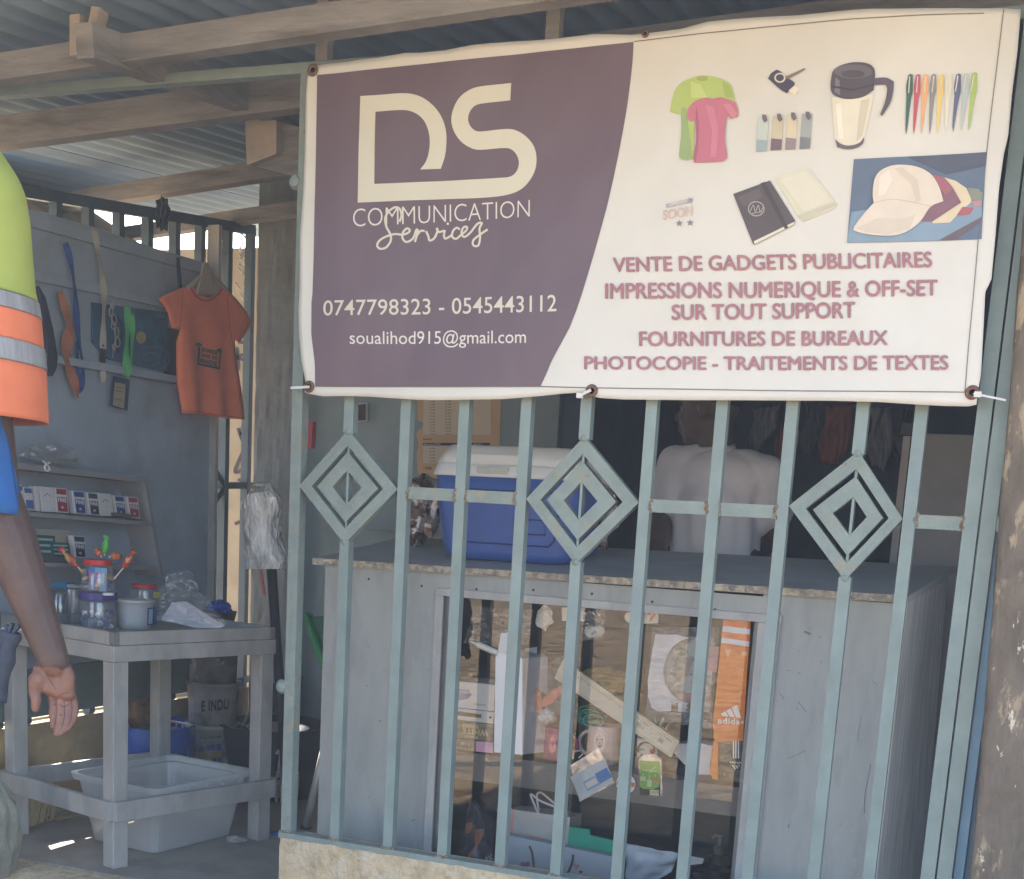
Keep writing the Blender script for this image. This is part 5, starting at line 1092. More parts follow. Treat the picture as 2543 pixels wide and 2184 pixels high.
# blue printed cloth
bc = thing('printed_cloth', 'blue cloth with a yellow disc and a grey spiral hanging behind the green lanyard', 'cloth', pX(re(850, 270), XB-.01))
bpX = XB-.012
bm = NB(); prism(bm, [pX(q, bpX) for q in L(re, (560, 60), (1015, 120), (1010, 480), (660, 405), (560, 300))], (-.006, 0, 0)); obj('cloth', bm, mat('teal_blue_cloth', (.03, .10, .18), .7, var=.35, scale=8, col2=(.05, .16, .24), mix=(.5, .6), s2=6), bc)
decal('disc', [[re(*q) for q in ring_pts((853, 272), 30, 37)]], atX(bpX+.002), mat('straw_print', (.42, .36, .18), .7), bc)
sp = [(905+ (8+t*9)*1.0*math.cos(t), 395+(6+t*5.5)*math.sin(t)) for t in [k*.35 for k in range(40)]]
decal('spiral', [[re(*q) for q in quad] for quad in ribbon_poly([p for p in sp if p[0] > 835 and p[1] < 470], 5)], atX(bpX+.002), mat('grey_print', (.18, .17, .16), .7), bc)
decal('leaf_print', [[re(*q) for q in quad] for s in ([(700, 130), (740, 220), (720, 330)], [(960, 280), (1000, 330), (970, 420)], [(680, 300), (720, 360)], [(940, 170), (1000, 160)]) for quad in ribbon_poly(s, 12)], atX(bpX+.002), mat('dark_blue_print', (.015, .04, .09), .7), bc)
bm = NB(); prism(bm, [pX(q, XB-.014) for q in L(re, (1008, 210), (1085, 230), (1080, 505), (1003, 490))], (-.01, 0, 0)); tag(obj('dark_cloth', bm, mat('dark_brown_cloth', (.05, .035, .04), .8)), 'narrow dark brown cloth hanging behind the orange shirt', 'cloth')
bm = NB(); prism(bm, [pX(q, XB-.005) for q in L(re, (205, -40), (245, 30), (292, 220), (320, 390), (312, 460), (290, 505), (262, 490), (255, 250))], (.02, 0, 0)); tag(obj('dark_bag', bm, mat('navy_black_cloth', (.02, .025, .04), .7)), 'dark navy bag hanging on the board behind the vest', 'bag')
# ---- orange shirt on a hanger
ts = thing('orange_shirt', 'orange t shirt with a green print on a hanger at the end of the board', 't-shirt', pX(re(1250, 300), XB+.05))
TX = XB+.05
tsm = mat('orange_shirt_cloth', (.82, .235, .12), .8, var=.10, scale=7, bump=.25, bscale=18)
half_l = [(1150, -38), (1100, -28), (1000, 12), (960, 42), (990, 80), (1020, 130), (1040, 215), (1085, 222), (1070, 300), (1076, 430), (1080, 560), (1092, 650), (1105, 728)]
half_r = [(1345, -25), (1380, 0), (1420, 40), (1475, 110), (1515, 172), (1500, 215), (1428, 302), (1402, 280), (1408, 360), (1422, 440), (1432, 560), (1442, 660), (1450, 768)]
bm = NB(); 
outl = half_l+[(1200, 735), (1290, 748), (1370, 760)]+half_r[::-1]+[(1312, 8), (1250, 30), (1190, 12)]
front = [pX(re(*q), TX) for q in outl]
vs = [bm.verts.new(p) for p in front]
for t in tessellate_polygon([[Vector((q[0], q[1], 0)) for q in outl]]): bm.faces.new([vs[i] for i in t])
for it in range(5):
    le = [e for e in bm.edges if e.calc_length() > .03]
    if not le: break
    bmesh.ops.subdivide_edges(bm, edges=le, cuts=1); bmesh.ops.triangulate(bm, faces=[f for f in bm.faces if len(f.verts) > 3])
cen = pX(re(1250, 350), TX)
for v in bm.verts:
    y, z = v.co.y-cen.y, v.co.z-cen.z
    fold = .012*math.sin(y*38+z*5)*max(0, min(1, .5-z*3.0))+.006*noise.noise(Vector((y*12, z*8, 2)))
    v.co.x += fold+.010
r_ = bmesh.ops.extrude_face_region(bm, geom=list(bm.faces)); bmesh.ops.translate(bm, vec=(-.010, 0, 0), verts=[v for v in r_['geom'] if isinstance(v, bmesh.types.BMVert)])
obj('shirt', bm, tsm, ts, True)
tp_ = lambda k: (lambda q: pX(q, TX+.026+.0012*k))
decal('collar', [[re(*q) for q in quad] for quad in ribbon_poly([(1155, -30), (1190, 25), (1250, 50), (1310, 20), (1345, -20)], 9)], tp_(0), mat('deep_orange_cloth', (.5, .085, .03), .8), ts)
for hm in ([(1045, 208), (1085, 214)], [(1105, 716), (1200, 723), (1290, 736), (1448, 756)], [(1432, 292), (1502, 202)], [(1085, 222), (1098, 120), (1105, -20)], [(1402, 280), (1385, 150), (1375, 10)]): decal('seam', [[re(*q) for q in quad] for quad in ribbon_poly(hm, 3)], tp_(0), MATS['deep_orange_cloth'], ts)
pg = mat('dark_green_print', (.035, .09, .05), .8)
decal('print', [L(re, (1200, 320), (1212, 324), (1206, 438), (1194, 434)), L(re, (1328, 355), (1338, 358), (1332, 466), (1320, 462)), L(re, (1200, 428), (1330, 455), (1329, 466), (1199, 438)),
                L(re, (1178, 318), (1190, 305), (1205, 303), (1226, 316), (1215, 324)), L(re, (1308, 352), (1320, 340), (1336, 340), (1345, 366), (1330, 362))], tp_(1), pg, ts)
for s, q in (('JEUNESSE', ((1218, 332), (1318, 354), (1316, 376), (1216, 354))), ('UNIE DE', ((1216, 366), (1314, 388), (1312, 408), (1214, 386))), ('MANDJE', ((1214, 396), (1312, 420), (1310, 448), (1212, 424)))):
    text_on('lettering', s, L(re, *q), tp_(1), pg, ts, .05)
bm = NB(); tube(bm, [pX(re(*q), TX+.01) for q in ((1135, -25), (1255, -130), (1370, -15))], .009, 8); obj('hanger', bm, mat('beige_hanger', (.38, .33, .25), .6), ts)
bm = NB(); prism(bm, [pX(q, TX+.012) for q in L(ra, (1225, 1600), (1250, 1590), (1290, 1779), (1185, 1779))], (.008, 0, 0)); obj('hanger_card', bm, mat('beige_card', (.40, .35, .26), .6), ts)
bm = NB(); tube(bm, [pX(ra(1238, 1600), TX+.01), pX(ra(1240, 1560), TX+.01)], .002, 6); obj('hook', bm, sil, ts)
bm = NB(); beam(bm, pX(ra(1075, 1560), XB), pX(ra(1090, 1760), XB), .012, .006); tag(obj('hanging_tie', bm, black_pl), 'dark cord hanging left of the orange shirt', 'cord')
# hook with padlock on the rail
crumple('cloth_knot', 'dark knotted cloth hooked over the top rail of the grille', 'cloth', pX(ra(980, 1295), XW+.03), (.02, .022, .05), mat('navy_black_cloth', (.02, .025, .04), .7), 7, 3, None, .7)
# ---- shelf rack with cigarette packs
XS1 = XW+.14
rk_ = thing('shelf_rack', 'small grey wooden rack of cigarette packs on the board', 'rack', pX(re(500, 1380), XS1))
rkm = mat('grey_rack_paint', (.26, .265, .275), .65, var=.1)
def plank(q0, q1, th, name='shelf', ext=.8):
    a, b = pX(q0, XS1), pX(q1, XS1); d = b-a; a = a-d*ext
    bm = NB(); prism(bm, [a, b, b-Vector((0, 0, th)), a-Vector((0, 0, th))], (-(XS1-XW-.031), 0, 0)); return obj(name, bm, rkm, rk_)
plank(re(60, 1025), re(872, 1118), .018); plank(re(130, 1322), re(915, 1388), .014); plank(re(250, 1632), re(958, 1658), .014)
a = [pX(q, XS1) for q in L(re, (868, 1112), (886, 1118), (992, 1720), (972, 1718))]
bm = NB(); prism(bm, a, (-(XS1-XW-.031), 0, 0)); obj('side_board', bm, rkm, rk_)
def pack(q, kind, label, X=XS1-.012):
    TL, TR, BR, BL = [Vector(re(*p)) for p in q]
    t = thing('cigarette_pack', label, 'cigarette pack', pX(((BL+BR)/2)[:], X), 'cigarette packs on the rack')
    P = [pX(p[:], X) for p in (TL, TR, BR, BL)]
    bm = NB(); prism(bm, P, (-.022, 0, 0)); bmesh.ops.bevel(bm, geom=list(bm.edges), offset=.0012, segments=1, affect='EDGES'); obj('box', bm, mat('pack_white', (.60, .60, .62), .4, var=.02), t)
    f = lambda u, v: ((TL*(1-u)+TR*u)*(1-v)+(BL*(1-u)+BR*u)*v)[:]
    pj = atX(X+.0008); pj2 = atX(X+.0016)
    if kind in ('red', 'blue', 'black'):
        c = {'red': (150, 45, 65), 'blue': (35, 65, 130), 'black': (40, 48, 68)}[kind]
        for v0, v1 in ((.04, .26), (.36, .95)): decal('panel', [[f(.12, v0), f(.92, v0), f(.92, v1), f(.12, v1)]], pj, ink(*c), t)
        text_on('lettering', 'FINE', [f(.18, .40), f(.86, .40), f(.86, .56), f(.18, .56)], pj2, ink(205, 205, 215), t, .05)
        decal('emblem', [[p for p in [f(.5+.12*math.cos(a), .78+.05*math.sin(a)) for a in [k*math.pi/4 for k in range(8)]]]], pj2, ink(190, 190, 200), t)
    elif kind == 'white':
        decal('emblem', [[f(.25, .36), f(.5, .24), f(.75, .36), f(.75, .40), f(.5, .28), f(.25, .40)]], pj, ink(120, 120, 125), t)
        decal('print', [[f(.38, .56), f(.62, .56), f(.62, .60), f(.38, .60)]], pj, ink(185, 185, 190), t)
    elif kind == 'band':
        for v0, v1 in ((.05, .25), (.55, .93)): decal('panel', [[f(.1, v0), f(.95, v0), f(.95, v1), f(.1, v1)]], pj, ink(60, 95, 160), t)
    return t
pack([(72, 1160), (134, 1164), (150, 1312), (88, 1308)], 'band', 'white and blue pack at the left end of the upper row')
pack([(140, 1176), (192, 1180), (210, 1320), (158, 1316)], 'band', 'white and blue pack second from the left on the upper row')
pack([(205, 1172), (232, 1174), (246, 1326), (222, 1324)], 'plain', 'narrow plain white pack turned sideways on the upper row')
pack([(238, 1172), (325, 1180), (342, 1330), (258, 1326)], 'white', 'wide white pack with a grey peak beside the first red pack')
pack([(330, 1180), (406, 1186), (418, 1336), (345, 1330)], 'red', 'red and white pack between the white and the blue packs')
pack([(436, 1198), (512, 1204), (524, 1344), (456, 1338)], 'blue', 'blue and white pack left of the black pack on the upper row')
pack([(524, 1208), (592, 1214), (608, 1352), (545, 1346)], 'black', 'black and white pack in the middle of the upper row')
pack([(595, 1212), (672, 1220), (690, 1354), (612, 1352)], 'white', 'white pack with a grey peak right of the black pack')
pack([(688, 1228), (752, 1234), (768, 1358), (705, 1354)], 'blue', 'blue and white pack beside the last red pack')
pack([(768, 1234), (834, 1238), (850, 1368), (786, 1364)], 'red', 'red and white pack at the right end of the upper row')
pack([(438, 1470), (516, 1476), (522, 1608), (456, 1604)], 'black', 'black and white pack alone on the lower row')
bm = NB(); a, b = pX(re(680, 1340), XS1-.006), pX(re(790, 1352), XS1-.006); beam(bm, a, b, .012, .012, bev=.002); tag(obj('lighter', bm, mat('brown_plastic', (.14, .09, .07), .4)), 'brown lighter lying in front of the packs', 'lighter')
gc = mat('dark_green_carton', (.02, .075, .075), .5, var=.1); bgc = mat('beige_carton', (.42, .38, .31), .6)
for q, m, lab, X in (([(215, 1432), (430, 1440), (440, 1560), (235, 1560)], bgc, 'beige carton at the back of the lower row', XS1-.05),
                  ([(205, 1465), (332, 1472), (336, 1600), (225, 1596)], gc, 'dark green carton on the left of the lower row', XS1-.02), ([(312, 1512), (418, 1516), (428, 1604), (322, 1600)], gc, 'lower dark green carton beside the black pack', XS1-.012)):
    t = thing('carton', lab, 'carton', pX(re(*q[3]), X)); bm = NB(); prism(bm, [pX(re(*p), X) for p in q], (-.03, 0, 0)); obj('box', bm, m, t)
    if m is gc:
        TL, TR, BR, BL = [Vector(p) for p in q]; f = lambda u, v: re(*((TL*(1-u)+TR*u)*(1-v)+(BL*(1-u)+BR*u)*v)[:])
        for v0 in (.14, .42, .70): decal('print', [[f(.08, v0), f(.9, v0), f(.9, v0+.11), f(.08, v0+.11)]], atX(X+.001), ink(150, 185, 185), t)
item_ = pX(re(180, 1400), XS1)
bm = NB(); prism(bm, [pX(q, XS1-.03) for q in L(re, (150, 1392), (198, 1396), (210, 1455), (160, 1450))], (-.004, 0, 0)); tag(obj('small_sign', bm, white_pl), 'small white card at the left of the lower row', 'card')
p = pX(re(330, 985), XS1-.04); crumple('plastic_wrap', 'crumpled clear plastic lying on top of the rack', 'wrap', (p.x, p.y, p.z), (.04, .12, .03), plastic_film('loose_wrap', .3, (.8, .8, .8), .15, 40, 1., .15), 4, 3, None, .6)
bm = NB(); tube(bm, smooth_path([pX(re(*q), XS1+.005) for q in ((260, 1020), (285, 1040), (300, 1070), (280, 1078), (270, 1050), (300, 1030))], 4), .003, 6); tag(obj('string', bm, whitec), 'tuft of white string hanging off the rack top', 'string')
# ================================================================ grey wooden table
TZ = .71
tb = thing('display_table', 'grey painted wooden table with a raised rim in the doorway', 'table', (-.9, .5, 0))
A = pZ(ri(686, 285), TZ); B = pZ(ri(1668, 252), TZ); C = pZ(ri(10, 176), TZ)
A.z = B.z = C.z = 0
ex = (C-A); ey = (B-A); ex.z = ey.z = 0
exn, eyn = ex.normalized(), ey.normalized()
DD = C+ey
def vz(p, z): return Vector((p.x, p.y, z))
def board_(p, q, z0, z1, th, name, inward):
    bm = NB(); prism(bm, [vz(p, z0), vz(q, z0), vz(q, z1), vz(p, z1)], inward*th); bmesh.ops.bevel(bm, geom=list(bm.edges), offset=.0012, segments=1, affect='EDGES'); return obj(name, bm, grey_wood, tb)
hA = TZ-.040; hB = hA-.047
for p, q, inn in ((A, C, eyn), (A, B, exn), (B, DD, -eyn), (C, DD, -exn)):
    board_(p, q, hA+.001, TZ, .022, 'rim', inn)
    e = .004
    board_(p-inn*e, q-inn*e, hB, hA, .03, 'apron', inn)
bm = NB(); prism(bm, [vz(p, hA-.012) for p in (A+exn*.023+eyn*.023, C-exn*.023+eyn*.023, DD-exn*.023-eyn*.023, B+exn*.023-eyn*.023)], (0, 0, .02)); obj('top', bm, grey_wood, tb)
LW = .052
legs = [(A, exn, eyn), (B, exn, -eyn), (C, -exn, eyn), (DD, -exn, -eyn)]
for P_, u, v in legs:
    o_ = P_+u*.002+v*.002
    bm = NB(); prism(bm, [vz(o_, 0), vz(o_+u*LW, 0), vz(o_+u*LW+v*LW, 0), vz(o_+v*LW, 0)], (0, 0, hB-.001)); bmesh.ops.bevel(bm, geom=list(bm.edges), offset=.002, segments=1, affect='EDGES'); obj('leg', bm, grey_wood, tb)
sA = .208
for p, q, inn in ((A, C, eyn), (A, B, exn), (C, DD, -exn), (B, DD, -eyn)):
    board_(p-inn*.018, q-inn*.018, sA-.06, sA, .020, 'stretcher', inn)
# ---- things on the table top
TT = hA+.009
def on_top(q): return pZ(q, TT)
def base_at(q, r):
    p = on_top(q); d = p-CAM; d.z = 0; return p+d.normalized()*r
def jar(name, label, c, r, h, lid_r, lid_h, lid_m, body_m, fill=None, fill_h=0, taper=1.0, grp=None, rough_lines=True):
    t = thing(name, label, 'jar', c, grp)
    bm = NB(); lathe(bm, [(0, 0), (r*.95, 0), (r, .004), (r*.99, h*.45), (r*taper, h*.93), (r*taper*.96, h)], c, 26); obj('body', bm, body_m, t, True)
    bm = NB(); cc = Vector(c)+Vector((0, 0, h)); lathe(bm, [(0, .001), (lid_r, .001), (lid_r*1.01, .003), (lid_r, lid_h-.002), (lid_r*.97, lid_h), (0, lid_h)], cc, 28); obj('lid', bm, lid_m, t)
    if fill:
        rng = random.Random(int(r*1e4)); k = 0
        for m_, n_ in fill:
            bm = NB()
            for i in range(n_):
                a = rng.uniform(0, 6.283); rr = r*.86*math.sqrt(rng.uniform(.35, 1)); z = rng.uniform(.008, fill_h)
                box(bm, (c[0]+rr*math.cos(a), c[1]+rr*math.sin(a), c[2]+z), (.012, .009, .014), Matrix.Rotation(rng.uniform(0, 3), 3, 'Z') @ Matrix.Rotation(rng.uniform(0, 3), 3, 'X'))
            o_ = obj('sweets', bm, m_, t); o_['kind'] = 'stuff'
    return t
clear = plastic_film('clear_jar', .12, (.75, .78, .82), .12, 12, .15, .08)
red_lid = mat('red_lid', (.55, .03, .035), .35, var=.05); vio = mat('violet_lid', (.06, .045, .22), .4)
def floor_pt(q): return on_top(q)
c1_ = base_at(r5(866, 948), .056); c1_.z = TT
wj_ = .058
jar('sweet_jar', 'clear jar of silver wrapped sweets with a violet lid on the table corner', c1_, .056, .092, .059, .026, vio, clear, [(mat('silver_wrapper', (.5, .52, .56), .25, metal=.5, var=.3, scale=60), 60), (mat('blue_silver_wrapper', (.10, .13, .3), .3, metal=.3), 30)], .055)
c2_ = c1_+Vector((-.001, 0, .1185))
lj = jar('lollipop_jar', 'jar of blue and yellow sweets with a red lid and lollipops stuck round it', c2_, .052, .082, .044, .018, red_lid, clear, [(mat('yellow_sweet', (.6, .38, .05), .4), 14), (mat('blue_sweet', (.03, .1, .4), .4), 10)], .06, .84)
wpx = wrapproj((c2_.x, c2_.y), .047)
for k, (x0_, x1_, y0, y1, col) in enumerate(((785, 835, 385, 585, (70, 120, 190)), (838, 890, 392, 592, (120, 165, 210)), (892, 945, 395, 600, (150, 185, 215)))):
    decal('wrapper', [L(r5, (x0_, y0), (x1_, y0+4), (x1_-6, y1+6), (x0_-8, y1))], wpx, ink(*col), lj)
    decal('wrapper_print', [L(r5, (x0_+8, y0+45), (x0_+32, y0+47), (x0_+26, y0+150), (x0_+2, y0+148))], wrapproj((c2_.x, c2_.y), .0475), ink(200, 90, 95) if k < 2 else ink(215, 205, 190), lj)
def lolly(q0, q1, q2, cols, label):
    t = thing('lollipop', label, 'lollipop', at_(q0), 'lollipops around the jar lid')
    a, b, c = at_(q0), at_(q1), at_(q2)
    bm = NB(); tube(bm, [a, b], .0025, 6); obj('stick', bm, whitec, t)
    d = (c-b); bm = NB(); ks = [0, .12, .3, .5, .68, .78, .88, 1]; rs = [.004, .008, .012, .013, .008, .005, .010, .011]
    tube(bm, [b+d*k for k in ks], rs, 10); obj('wrapper', bm, cols, t, True)
YJ = c2_.y
def at_(q): return pY(q, YJ-.01)
lr = mat('red_yellow_wrapper', (.50, .05, .05), .3, var=.2, scale=50, col2=(.55, .45, .15), mix=(.55, .6), s2=60)
lolly(r5(735, 450), r5(690, 385), r5(535, 225), lr, 'red lollipop pointing left beside the jar lid')
lolly(r5(1010, 490), r5(1090, 395), r5(1185, 245), lr, 'red and white lollipop pointing right beside the jar lid')
lolly(r5(925, 285), r5(925, 270), r5(945, 110), mat('green_wrapper', (.08, .40, .08), .3, var=.3, scale=50), 'green lollipop standing up behind the jar lid')
lolly(r5(960, 300), r5(985, 290), r5(1060, 290), mat('orange_wrapper', (.60, .17, .06), .35, var=.3, scale=50), 'orange lollipop leaning right over the jar lid')
lolly(r5(900, 300), r5(890, 285), r5(855, 240), mat('orange_wrapper', (.60, .17, .06), .35), 'small orange lollipop behind the green one')
bm = NB(); lathe(bm, [(0, 0), (.017, 0), (.017, .007), (0, .007)], pY(r5(957, 635), c1_.y-.06), 18); tag(obj('bottle_cap', bm, white_pl), 'white bottle cap on the rim of the violet lid', 'cap')
# white tub
tc = base_at(r5(1190, 945), .055); tc.z = TT
tw_ = thing('plastic_tub', 'white plastic tub with a blue label right of the sweet jar', 'tub', tc)
bm = NB(); lathe(bm, [(0, 0), (.050, 0), (.054, .02), (.059, .085), (.062, .087), (.062, .094), (.056, .094)], tc, 28); obj('tub', bm, plastic_film('frosted_tub', .10, (.8, .8, .8), .55, 10, .1, .2), tw_, True)
bm = NB(); lathe(bm, [(0, .02), (.0515, .022), (.056, .080), (0, .081)], tc, 28); obj('contents', bm, mat('chalk_white', (.62, .61, .62), .8), tw_)
wpt = wrapproj((tc.x, tc.y), .0595)
decal('label', [L(r5, (1305, 750), (1390, 740), (1385, 890), (1300, 905))], wpt, ink(50, 90, 150), tw_); decal('label', [L(r5, (1315, 760), (1350, 756), (1346, 885), (1310, 892))], wrapproj((tc.x, tc.y), .0605), ink(190, 200, 215), tw_)
t3 = base_at(r5(1275, 900), .16); t3.z = TT
jar('small_jar', 'clear jar with a red lid behind the white tub', t3, .050, .112, .044, .016, red_lid, clear, [(mat('pale_sweet', (.45, .42, .42), .5, var=.3, scale=50), 50)], .07)
ys = pY(r5(1385, 635), t3.y-.055); bm = NB(); box(bm, ys, (.026, .004, .02)); tag(obj('price_tag', bm, mat('yellow_card', (.5, .42, .06), .5)), 'yellow price tag on the red lidded jar', 'tag')
# blue lidded bottle behind the arm
c4 = base_at(r5(525, 890), .05); c4.z = TT
bb_ = thing('squat_bottle', 'dark bottle with a bright blue cap behind the hanging arm', 'bottle', c4)
bm = NB(); lathe(bm, [(0, 0), (.035, 0), (.037, .01), (.036, .09), (.026, .11), (.020, .115)], c4, 22); obj('body', bm, plastic_film('smoked_jar', .15, (.15, .17, .2), .4, 12, .1, .1), bb_, True)
bm = NB(); prism(bm, [pY(q, c4.y) for q in L(r5, (455, 525), (580, 525), (580, 590), (455, 588))], (0, .04, 0)); obj('cap', bm, mat('cyan_plastic', (.02, .22, .42), .4), bb_)
c5 = base_at(r5(650, 890), .07); c5.z = TT
jar('pale_tub', 'grey translucent tub just left of the silver sweet jar', c5, .05, .115, .052, .012, mat('grey_lid', (.3, .31, .33), .4), plastic_film('grey_tub', .12, (.4, .42, .46), .4, 10, .1, .2))
bm = NB(); prism(bm, [pZ(q, TT+.03) for q in L(r5, (10, 800), (210, 870), (215, 950), (10, 940))], (0, 0, .006)); tag(obj('tray_card', bm, mat('cream_card', (.52, .49, .43), .6)), 'cream card on the table behind the wrist', 'card')
# papers in plastic sliding off the right end
P = [on_top(r5(1400, 870))+Vector((0, .02, .01)), on_top(r5(1480, 700))+Vector((0, .05, .05)), on_top(r5(1985, 895))+Vector((0, .0, .005)), on_top(r5(1940, 925))]
bm = NB(); q4 = [pY(r5(*q), .55) for q in ((1420, 850), (1520, 700), (1640, 690), (1985, 905), (1940, 925), (1740, 925))]
prism(bm, q4, (0, .01, 0)); tag(obj('paper_stack', bm, mat('pale_paper', (.55, .56, .62), .6, var=.04)), 'white papers in a clear sleeve on the right end of the table', 'paper')
P4 = [pY(r5(*q), .53) for q in ((1420, 470), (1660, 410), (1990, 915), (1400, 880))]
bm = NB(); grid(bm, lambda u, v: (P4[0]*(1-u)+P4[1]*u)*(1-v)+(P4[3]*(1-u)+P4[2]*u)*v+Vector((0, .05*noise.noise(Vector((u*4, v*4, 3)))+.02*noise.noise(Vector((u*12, v*12, 3))), 0)), 22, 22)
tag(obj('plastic_bag', bm, plastic_film('bag_film', .16, (.75, .77, .8), .08, 30, 1., .12)), 'crumpled clear plastic bag standing over the papers on the table', 'bag')
# ================================================================ under and behind the table
blue_bag = mat('blue_plastic_bag', (.015, .09, .42), .3, var=.25, scale=12, bump=.6, bscale=22)
# storage bin
bn = thing('storage_bin', 'large clear plastic storage bin standing under the table', 'storage bin', (-.75, .6, 0))
b0 = pZ(ri(935, 1632), 0); b1 = pZ(ri(1408, 1510), 0); b2 = pZ(ri(640, 1560), 0)
ub = (b1-b0).normalized(); vb = Vector((-ub.y, ub.x, 0)); Lb = (b1-b0).length; Wb = .28
cb_ = b0+ub*Lb/2+vb*Wb/2; Rb = Matrix((ub, vb, Vector((0, 0, 1)))).transposed()
def binring(hx, hy, z, r): return [cb_+Rb @ Vector((p.x, p.y, 0))+Vector((0, 0, p.z)) for p in rrect(0, 0, hx, hy, z, r, 4)]
binm = plastic_film('cloudy_bin', .10, (.86, .87, .86), .42, 6, .1, .25)
hz_ = .225
bm = NB(); loft(bm, [binring(Lb/2, Wb/2, .004, .03), binring(Lb/2+.02, Wb/2+.02, .11, .035), binring(Lb/2+.035, Wb/2+.035, hz_-.022, .035), binring(Lb/2+.05, Wb/2+.05, hz_-.02, .04), binring(Lb/2+.055, Wb/2+.055, hz_, .04), binring(Lb/2+.04, Wb/2+.04, hz_, .04)], True, False); obj('bin', bm, binm, bn)
bm = NB()
for k in range(5):
    s = -Lb/2+Lb*(k+.5)/5
    box(bm, cb_+ub*s-vb*(Wb/2+.05)+Vector((0, 0, hz_-.03)), (.012, .012, .03), Rb)
obj('rim_ribs', bm, binm, bn)
bm = NB(); box(bm, cb_+Vector((0, 0, .02)), (Lb*.85, Wb*.85, .03), Rb); obj('contents', bm, mat('grey_cloth', (.25, .26, .28), .8, var=.3), bn)
# laundry basket with blue bag and brush
kc_ = pY(ri(900, 1000), 1.10); kc_.z = 0
bk = thing('laundry_basket', 'pale pink slotted basket lined with a blue bag behind the table leg', 'basket', kc_)
btop = pY(ri(900, 870), 1.05).z
bm = NB()
for k in range(30):
    a = 2*math.pi*k/30; p0 = kc_+Vector((.135*math.cos(a), .12*math.sin(a), .02)); p1 = kc_+Vector((.165*math.cos(a), .15*math.sin(a), btop)); tube(bm, [p0, p1], .004, 5)
for j in range(8):
    t = j/7; tube(bm, [kc_+Vector(((.135+.03*t)*math.cos(a), (.12+.03*t)*math.sin(a), .02+t*(btop-.02))) for a in [2*math.pi*k/30 for k in range(31)]], .0045, 5, False)
obj('lattice', bm, mat('pale_pink_plastic', (.50, .38, .36), .5), bk)
bm = NB(); grid(bm, lambda u, v: kc_+Vector(((.172+.012*noise.noise(Vector((u*8, v*4, 1))))*math.cos(u*2*math.pi), (.158+.012*noise.noise(Vector((u*8, v*4, 2))))*math.sin(u*2*math.pi), btop+.015-.16*v*(.55+.45*math.sin(u*2*math.pi*1.0+2.2))+.012*noise.noise(Vector((u*14, 3, 0))))), 60, 8)
tag(obj('bag_liner', bm, blue_bag, None, True), 'bright blue plastic bag draped over the pink basket', 'bag')
bm = NB(); grid(bm, lambda u, v: kc_+Vector((.165*(1-v)*math.cos(u*2*math.pi), .15*(1-v)*math.sin(u*2*math.pi), btop-.02-.03*v+.02*noise.noise(Vector((u*6, v*6, 5))))), 40, 6); obj('filling', bm, blue_bag, bk, True)
bh = pY(ri(850, 770), 1.05); crumple('broom_head', 'brown bristle broom head lying in the blue bag', 'broom', bh, (.075, .05, .055), mat('brown_bristle', (.16, .09, .035), .9, var=.5, scale=40, stretch=(1, 1, .15)), 3, 3, None, .25)
# paint buckets stacked
def bucket(q, Y, r, h, m, label, z=0):
    c = pY(q, Y); c.z = z; t = thing('paint_bucket', label, 'bucket', c, 'stacked paint buckets')
    bm = NB(); lathe(bm, [(0, 0), (r*.9, 0), (r*.93, h*.5), (r, h*.93), (r*1.05, h*.935), (r*1.05, h), (r*.98, h)], c, 28); obj('pail', bm, m, t, True); return t, c
pail = mat('dirty_white_pail', (.28, .28, .27), .5, var=.3, scale=12, col2=(.16, .15, .14), mix=(.52, .62), s2=9)
BY_ = 1.30
zb1 = pY(ri(1290, 860), BY_-.1).z; zb2 = pY(ri(1290, 670), BY_-.1).z
t1, cc1 = bucket(ri(1285, 1000), BY_, .10, zb1, pail, 'lower paint bucket lettered Peinture behind the storage bin')
t2, cc2 = bucket(ri(1290, 700), BY_, .10, zb2-zb1+.04, pail, 'middle paint bucket lettered in black in the stack', zb1+.001)
t3_, cc3 = bucket(ri(1290, 560), BY_, .098, .20, mat('dark_stained_pail', (.14, .14, .14), .5, var=.5, scale=14, col2=(.42, .40, .36), mix=(.56, .6), s2=12), 'top paint bucket stained black, under the table edge', cc2.z+zb2-zb1+.042)
bpj = wrapproj((cc1.x, cc1.y), .102); bpj2 = wrapproj((cc1.x, cc1.y), .104)
text_on('lettering', 'Peinture', L(ri, (1210, 908), (1335, 903), (1335, 925), (1210, 930)), bpj, ink(50, 50, 55), t1, .03, .2)
decal('print', [L(ri, (1252, 965), (1300, 962), (1300, 998), (1252, 1000)), L(ri, (1205, 975), (1240, 980), (1225, 1010), (1203, 1008)), L(ri, (1310, 960), (1338, 960), (1338, 1000), (1312, 1000))], bpj, ink(45, 65, 120), t1)
decal('print', [L(ri, (1202, 1015), (1338, 1005), (1338, 1035), (1202, 1048))], bpj, ink(140, 120, 60), t1)
decal('print', [L(ri, (1285, 1050), (1310, 1048), (1310, 1095), (1285, 1098)), L(ri, (1320, 1045), (1340, 1045), (1340, 1090), (1320, 1092))], bpj, ink(45, 65, 120), t1)
text_on('lettering', 'E INDU', L(ri, (1218, 702), (1385, 690), (1385, 748), (1218, 762)), wrapproj((cc2.x, cc2.y), .102), ink(35, 35, 38), t2, .04)
kt = pY(ri(1010, 720), 1.5); bm = NB(); lathe(bm, [(0, -.03), (.05, -.03), (.065, .02), (.05, .045), (0, .05)], kt, 20); tag(obj('white_kettle', bm, mat('dusty_white', (.45, .44, .42), .5, var=.2), smooth=True), 'dusty white pot on the low wall behind the basket', 'pot')
sup = kt.copy(); bm = NB(); box2(bm, (kt.x-.05, kt.y-.05, 0), (kt.x+.05, kt.y+.05, kt.z-.031)); tag(obj('crate', bm, grey_wood), 'grey crate hidden behind the basket under the white pot', 'crate')
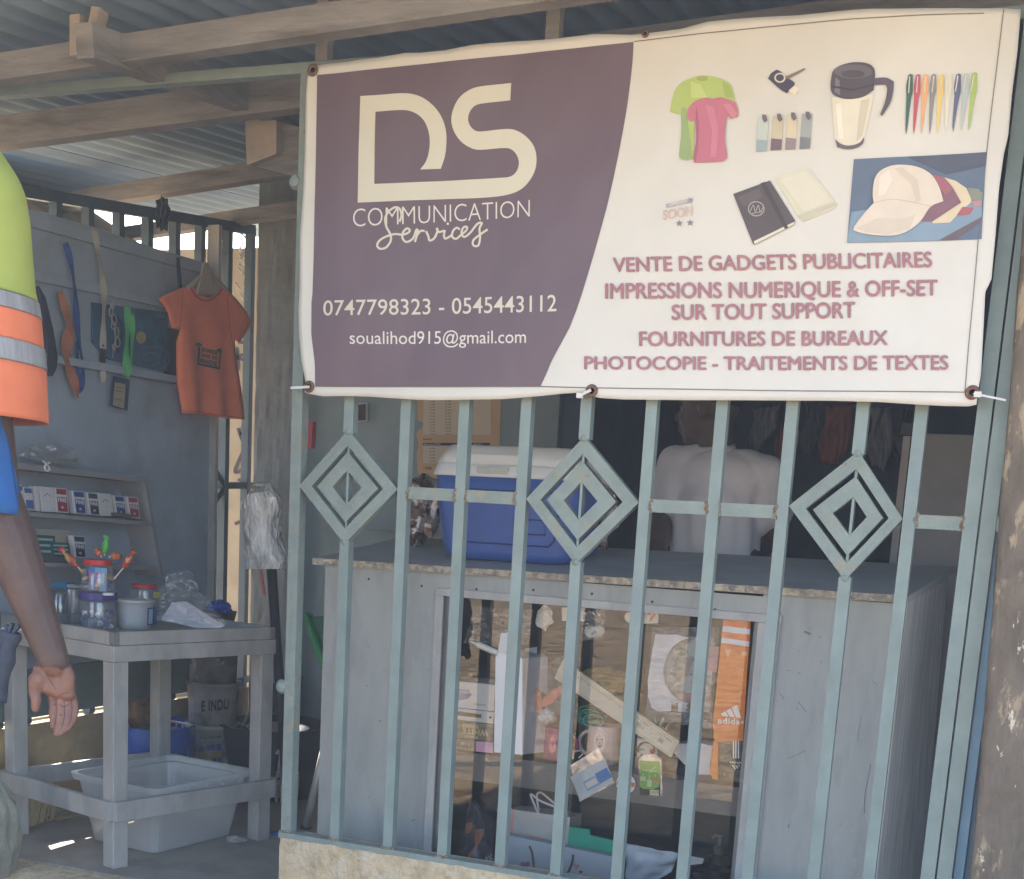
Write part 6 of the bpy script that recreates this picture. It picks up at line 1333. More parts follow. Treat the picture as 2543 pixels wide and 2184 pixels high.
# blue foil bowl on top behind the table
bw = pY(ri(1325, 160), 1.25); bwt = thing('foil_bowl', 'dark bowl heaped with shiny blue foil behind the table end', 'bowl', bw)
bm = NB(); lathe(bm, [(0, -.06), (.05, -.06), (.065, 0), (.068, .003), (.06, 0), (.045, -.05), (0, -.052)], bw, 24); obj('bowl', bm, mat('dark_metal', (.05, .05, .06), .35, metal=.4), bwt, True)
crumple('foil', None, None, bw+Vector((0, 0, .01)), (.045, .04, .03), mat('blue_foil', (.01, .08, .5), .2, metal=.4, bump=.8, bscale=30), 5, 3, bwt, .4)
bs = cc3.z+.20
bm = NB(); lathe(bm, [(0, bs+.0), (.03, bs), (.03, bw.z-.061), (0, bw.z-.061)], (bw.x, bw.y, 0), 14) if bw.z-.061 > bs else None
if len(bm.verts): tag(obj('stand', bm, black_pl), 'short dark stand under the foil bowl', 'stand')
else: bm.free()
# dark wash tub with basin, stick
tbc = pY(ri(1660, 1050), 1.42); tbc.z = 0
tz = pY(ri(1400, 800), 1.42).z
wt = thing('wash_tub', 'large black plastic tub holding pans in the back corner', 'tub', tbc)
bm = NB(); lathe(bm, [(0, 0), (.17, 0), (.19, tz*.5), (.215, tz*.97), (.225, tz), (.21, tz), (.18, tz*.4), (.16, .02), (0, .02)], tbc, 36); obj('tub', bm, mat('dull_black_plastic', (.022, .022, .026), .45, var=.3, scale=8), wt, True)
pn = tbc+Vector((.05, -.06, tz-.01)); pt_ = thing('metal_basin', 'grey metal basin resting in the black tub', 'basin', pn)
bm = NB(); lathe(bm, [(0, -.05), (.08, -.05), (.115, .005), (.122, .008), (.115, .006), (.085, -.04), (0, -.042)], pn, 30); obj('basin', bm, mat('dull_aluminium', (.30, .30, .31), .35, metal=.7), pt_, True)
bm = NB(); tube(bm, [pY(ri(1570, 650), 1.5), pY(ri(1470, 845), 1.3)], .006, 7); tag(obj('stick', bm, mat('grey_stick', (.2, .19, .18), .8)), 'thin grey stick leaning in the black tub', 'stick')
bm = NB(); prism(bm, [pY(ri(*q), 1.55) for q in ((1580, 760), (1720, 780), (1740, 560), (1640, 600))], (0, .12, 0)); tag(obj('black_box', bm, mat('soft_black', (.02, .02, .022), .6)), 'black box behind the wash tub against the pillar', 'box')
# striped mop bundle
mpc = pZ(ri(1690, 1335), 0); mp_ = thing('striped_mop', 'white cotton mop head banded with blue behind the table leg', 'mop', mpc)
bm = NB(); 
for k in range(26):
    a = random.uniform(0, 6.28); r = random.uniform(.01, .055); z0 = random.uniform(.0, .02)
    tube(bm, smooth_path([mpc+Vector((r*math.cos(a), .05+r*math.sin(a), .008+z0)), mpc+Vector((1.1*r*math.cos(a), .05+1.1*r*math.sin(a), .10)), mpc+Vector((.4*r*math.cos(a), .05+.4*r*math.sin(a), .19))], 3), .007, 6)
o_ = obj('strands', bm, mat('mop_cotton', (.46, .43, .40), .9, var=.3, scale=30, stretch=(1, 1, 3), col2=(.10, .13, .22), mix=(.56, .6), s2=10), mp_, True); o_['kind'] = 'stuff'
bm = NB(); tube(bm, smooth_path([pY(ri(*q), mpc.y+.04) for q in ((1665, 1020), (1690, 1000), (1700, 1040), (1690, 1120), (1700, 1180))], 3), .008, 7); obj('cord', bm, mat('white_cord', (.5, .49, .46), .8), mp_, True)
# blue bags on the floor
p = pZ(ri(1900, 1140), 0); crumple('blue_bag', 'blue plastic bag on the floor behind the bars by the long handle', 'bag', p+Vector((.02, .1, .075)), (.12, .08, .07), blue_bag, 12, 3, None, .4)
p = pZ(ri(1490, 1190), 0); crumple('blue_bag', 'blue bag on the floor between the bin and the table leg', 'bag', p+Vector((0, .03, .03)), (.06, .05, .03), blue_bag, 21, 3, None, .4)
p = pZ(ri(1672, 1505), 0); bm = NB(); lathe(bm, [(0, .001), (.022, .001), (.018, .008), (0, .009)], p, 10); tag(obj('blue_scrap', bm, blue_bag), 'small blue plastic scrap on the floor by the far table leg', 'scrap')
p = pZ(ri(1430, 1560), 0); crumple('clear_scrap', 'crumpled clear plastic scrap on the cement floor', 'scrap', p+Vector((0, 0, .012)), (.04, .02, .012), film, 14, 2, None, .5)
# dry straw
bm = NB(); rs = random.Random(5)
for k in range(46):
    x = rs.uniform(140, 310); tp2 = pX(ri(x+rs.uniform(-10, 60), 1225-(x-140)*.15-rs.uniform(40, 115)), XW+.05)
    b = Vector((XW+.06, tp2.y-rs.uniform(.02, .08), .002)); tube(bm, [b, (b+tp2)/2+Vector((.01, 0, .01)), tp2], [.0028, .0026, .0014], 5)
o_ = obj('dry_straw', bm, mat('dry_straw', (.45, .35, .18), .8, var=.2)); o_['kind'] = 'stuff'
o_['label'] = 'tuft of dry straw standing at the foot of the ochre wall'
bm = NB()
for k in range(30):
    x = rs.uniform(230, 410); b = pZ(ri(x, 1440-(x-230)*.16+rs.uniform(-18, 18)), .004); d = Vector((rs.uniform(-.05, .05), rs.uniform(-.03, .07), .012)); tube(bm, [b, b+d], .0018, 5)
o_ = obj('loose_straw', bm, MATS['dry_straw']); o_['kind'] = 'stuff'; o_['label'] = 'loose straw lying on the floor under the table'
# ================================================================ wrapped broom by the pillar, long dustpan
bY = .95
br_ = thing('wrapped_broom', 'broom wrapped in silvery clear plastic standing head up by the table', 'broom', pY(re(1600, 1779), bY))
def brf(u, v):
    pl = [(1530, 1190), (1490, 1240), (1468, 1290), (1478, 1350), (1478, 1420), (1488, 1500), (1492, 1570), (1496, 1640), (1500, 1672)]
    prr = [(1632, 1150), (1665, 1190), (1695, 1240), (1698, 1320), (1695, 1400), (1705, 1480), (1720, 1560), (1738, 1630), (1722, 1672)]
    a = pY(re(*interp(pl, v)), bY); b = pY(re(*interp(prr, v)), bY); c = (a+b)/2; w = (b-a)/2; ang = 2*math.pi*u
    n1 = 1+.10*noise.noise(Vector((math.cos(ang)*3, math.sin(ang)*3, v*5)))+.06*noise.noise(Vector((math.cos(ang)*9, math.sin(ang)*9, v*12)))
    return c+w*math.cos(ang)*n1+Vector((0, .045*math.sin(ang)*n1*min(1, v*6+.3), 0))
bm = NB(); grid(bm, brf, 60, 60)
silver_wrap = mat('silvery_wrap', (.58, .58, .56), .16, var=.5, scale=22, bump=1.0, bscale=85, metal=.35, stretch=(1, 1, .4), col2=(.65, .65, .63), mix=(.55, .62), s2=35)
obj('wrap', bm, silver_wrap, br_)
bm = NB(); grid(bm, lambda u, v: brf(0, 0)*0+pY(re(1580, 1172), bY)+Vector((.03*math.cos(u*6.283)*math.cos(v*1.57), .025*math.sin(u*6.283)*math.cos(v*1.57), .016*math.sin(v*1.57))), 20, 6); obj('wrap_top', bm, silver_wrap, br_, True)
hb_, ht_ = pY(re(1635, 1670), bY), pY(re(1600, 1200), bY); dirn = (hb_-ht_)/(hb_-ht_).length
foot = hb_+dirn*((hb_.z-.002)/-dirn.z)
bm = NB(); tube(bm, [hb_+Vector((0, 0, .05)), foot], .017, 12); obj('handle', bm, black_pl, br_, True)
bm = NB(); tube(bm, [pY(re(1575, 1680), bY-.02), pY(ri(1600, 60), bY-.02)], .006, 8); obj('red_stripe', bm, mat('faded_red', (.40, .10, .07), .5), br_)
dp = thing('long_dustpan', 'green dustpan upside down on a long grey metal handle behind the bars', 'dustpan', pZ(ri(1850, 1475), 0))
DPY0 = pZ(ri(1850, 1475), 0).y; gpm = mat('green_dustpan', (.015, .20, .065), .4, var=.1); 
def dpy(y): return DPY0+ (1475-y)/1300*-.05
bm = NB(); tube(bm, [pY(ri(1850, 1465), dpy(1465)), pY(ri(1965, 985), dpy(985))], .0145, 14); obj('handle', bm, mat('grey_metal_tube', (.50, .48, .45), .35, metal=.25, var=.15), dp, True)
bm = NB(); tube(bm, [pY(ri(1845, 1482), DPY0), pY(ri(1853, 1455), DPY0)], .018, 14); obj('end_cap', bm, black_pl, dp)
bm = NB(); prism(bm, [pY(ri(*q), dpy(900)-.015) for q in ((1938, 985), (1992, 1000), (2000, 800), (1985, 560), (1968, 560), (1972, 820))], (0, .03, 0)); bmesh.ops.bevel(bm, geom=list(bm.edges), offset=.005, segments=2, affect='EDGES'); obj('socket', bm, gpm, dp)
bm = NB(); prism(bm, [pY(ri(*q), dpy(400)-.02) for q in ((1822, 165), (1845, 170), (1960, 450), (1985, 560), (1965, 590), (1945, 520), (1890, 380))], (0, .05, 0)); bmesh.ops.bevel(bm, geom=list(bm.edges), offset=.004, segments=2, affect='EDGES'); obj('rim', bm, gpm, dp)
bm = NB(); prism(bm, [pY(ri(*q), dpy(300)+.012) for q in ((1835, 175), (1900, 190), (2060, 185), (2060, 600), (1975, 570))], (0, .012, 0)); obj('pan', bm, mat('dark_green_pan', (.012, .085, .04), .5), dp)
crumple('concrete_stump', 'mossy concrete stump at the lower left beside the doorway', 'stump', pY(ri(-10, 1510), .03), (.062, .06, .15), mat('green_stained_concrete', (.25, .24, .19), .9, var=.3, scale=9, bump=.5, bscale=30), 17, 4, None, .18)
# ================================================================ people
RK = 1.0
def capsule(bm, p, q, r0, r1, n=14):
    r0 *= RK; r1 *= RK
    p, q = Vector(p), Vector(q); d = (q-p); Ld = d.length; d.normalize(); pts = []; rs = []
    for k in range(1, 5): a = math.pi/2*k/5; pts.append(p-d*r0*math.cos(a)); rs.append(r0*math.sin(a))
    for k in range(5): t = k/4; pts.append(p+d*Ld*t); rs.append(r0+(r1-r0)*t)
    for k in range(1, 5): a = math.pi/2*k/5; pts.append(q+d*r1*math.sin(a)); rs.append(r1*math.cos(a))
    return tube(bm, pts, rs, n)
def chain(bm, pts, rs):
    for i in range(len(pts)-1): capsule(bm, pts[i], pts[i+1], rs[i], rs[i+1])
def ell(bm, c, r, rot=None, n=18):
    r = [x*RK for x in r]
    M = Matrix.Translation(c) @ (rot.to_4x4() if rot else Matrix.Identity(4)) @ Matrix.Diagonal((*r, 1))
    bmesh.ops.create_uvsphere(bm, u_segments=n, v_segments=n*2//3, radius=1, matrix=M)
def fuse(name, bm, m, parent, voxel, smooth=6, disp=None):
    """fuse the pieces into one continuous skin"""
    me = bpy.data.meshes.new(name); bm.to_mesh(me); bm.free()
    o = bpy.data.objects.new(name, me); COL.objects.link(o)
    rm = o.modifiers.new('r', 'REMESH'); rm.mode = 'VOXEL'; rm.voxel_size = voxel; rm.use_smooth_shade = True
    sm = o.modifiers.new('s', 'SMOOTH'); sm.factor = .5; sm.iterations = smooth
    dg = bpy.context.evaluated_depsgraph_get(); m2 = bpy.data.meshes.new_from_object(o.evaluated_get(dg))
    bpy.data.objects.remove(o); bpy.data.meshes.remove(me); m2.name = name
    if disp:
        nr = [v.normal.copy() for v in m2.vertices]; co = [v.co.copy() for v in m2.vertices]
        m2.vertices.foreach_set('co', [x for c, n_ in zip(co, nr) for x in c+n_*disp(c)]); m2.update()
    m2.shade_smooth(); m2.materials.clear(); m2.materials.append(m)
    o = bpy.data.objects.new(name, m2); COL.objects.link(o)
    if parent is not None: attach(o, parent)
    return o
def head(bm, c, h, fwd, up=Vector((0, 0, 1))):
    """head of height h centred at c, looking along fwd; returns frame"""
    f = fwd.normalized(); s = up.cross(f).normalized(); u = f.cross(s); R = Matrix((s, f, u)).transposed()
    hk = h*RK; P = lambda x, y, z: c+R @ (Vector((x, y, z))*hk)
    ell(bm, P(0, -.06, .13), (.33*h, .40*h, .36*h), R); ell(bm, P(0, .08, -.12), (.27*h, .28*h, .33*h), R)
    ell(bm, P(0, .20, -.36), (.15*h, .13*h, .11*h), R)
    capsule(bm, P(0, .33, .06), P(0, .42, -.09), .035*h, .055*h); ell(bm, P(0, .33, .10), (.19*h, .06*h, .05*h), R)
    ell(bm, P(0, .36, -.215), (.10*h, .05*h, .028*h), R); ell(bm, P(0, .355, -.265), (.095*h, .05*h, .03*h), R)
    for sx in (-1, 1): ell(bm, P(sx*.335, -.06, -.02), (.035*h, .075*h, .12*h), R); ell(bm, P(sx*.15, .27, -.08), (.09*h, .08*h, .08*h), R)
    return P, R
skin = mat('dark_brown_skin', (.085, .05, .04), .5, var=.2, scale=18, bump=.08, bscale=160, spec=.4)
# ---- the seller behind the counter
SY = 1.22
def S(x, y, dy=0): return pY(r7(x, y), SY+dy)
sp = thing('person', 'person in a grey white polo shirt behind the counter, head turned left', 'person', Vector((S(900, 1000).x, SY, 0)))
bm = NB()
hc = S(835, 175, .02); hh = .235
P, R = head(bm, hc, hh, Vector((-1, .12, -.03)))
neck = S(905, 620, .03); capsule(bm, P(0, -.12, -.25), neck, .056, .056)
chest = S(930, 900, .03); hip = S(865, 1750, .05); hip.z = .93
ell(bm, chest, (.155, .095, .085)); capsule(bm, chest+Vector((0, 0, -.08)), hip, .115, .125); ell(bm, hip, (.165, .12, .15))
ls, rs_ = S(520, 735, .0), S(1440, 850, .02)
chain(bm, [neck+Vector((0, 0, -.03)), (neck+ls)/2+Vector((0, 0, -.01)), ls], [.05, .048, .05]); chain(bm, [neck+Vector((0, 0, -.03)), (neck+rs_)/2+Vector((0, 0, -.012)), rs_], [.05, .048, .05])
le, re_ = S(350, 1330, -.02), S(1520, 1420, .10)
lh, rh2 = S(290, 1640, -.20), S(1400, 1640, .30)
chain(bm, [ls, le, lh], [.056, .046, .034]); chain(bm, [rs_, re_, rh2], [.056, .046, .034])
def hand(bm, w, d, side, palmn, s=1.0, curl=.5, thumb_side=1):
    """relaxed hand: w wrist, d pointing direction, palmn palm normal"""
    d = d.normalized(); n = palmn.normalized(); t = d.cross(n).normalized()*thumb_side
    k = w+d*.085*s
    for i, (o, ln) in enumerate(((.030, .072), (.010, .080), (-.010, .074), (-.029, .058))):
        a = k+t*o*s; capsule(bm, w+t*o*.5*s, a, .013*s, .0115*s)
        c1 = a+(d+n*curl*.45).normalized()*ln*.42*s; c2 = c1+(d+n*curl*1.3).normalized()*ln*.32*s; c3 = c2+(d*.6+n*curl*2.2).normalized()*ln*.26*s
        chain(bm, [a, c1, c2, c3], [.0100*s, .0088*s, .0080*s, .0066*s])
    b = w+d*.025*s+t*.022*s; b2 = b+(d*.7+t*.75+n*.3).normalized()*.04*s; b3 = b2+(d*.95+t*.25+n*.3).normalized()*.03*s; b4 = b3+(d+n*.3).normalized()*.024*s
    chain(bm, [b, b2, b3, b4], [.015*s, .0115*s, .010*s, .008*s])
hand(bm, lh, Vector((-.2, -.7, -.5)), -1, Vector((.0, .3, -1)), 1, .3); hand(bm, rh2, Vector((-.3, .6, -.4)), 1, Vector((0, 0, -1)), 1, .3, -1)
for sx in (-1, 1):
    kn = hip+Vector((sx*.10, .02, -.46)); ft = hip+Vector((sx*.11, .03, -.87)); chain(bm, [hip+Vector((sx*.085, 0, -.03)), kn, ft], [.088, .06, .042]); capsule(bm, ft+Vector((0, .03, -.03)), ft+Vector((sx*.02, -.15, -.035)), .036, .03)
body = fuse('body', bm, skin, sp, .0075, 5)
eye_w = mat('eye_white', (.20, .17, .15), .3, var=0)
for sx in (-1, 1):
    bm = NB(); ball(bm, P(sx*.15, .295, .03), (.008, .008, .007), 10); e_ = obj('eye', bm, eye_w, sp, True)
bm = NB(); ell(bm, P(0, -.075, .18), (.335*hh, .405*hh, .345*hh), R); 
for v in list(bm.verts):
    q = R.transposed() @ (v.co-hc)/hh
    if q.y > .22-.25*(q.z-.1) or q.z < -.02+.35*max(0, q.y): bm.verts.remove(v)
obj('hair', bm, mat('short_black_hair', (.012, .011, .011), .9, var=.3, scale=90, bump=.6, bscale=300), sp, True)
shirt_m = mat('grey_white_cotton', (.74, .72, .77), .85, var=.07, scale=6, bump=.25, bscale=14)
bm = NB(); up_ = Vector((0, 0, 1))
ell(bm, chest, (.178, .118, .10)); capsule(bm, chest+Vector((0, 0, -.09)), hip+Vector((0, 0, .05)), .142, .152); ell(bm, hip+Vector((0, 0, .02)), (.178, .135, .15))
chain(bm, [neck+Vector((0, 0, -.045)), (neck+ls)/2+Vector((0, 0, -.008)), ls], [.058, .060, .064]); chain(bm, [neck+Vector((0, 0, -.045)), (neck+rs_)/2+Vector((0, 0, -.010)), rs_], [.058, .060, .064])
lsl, rsl = ls+(le-ls)*.62, rs_+(re_-rs_)*.66
chain(bm, [ls, lsl], [.064, .068]); chain(bm, [rs_, rsl], [.064, .072])
obj_shirt = fuse('shirt', bm, shirt_m, sp, .009, 4, lambda p: .007*math.sin(p.x*52+p.z*9+3*noise.noise(p*5))*max(.25, min(1, (1.27-p.z)*4))+.010*noise.noise(Vector((p.x*16, p.y*16, p.z*6))))
bm = NB(); ax = (P(0, -.1, -.2)-neck).normalized(); q_ = neck-ax*.005
lathe(bm, [(.072, -.02), (.071, .012), (.064, .030), (.062, .030), (.066, .0), (.066, -.02)], q_, 26, ax.to_track_quat('Z', 'Y').to_matrix()); obj('collar', bm, shirt_m, obj_shirt, True)
bm = NB(); lathe(bm, [(.14, -.35), (.155, -.2), (.17, .05), (.165, .10), (.15, .12)], hip, 26, None, .78); obj('waistband', bm, mat('dark_trousers', (.03, .03, .04), .8), sp, True)
bm = NB()
for sx in (-1, 1): chain(bm, [hip+Vector((sx*.085, 0, -.02)), hip+Vector((sx*.10, .02, -.46)), hip+Vector((sx*.11, .03, -.84))], [.105, .08, .068])
fuse('trousers', bm, mat('dark_trousers', (.03, .03, .04), .8), sp, .012, 3)
# ---- the customer at the left edge, arm hanging
DEPTH = 2.75; RK = DEPTH/2.2
FWD = ROT @ Vector((0, 0, -1)); FWD.z = 0; FWD.normalize(); RGT = Vector((FWD.y, -FWD.x, 0))
PL0 = CAM+FWD*DEPTH
def PP(q, dz=0):   # point on an upright plane facing the camera, pushed dz away from it
    d = ray(q); t = ((PL0-CAM).dot(FWD)+dz)/d.dot(FWD); return CAM+d*t
def T(x, y, dz=0): return PP(D(x, y), dz)
def T5(x, y, dz=0): return PP(r5(x, y), dz)
cu = thing('person', 'person in a lime and orange safety vest, right arm hanging at the left edge', 'person', Vector((T(-190, 900).x, T(-190, 900).y, -.22)))
bm = NB()
sh_ = T(-80, 450); el_ = T(-16, 1000, .02); wr = T(108, 1335, -.01)
mid = (el_+wr)/2+RGT*-.004
chain(bm, [sh_, (sh_+el_)/2, el_], [.060, .048, .044]); chain(bm, [el_, el_+(wr-el_)*.3, el_+(wr-el_)*.65, wr], [.045, .045, .035, .0255])
ell(bm, wr, (.026, .020, .03))
# hand: palm towards the camera, thumb on the left, fingers curled down
sc_ = .28112/ (F/DEPTH)
palm = [((375, 1290), (352, 1395)), ((435, 1290), (440, 1450)), ((505, 1285), (522, 1480)), ((565, 1285), (605, 1500))]
for (a, b), r in zip(palm, (.0150, .0150, .0150, .0140)): capsule(bm, T5(*a), T5(*b, -.004), r, r*.92)
ell(bm, T5(345, 1390, -.010), (.0155, .014, .022))        # ball of the thumb
ell(bm, T5(600, 1390, -.008), (.013, .011, .026))
fing = [([(458, 1480), (470, 1610), (468, 1710), (478, 1800)], [.004, .001, -.004, -.010], .0075),
        ([(524, 1500), (538, 1640), (528, 1760), (500, 1860)], [.002, -.007, -.015, -.026], .0080),
        ([(592, 1515), (606, 1650), (590, 1765), (545, 1850)], [.005, -.002, -.011, -.024], .0076),
        ([(642, 1525), (664, 1630), (650, 1735), (600, 1815)], [.011, .006, -.004, -.018], .0068)]
for pts, dz, r in fing: chain(bm, [T5(p[0], p[1], z) for p, z in zip(pts, dz)], [r*1.05, r*.98, r*.90, r*.74])
chain(bm, [T5(325, 1385, -.006), T5(305, 1480, -.014), T5(322, 1565, -.018), T5(315, 1635, -.020)], [.0140, .0100, .0092, .0072])
# rest of the body (outside the photograph on the left)
toc = T(-215, 520, .02); toc_h = Vector((toc.x, toc.y, .86))-RGT*.10; nk = T(-215, 270, .01); hdc = T(-222, 90, .0)
ell(bm, toc, (.17, .11, .2), Matrix((RGT, FWD, up_)).transposed()); capsule(bm, toc, toc_h, .13, .14); ell(bm, toc_h, (.16, .12, .15), Matrix((RGT, FWD, up_)).transposed())
P2, R2 = head(bm, hdc, .24, FWD); capsule(bm, P2(0, -.1, -.25), nk, .06, .068)
shl = nk*2-sh_; shl = Vector((nk.x-(sh_.x-nk.x), nk.y-(sh_.y-nk.y), sh_.z))
chain(bm, [nk+Vector((0, 0, -.06)), (nk+sh_)/2, sh_], [.07, .07, .064]); chain(bm, [nk+Vector((0, 0, -.06)), (nk+shl)/2, shl], [.07, .07, .064])
el2 = shl+RK*(Vector((0, 0, -.34))-RGT*.05+FWD*.03); wr2 = el2+RK*(Vector((0, 0, -.20))+FWD*.18+RGT*.06)
chain(bm, [shl, el2, wr2], [.06, .048, .03]); hand(bm, wr2, FWD*.8+Vector((0, 0, -.5)), 1, Vector((0, 0, -1)), 1, .4)
for sx in (-1, 1):
    kn = toc_h+RGT*sx*.10+Vector((0, 0, -.5)); ft = toc_h+RGT*sx*.11; ft.z = -.14; chain(bm, [toc_h+RGT*sx*.085, kn, ft], [.09, .062, .045]); capsule(bm, ft+Vector((0, 0, -.045))-FWD*.03, ft+FWD*.17+Vector((0, 0, -.05)), .038, .03)
def cdisp(p): return .0006*noise.noise(p*90)
skin2 = mat('arm_skin', (.085, .05, .041), .5, var=.22, scale=18, bump=.22, bscale=170, spec=.4)
cbody = fuse('body', bm, skin2, cu, .0027, 3, cdisp)
# paler palm: a warmer tone where the photograph shows the inside of the hand
palm_m = mat('palm_skin', (.20, .095, .066), .5, var=.25, scale=30, bump=.2, bscale=140)
cbody.data.materials.append(palm_m)
wz_ = T5(470, 1262).z
cbody.data.update()
for pg_ in cbody.data.polygons:
    c_ = pg_.center
    if c_.z < wz_+.006*noise.noise(c_*60) and (c_-wr).length < .36 and pg_.normal.dot(FWD) < -.15: pg_.material_index = 1
# creases of the palm
crease = mat('palm_crease', (.085, .035, .028), .7, var=0)
cr_src = [[(400, 1285), (430, 1370), (480, 1440), (500, 1490)], [(520, 1520), (580, 1500), (640, 1495)], [(505, 1590), (570, 1620), (650, 1560)], [(498, 1510), (504, 1620), (498, 1720), (488, 1800)], [(560, 1520), (572, 1650), (558, 1760), (522, 1845)], [(622, 1530), (636, 1640), (620, 1750), (575, 1825)], [(470, 1600), (500, 1606)], [(512, 1690), (560, 1695)]]
from mathutils.bvhtree import BVHTree
bt_ = BVHTree.FromPolygons([v.co for v in cbody.data.vertices], [tuple(p.vertices) for p in cbody.data.polygons])
for s_ in cr_src:
    pts = []
    for q in smooth_path([Vector(p) for p in s_], 6):
        d = ray(r5(q.x, q.y)).normalized(); hit = bt_.ray_cast(CAM, d, 4)
        if hit[0] is not None: pts.append(hit[0]+d*.0006)
    if len(pts) > 3:
        bm = NB(); n_ = len(pts); tube(bm, pts, [.0003+.0010*math.sin(math.pi*i/(n_-1)) for i in range(n_)], 6); obj('palm_crease', bm, crease, cbody, True)
nail = mat('nail', (.42, .24, .19), .35, var=0)
# blue shirt sleeve
bluec = mat('royal_blue_cotton', (.02, .13, .42), .8, var=.10, scale=10, bump=.3, bscale=20)
bm = NB()
def sleeve(u, v):
    a = 2*math.pi*u
    yv = 560+(1026-560)*v; cxp = -115+95*v; rp_ = 75-14*v
    c = T(cxp, yv+ (0 if v < .99 else 0)); 
    return c+RGT*((rp_/1.0)/(F/DEPTH*.8145))*math.cos(a)+FWD*.085*math.sin(a)+Vector((0, 0, -.012*v*math.cos(a)))+RGT*.004*noise.noise(Vector((a, v*5, 1)))
grid(bm, sleeve, 40, 16); r_ = bmesh.ops.extrude_face_region(bm, geom=list(bm.faces)); bmesh.ops.scale(bm, vec=(.985, .985, 1), space=Matrix.Translation(-T(-55, 900)), verts=[v for v in r_['geom'] if isinstance(v, bmesh.types.BMVert)])
obj('shirt_sleeve', bm, bluec, cu, True)
bm = NB(); ell(bm, toc, (.185, .125, .21), Matrix((RGT, FWD, up_)).transposed()); capsule(bm, toc, toc_h+Vector((0, 0, .22)), .15, .155); fuse('shirt', bm, bluec, cu, .012, 3)
# safety vest: bands of one flared tabard
edge = [(-8, 285), (12, 312), (30, 338), (45, 372), (55, 430), (60, 500), (66, 567), (73, 592), (79, 625), (84, 680), (89, 720), (93, 790), (95, 830)]
def edge_x(y):
    for (x0_, y0_), (x1_, y1_) in zip(edge, edge[1:]):
        if y0_ <= y <= y1_: return x0_+(x1_-x0_)*(y-y0_)/(y1_-y0_)
    return edge[0][0] if y < edge[0][1] else edge[-1][0]
VC = -200.0
def vest_pt(u, y, off=0.0, dip=0):
    a = math.radians(-180)+math.radians(360)*u     # all round the torso
    ex_ = edge_x(y); rx = (ex_-VC)/(F/DEPTH*.8145)*.93
    c = T(VC, y)
    fold = 1+.03*noise.noise(Vector((math.cos(a)*3, math.sin(a)*3, y*.004)))+.015*math.sin(a*9+y*.006)
    return c+RGT*(rx+off)*math.cos(a)+FWD*RK*(.15+.08*(y-285)/545+off)*math.sin(a)*fold+Vector((0, 0, -.030*((y-285)/545)*math.cos(a)*0+dip))
def band(y0, y1, tilt0, tilt1, m, name, off=0.0):
    bm = NB()
    def f(u, v):
        a = math.radians(-180+360*u)
        ya = y0-tilt0*(1-max(0, math.cos(a)))*.5; yb = y1-tilt1*(1-max(0, math.cos(a)))*.5
        return vest_pt(u, ya+(yb-ya)*v, off)
    grid(bm, f, 90, 10)
    r_ = bmesh.ops.extrude_face_region(bm, geom=list(bm.faces))
    for v in r_['geom']:
        if isinstance(v, bmesh.types.BMVert):
            d = v.co-Vector((T(VC, 600).x, T(VC, 600).y, v.co.z)); v.co -= d.normalized()*.004
    return obj(name, bm, m, vest, True)
lime = mat('lime_fabric', (.44, .53, .12), .75, var=.07, scale=12, bump=.25, bscale=16); orv = mat('fluorescent_orange_fabric', (.84, .23, .11), .75, var=.07, scale=12, bump=.25, bscale=16)
refl = mat('reflective_grey_tape', (.33, .34, .36), .4, var=.3, scale=16, stretch=(3, 3, .4), bump=.3, bscale=40)
vest = band(300, 592, 0, 30, lime, 'safety_vest') if False else None
bm = NB(); grid(bm, lambda u, v: vest_pt(u, 285+(588-285)*v-(26*v)*(1-max(0, math.cos(math.radians(-180+360*u))))*.5), 90, 26)
r_ = bmesh.ops.extrude_face_region(bm, geom=list(bm.faces))
for v in r_['geom']:
    if isinstance(v, bmesh.types.BMVert): d = v.co-Vector((T(VC, 600).x, T(VC, 600).y, v.co.z)); v.co -= d.normalized()*.004
vest = obj('safety_vest', bm, lime, cu, True)
band(590, 622, 26, 26, refl, 'reflective_band', .0015); band(623, 682, 26, 26, orv, 'orange_band', .0); band(683, 726, 26, 26, refl, 'reflective_band', .0015); band(727, 836, 26, 0, orv, 'orange_band', .0)
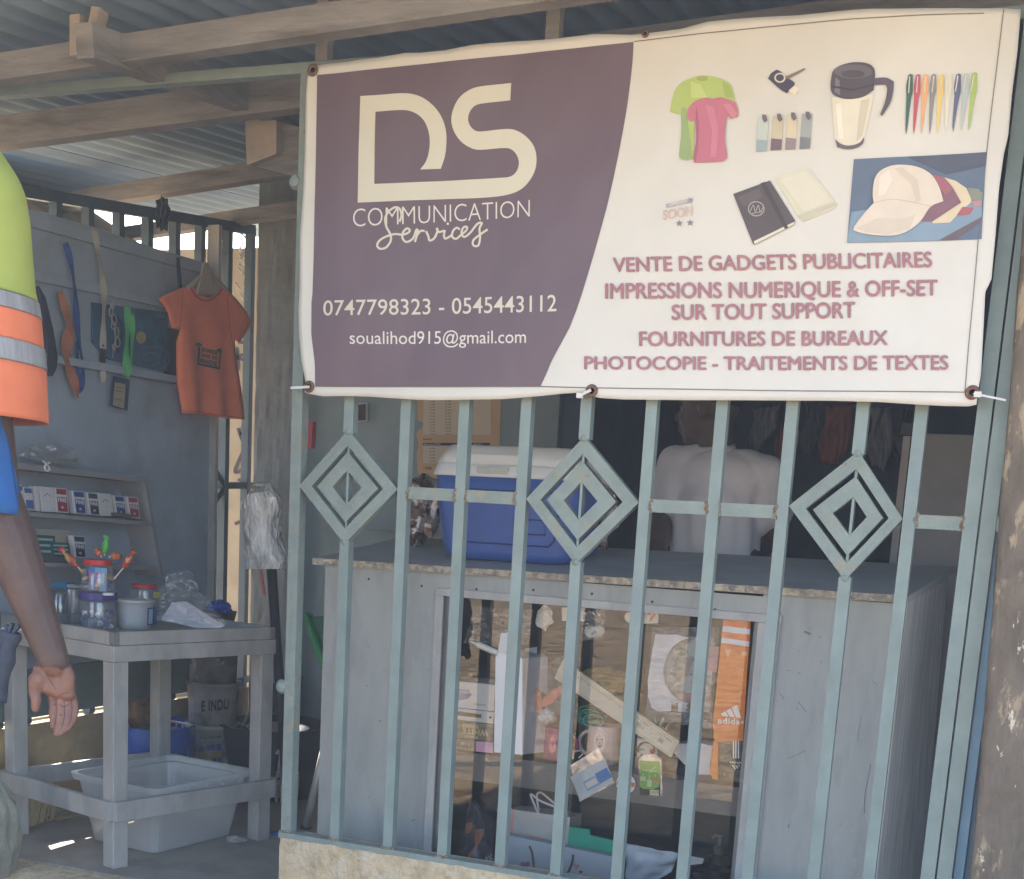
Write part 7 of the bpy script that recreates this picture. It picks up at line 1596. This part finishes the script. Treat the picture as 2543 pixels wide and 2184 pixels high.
bm = NB(); top_c = T(VC, 285); grid(bm, lambda u, v: vest_pt(u, 285)*(1-v)+(nk+Vector((.07*math.cos(2*math.pi*u), .07*math.sin(2*math.pi*u), -.02)))*v, 60, 6); obj('vest_shoulders', bm, lime, vest, True)
# trousers, and the dark pouch at the hip
jm = mat('pale_denim', (.22, .29, .42), .85, var=.2, scale=12, bump=.2, bscale=60)
bm = NB(); ell(bm, toc_h+Vector((0, 0, .03)), (.175, .135, .15), Matrix((RGT, FWD, up_)).transposed())
for sx in (-1, 1):
    kn = toc_h+RGT*sx*.10+Vector((0, 0, -.5)); ft = toc_h+RGT*sx*.11; ft.z = -.13; chain(bm, [toc_h+RGT*sx*.085, kn, ft], [.115, .085, .072])
fuse('trousers', bm, jm, cu, .012, 3)
po_ = thing('rolled_umbrella', 'dark rolled umbrella with a frayed strap hanging beside the arm', 'umbrella', T5(60, 1300))
pts = [T5(100, 960, -.02), T5(80, 1050, -.02), T5(45, 1180, -.02), T5(15, 1330, -.02), T5(-40, 1560, -.02)]
bm = NB(); tube(bm, smooth_path(pts, 4), [RK*(.016+.008*math.sin(i*.9)*.3) for i in range(17)], 12); obj('cover', bm, mat('navy_canvas', (.035, .045, .07), .8, var=.3, scale=30, bump=.3), po_, True)
for q0, q1 in (((85, 960), (110, 885)), ((120, 965), (170, 905)), ((40, 1000), (70, 900))):
    bm = NB(); beam(bm, T5(*q0, -.022), T5(*q1, -.022), .016, .006); obj('strap', bm, MATS['navy_canvas'], po_)
# ================================================================ thin bluish air volume added in place of lens glare
bm = NB(); box2(bm, (-62, -62, -1.3), (62, 62, 4.2))
hz = obj('haze', bm, bpy.data.materials.new('glare_haze')); hz['kind'] = 'stuff'
hm = hz.data.materials[0]; hm.use_nodes = True; n = hm.node_tree.nodes; l = hm.node_tree.links; n.remove(n['Principled BSDF'])
vol = n.new('ShaderNodeVolumePrincipled'); vol.inputs['Color'].default_value = (.80, .88, 1, 1); vol.inputs['Density'].default_value = .009; vol.inputs['Anisotropy'].default_value = .0
l.new(vol.outputs[0], n['Material Output'].inputs['Volume'])
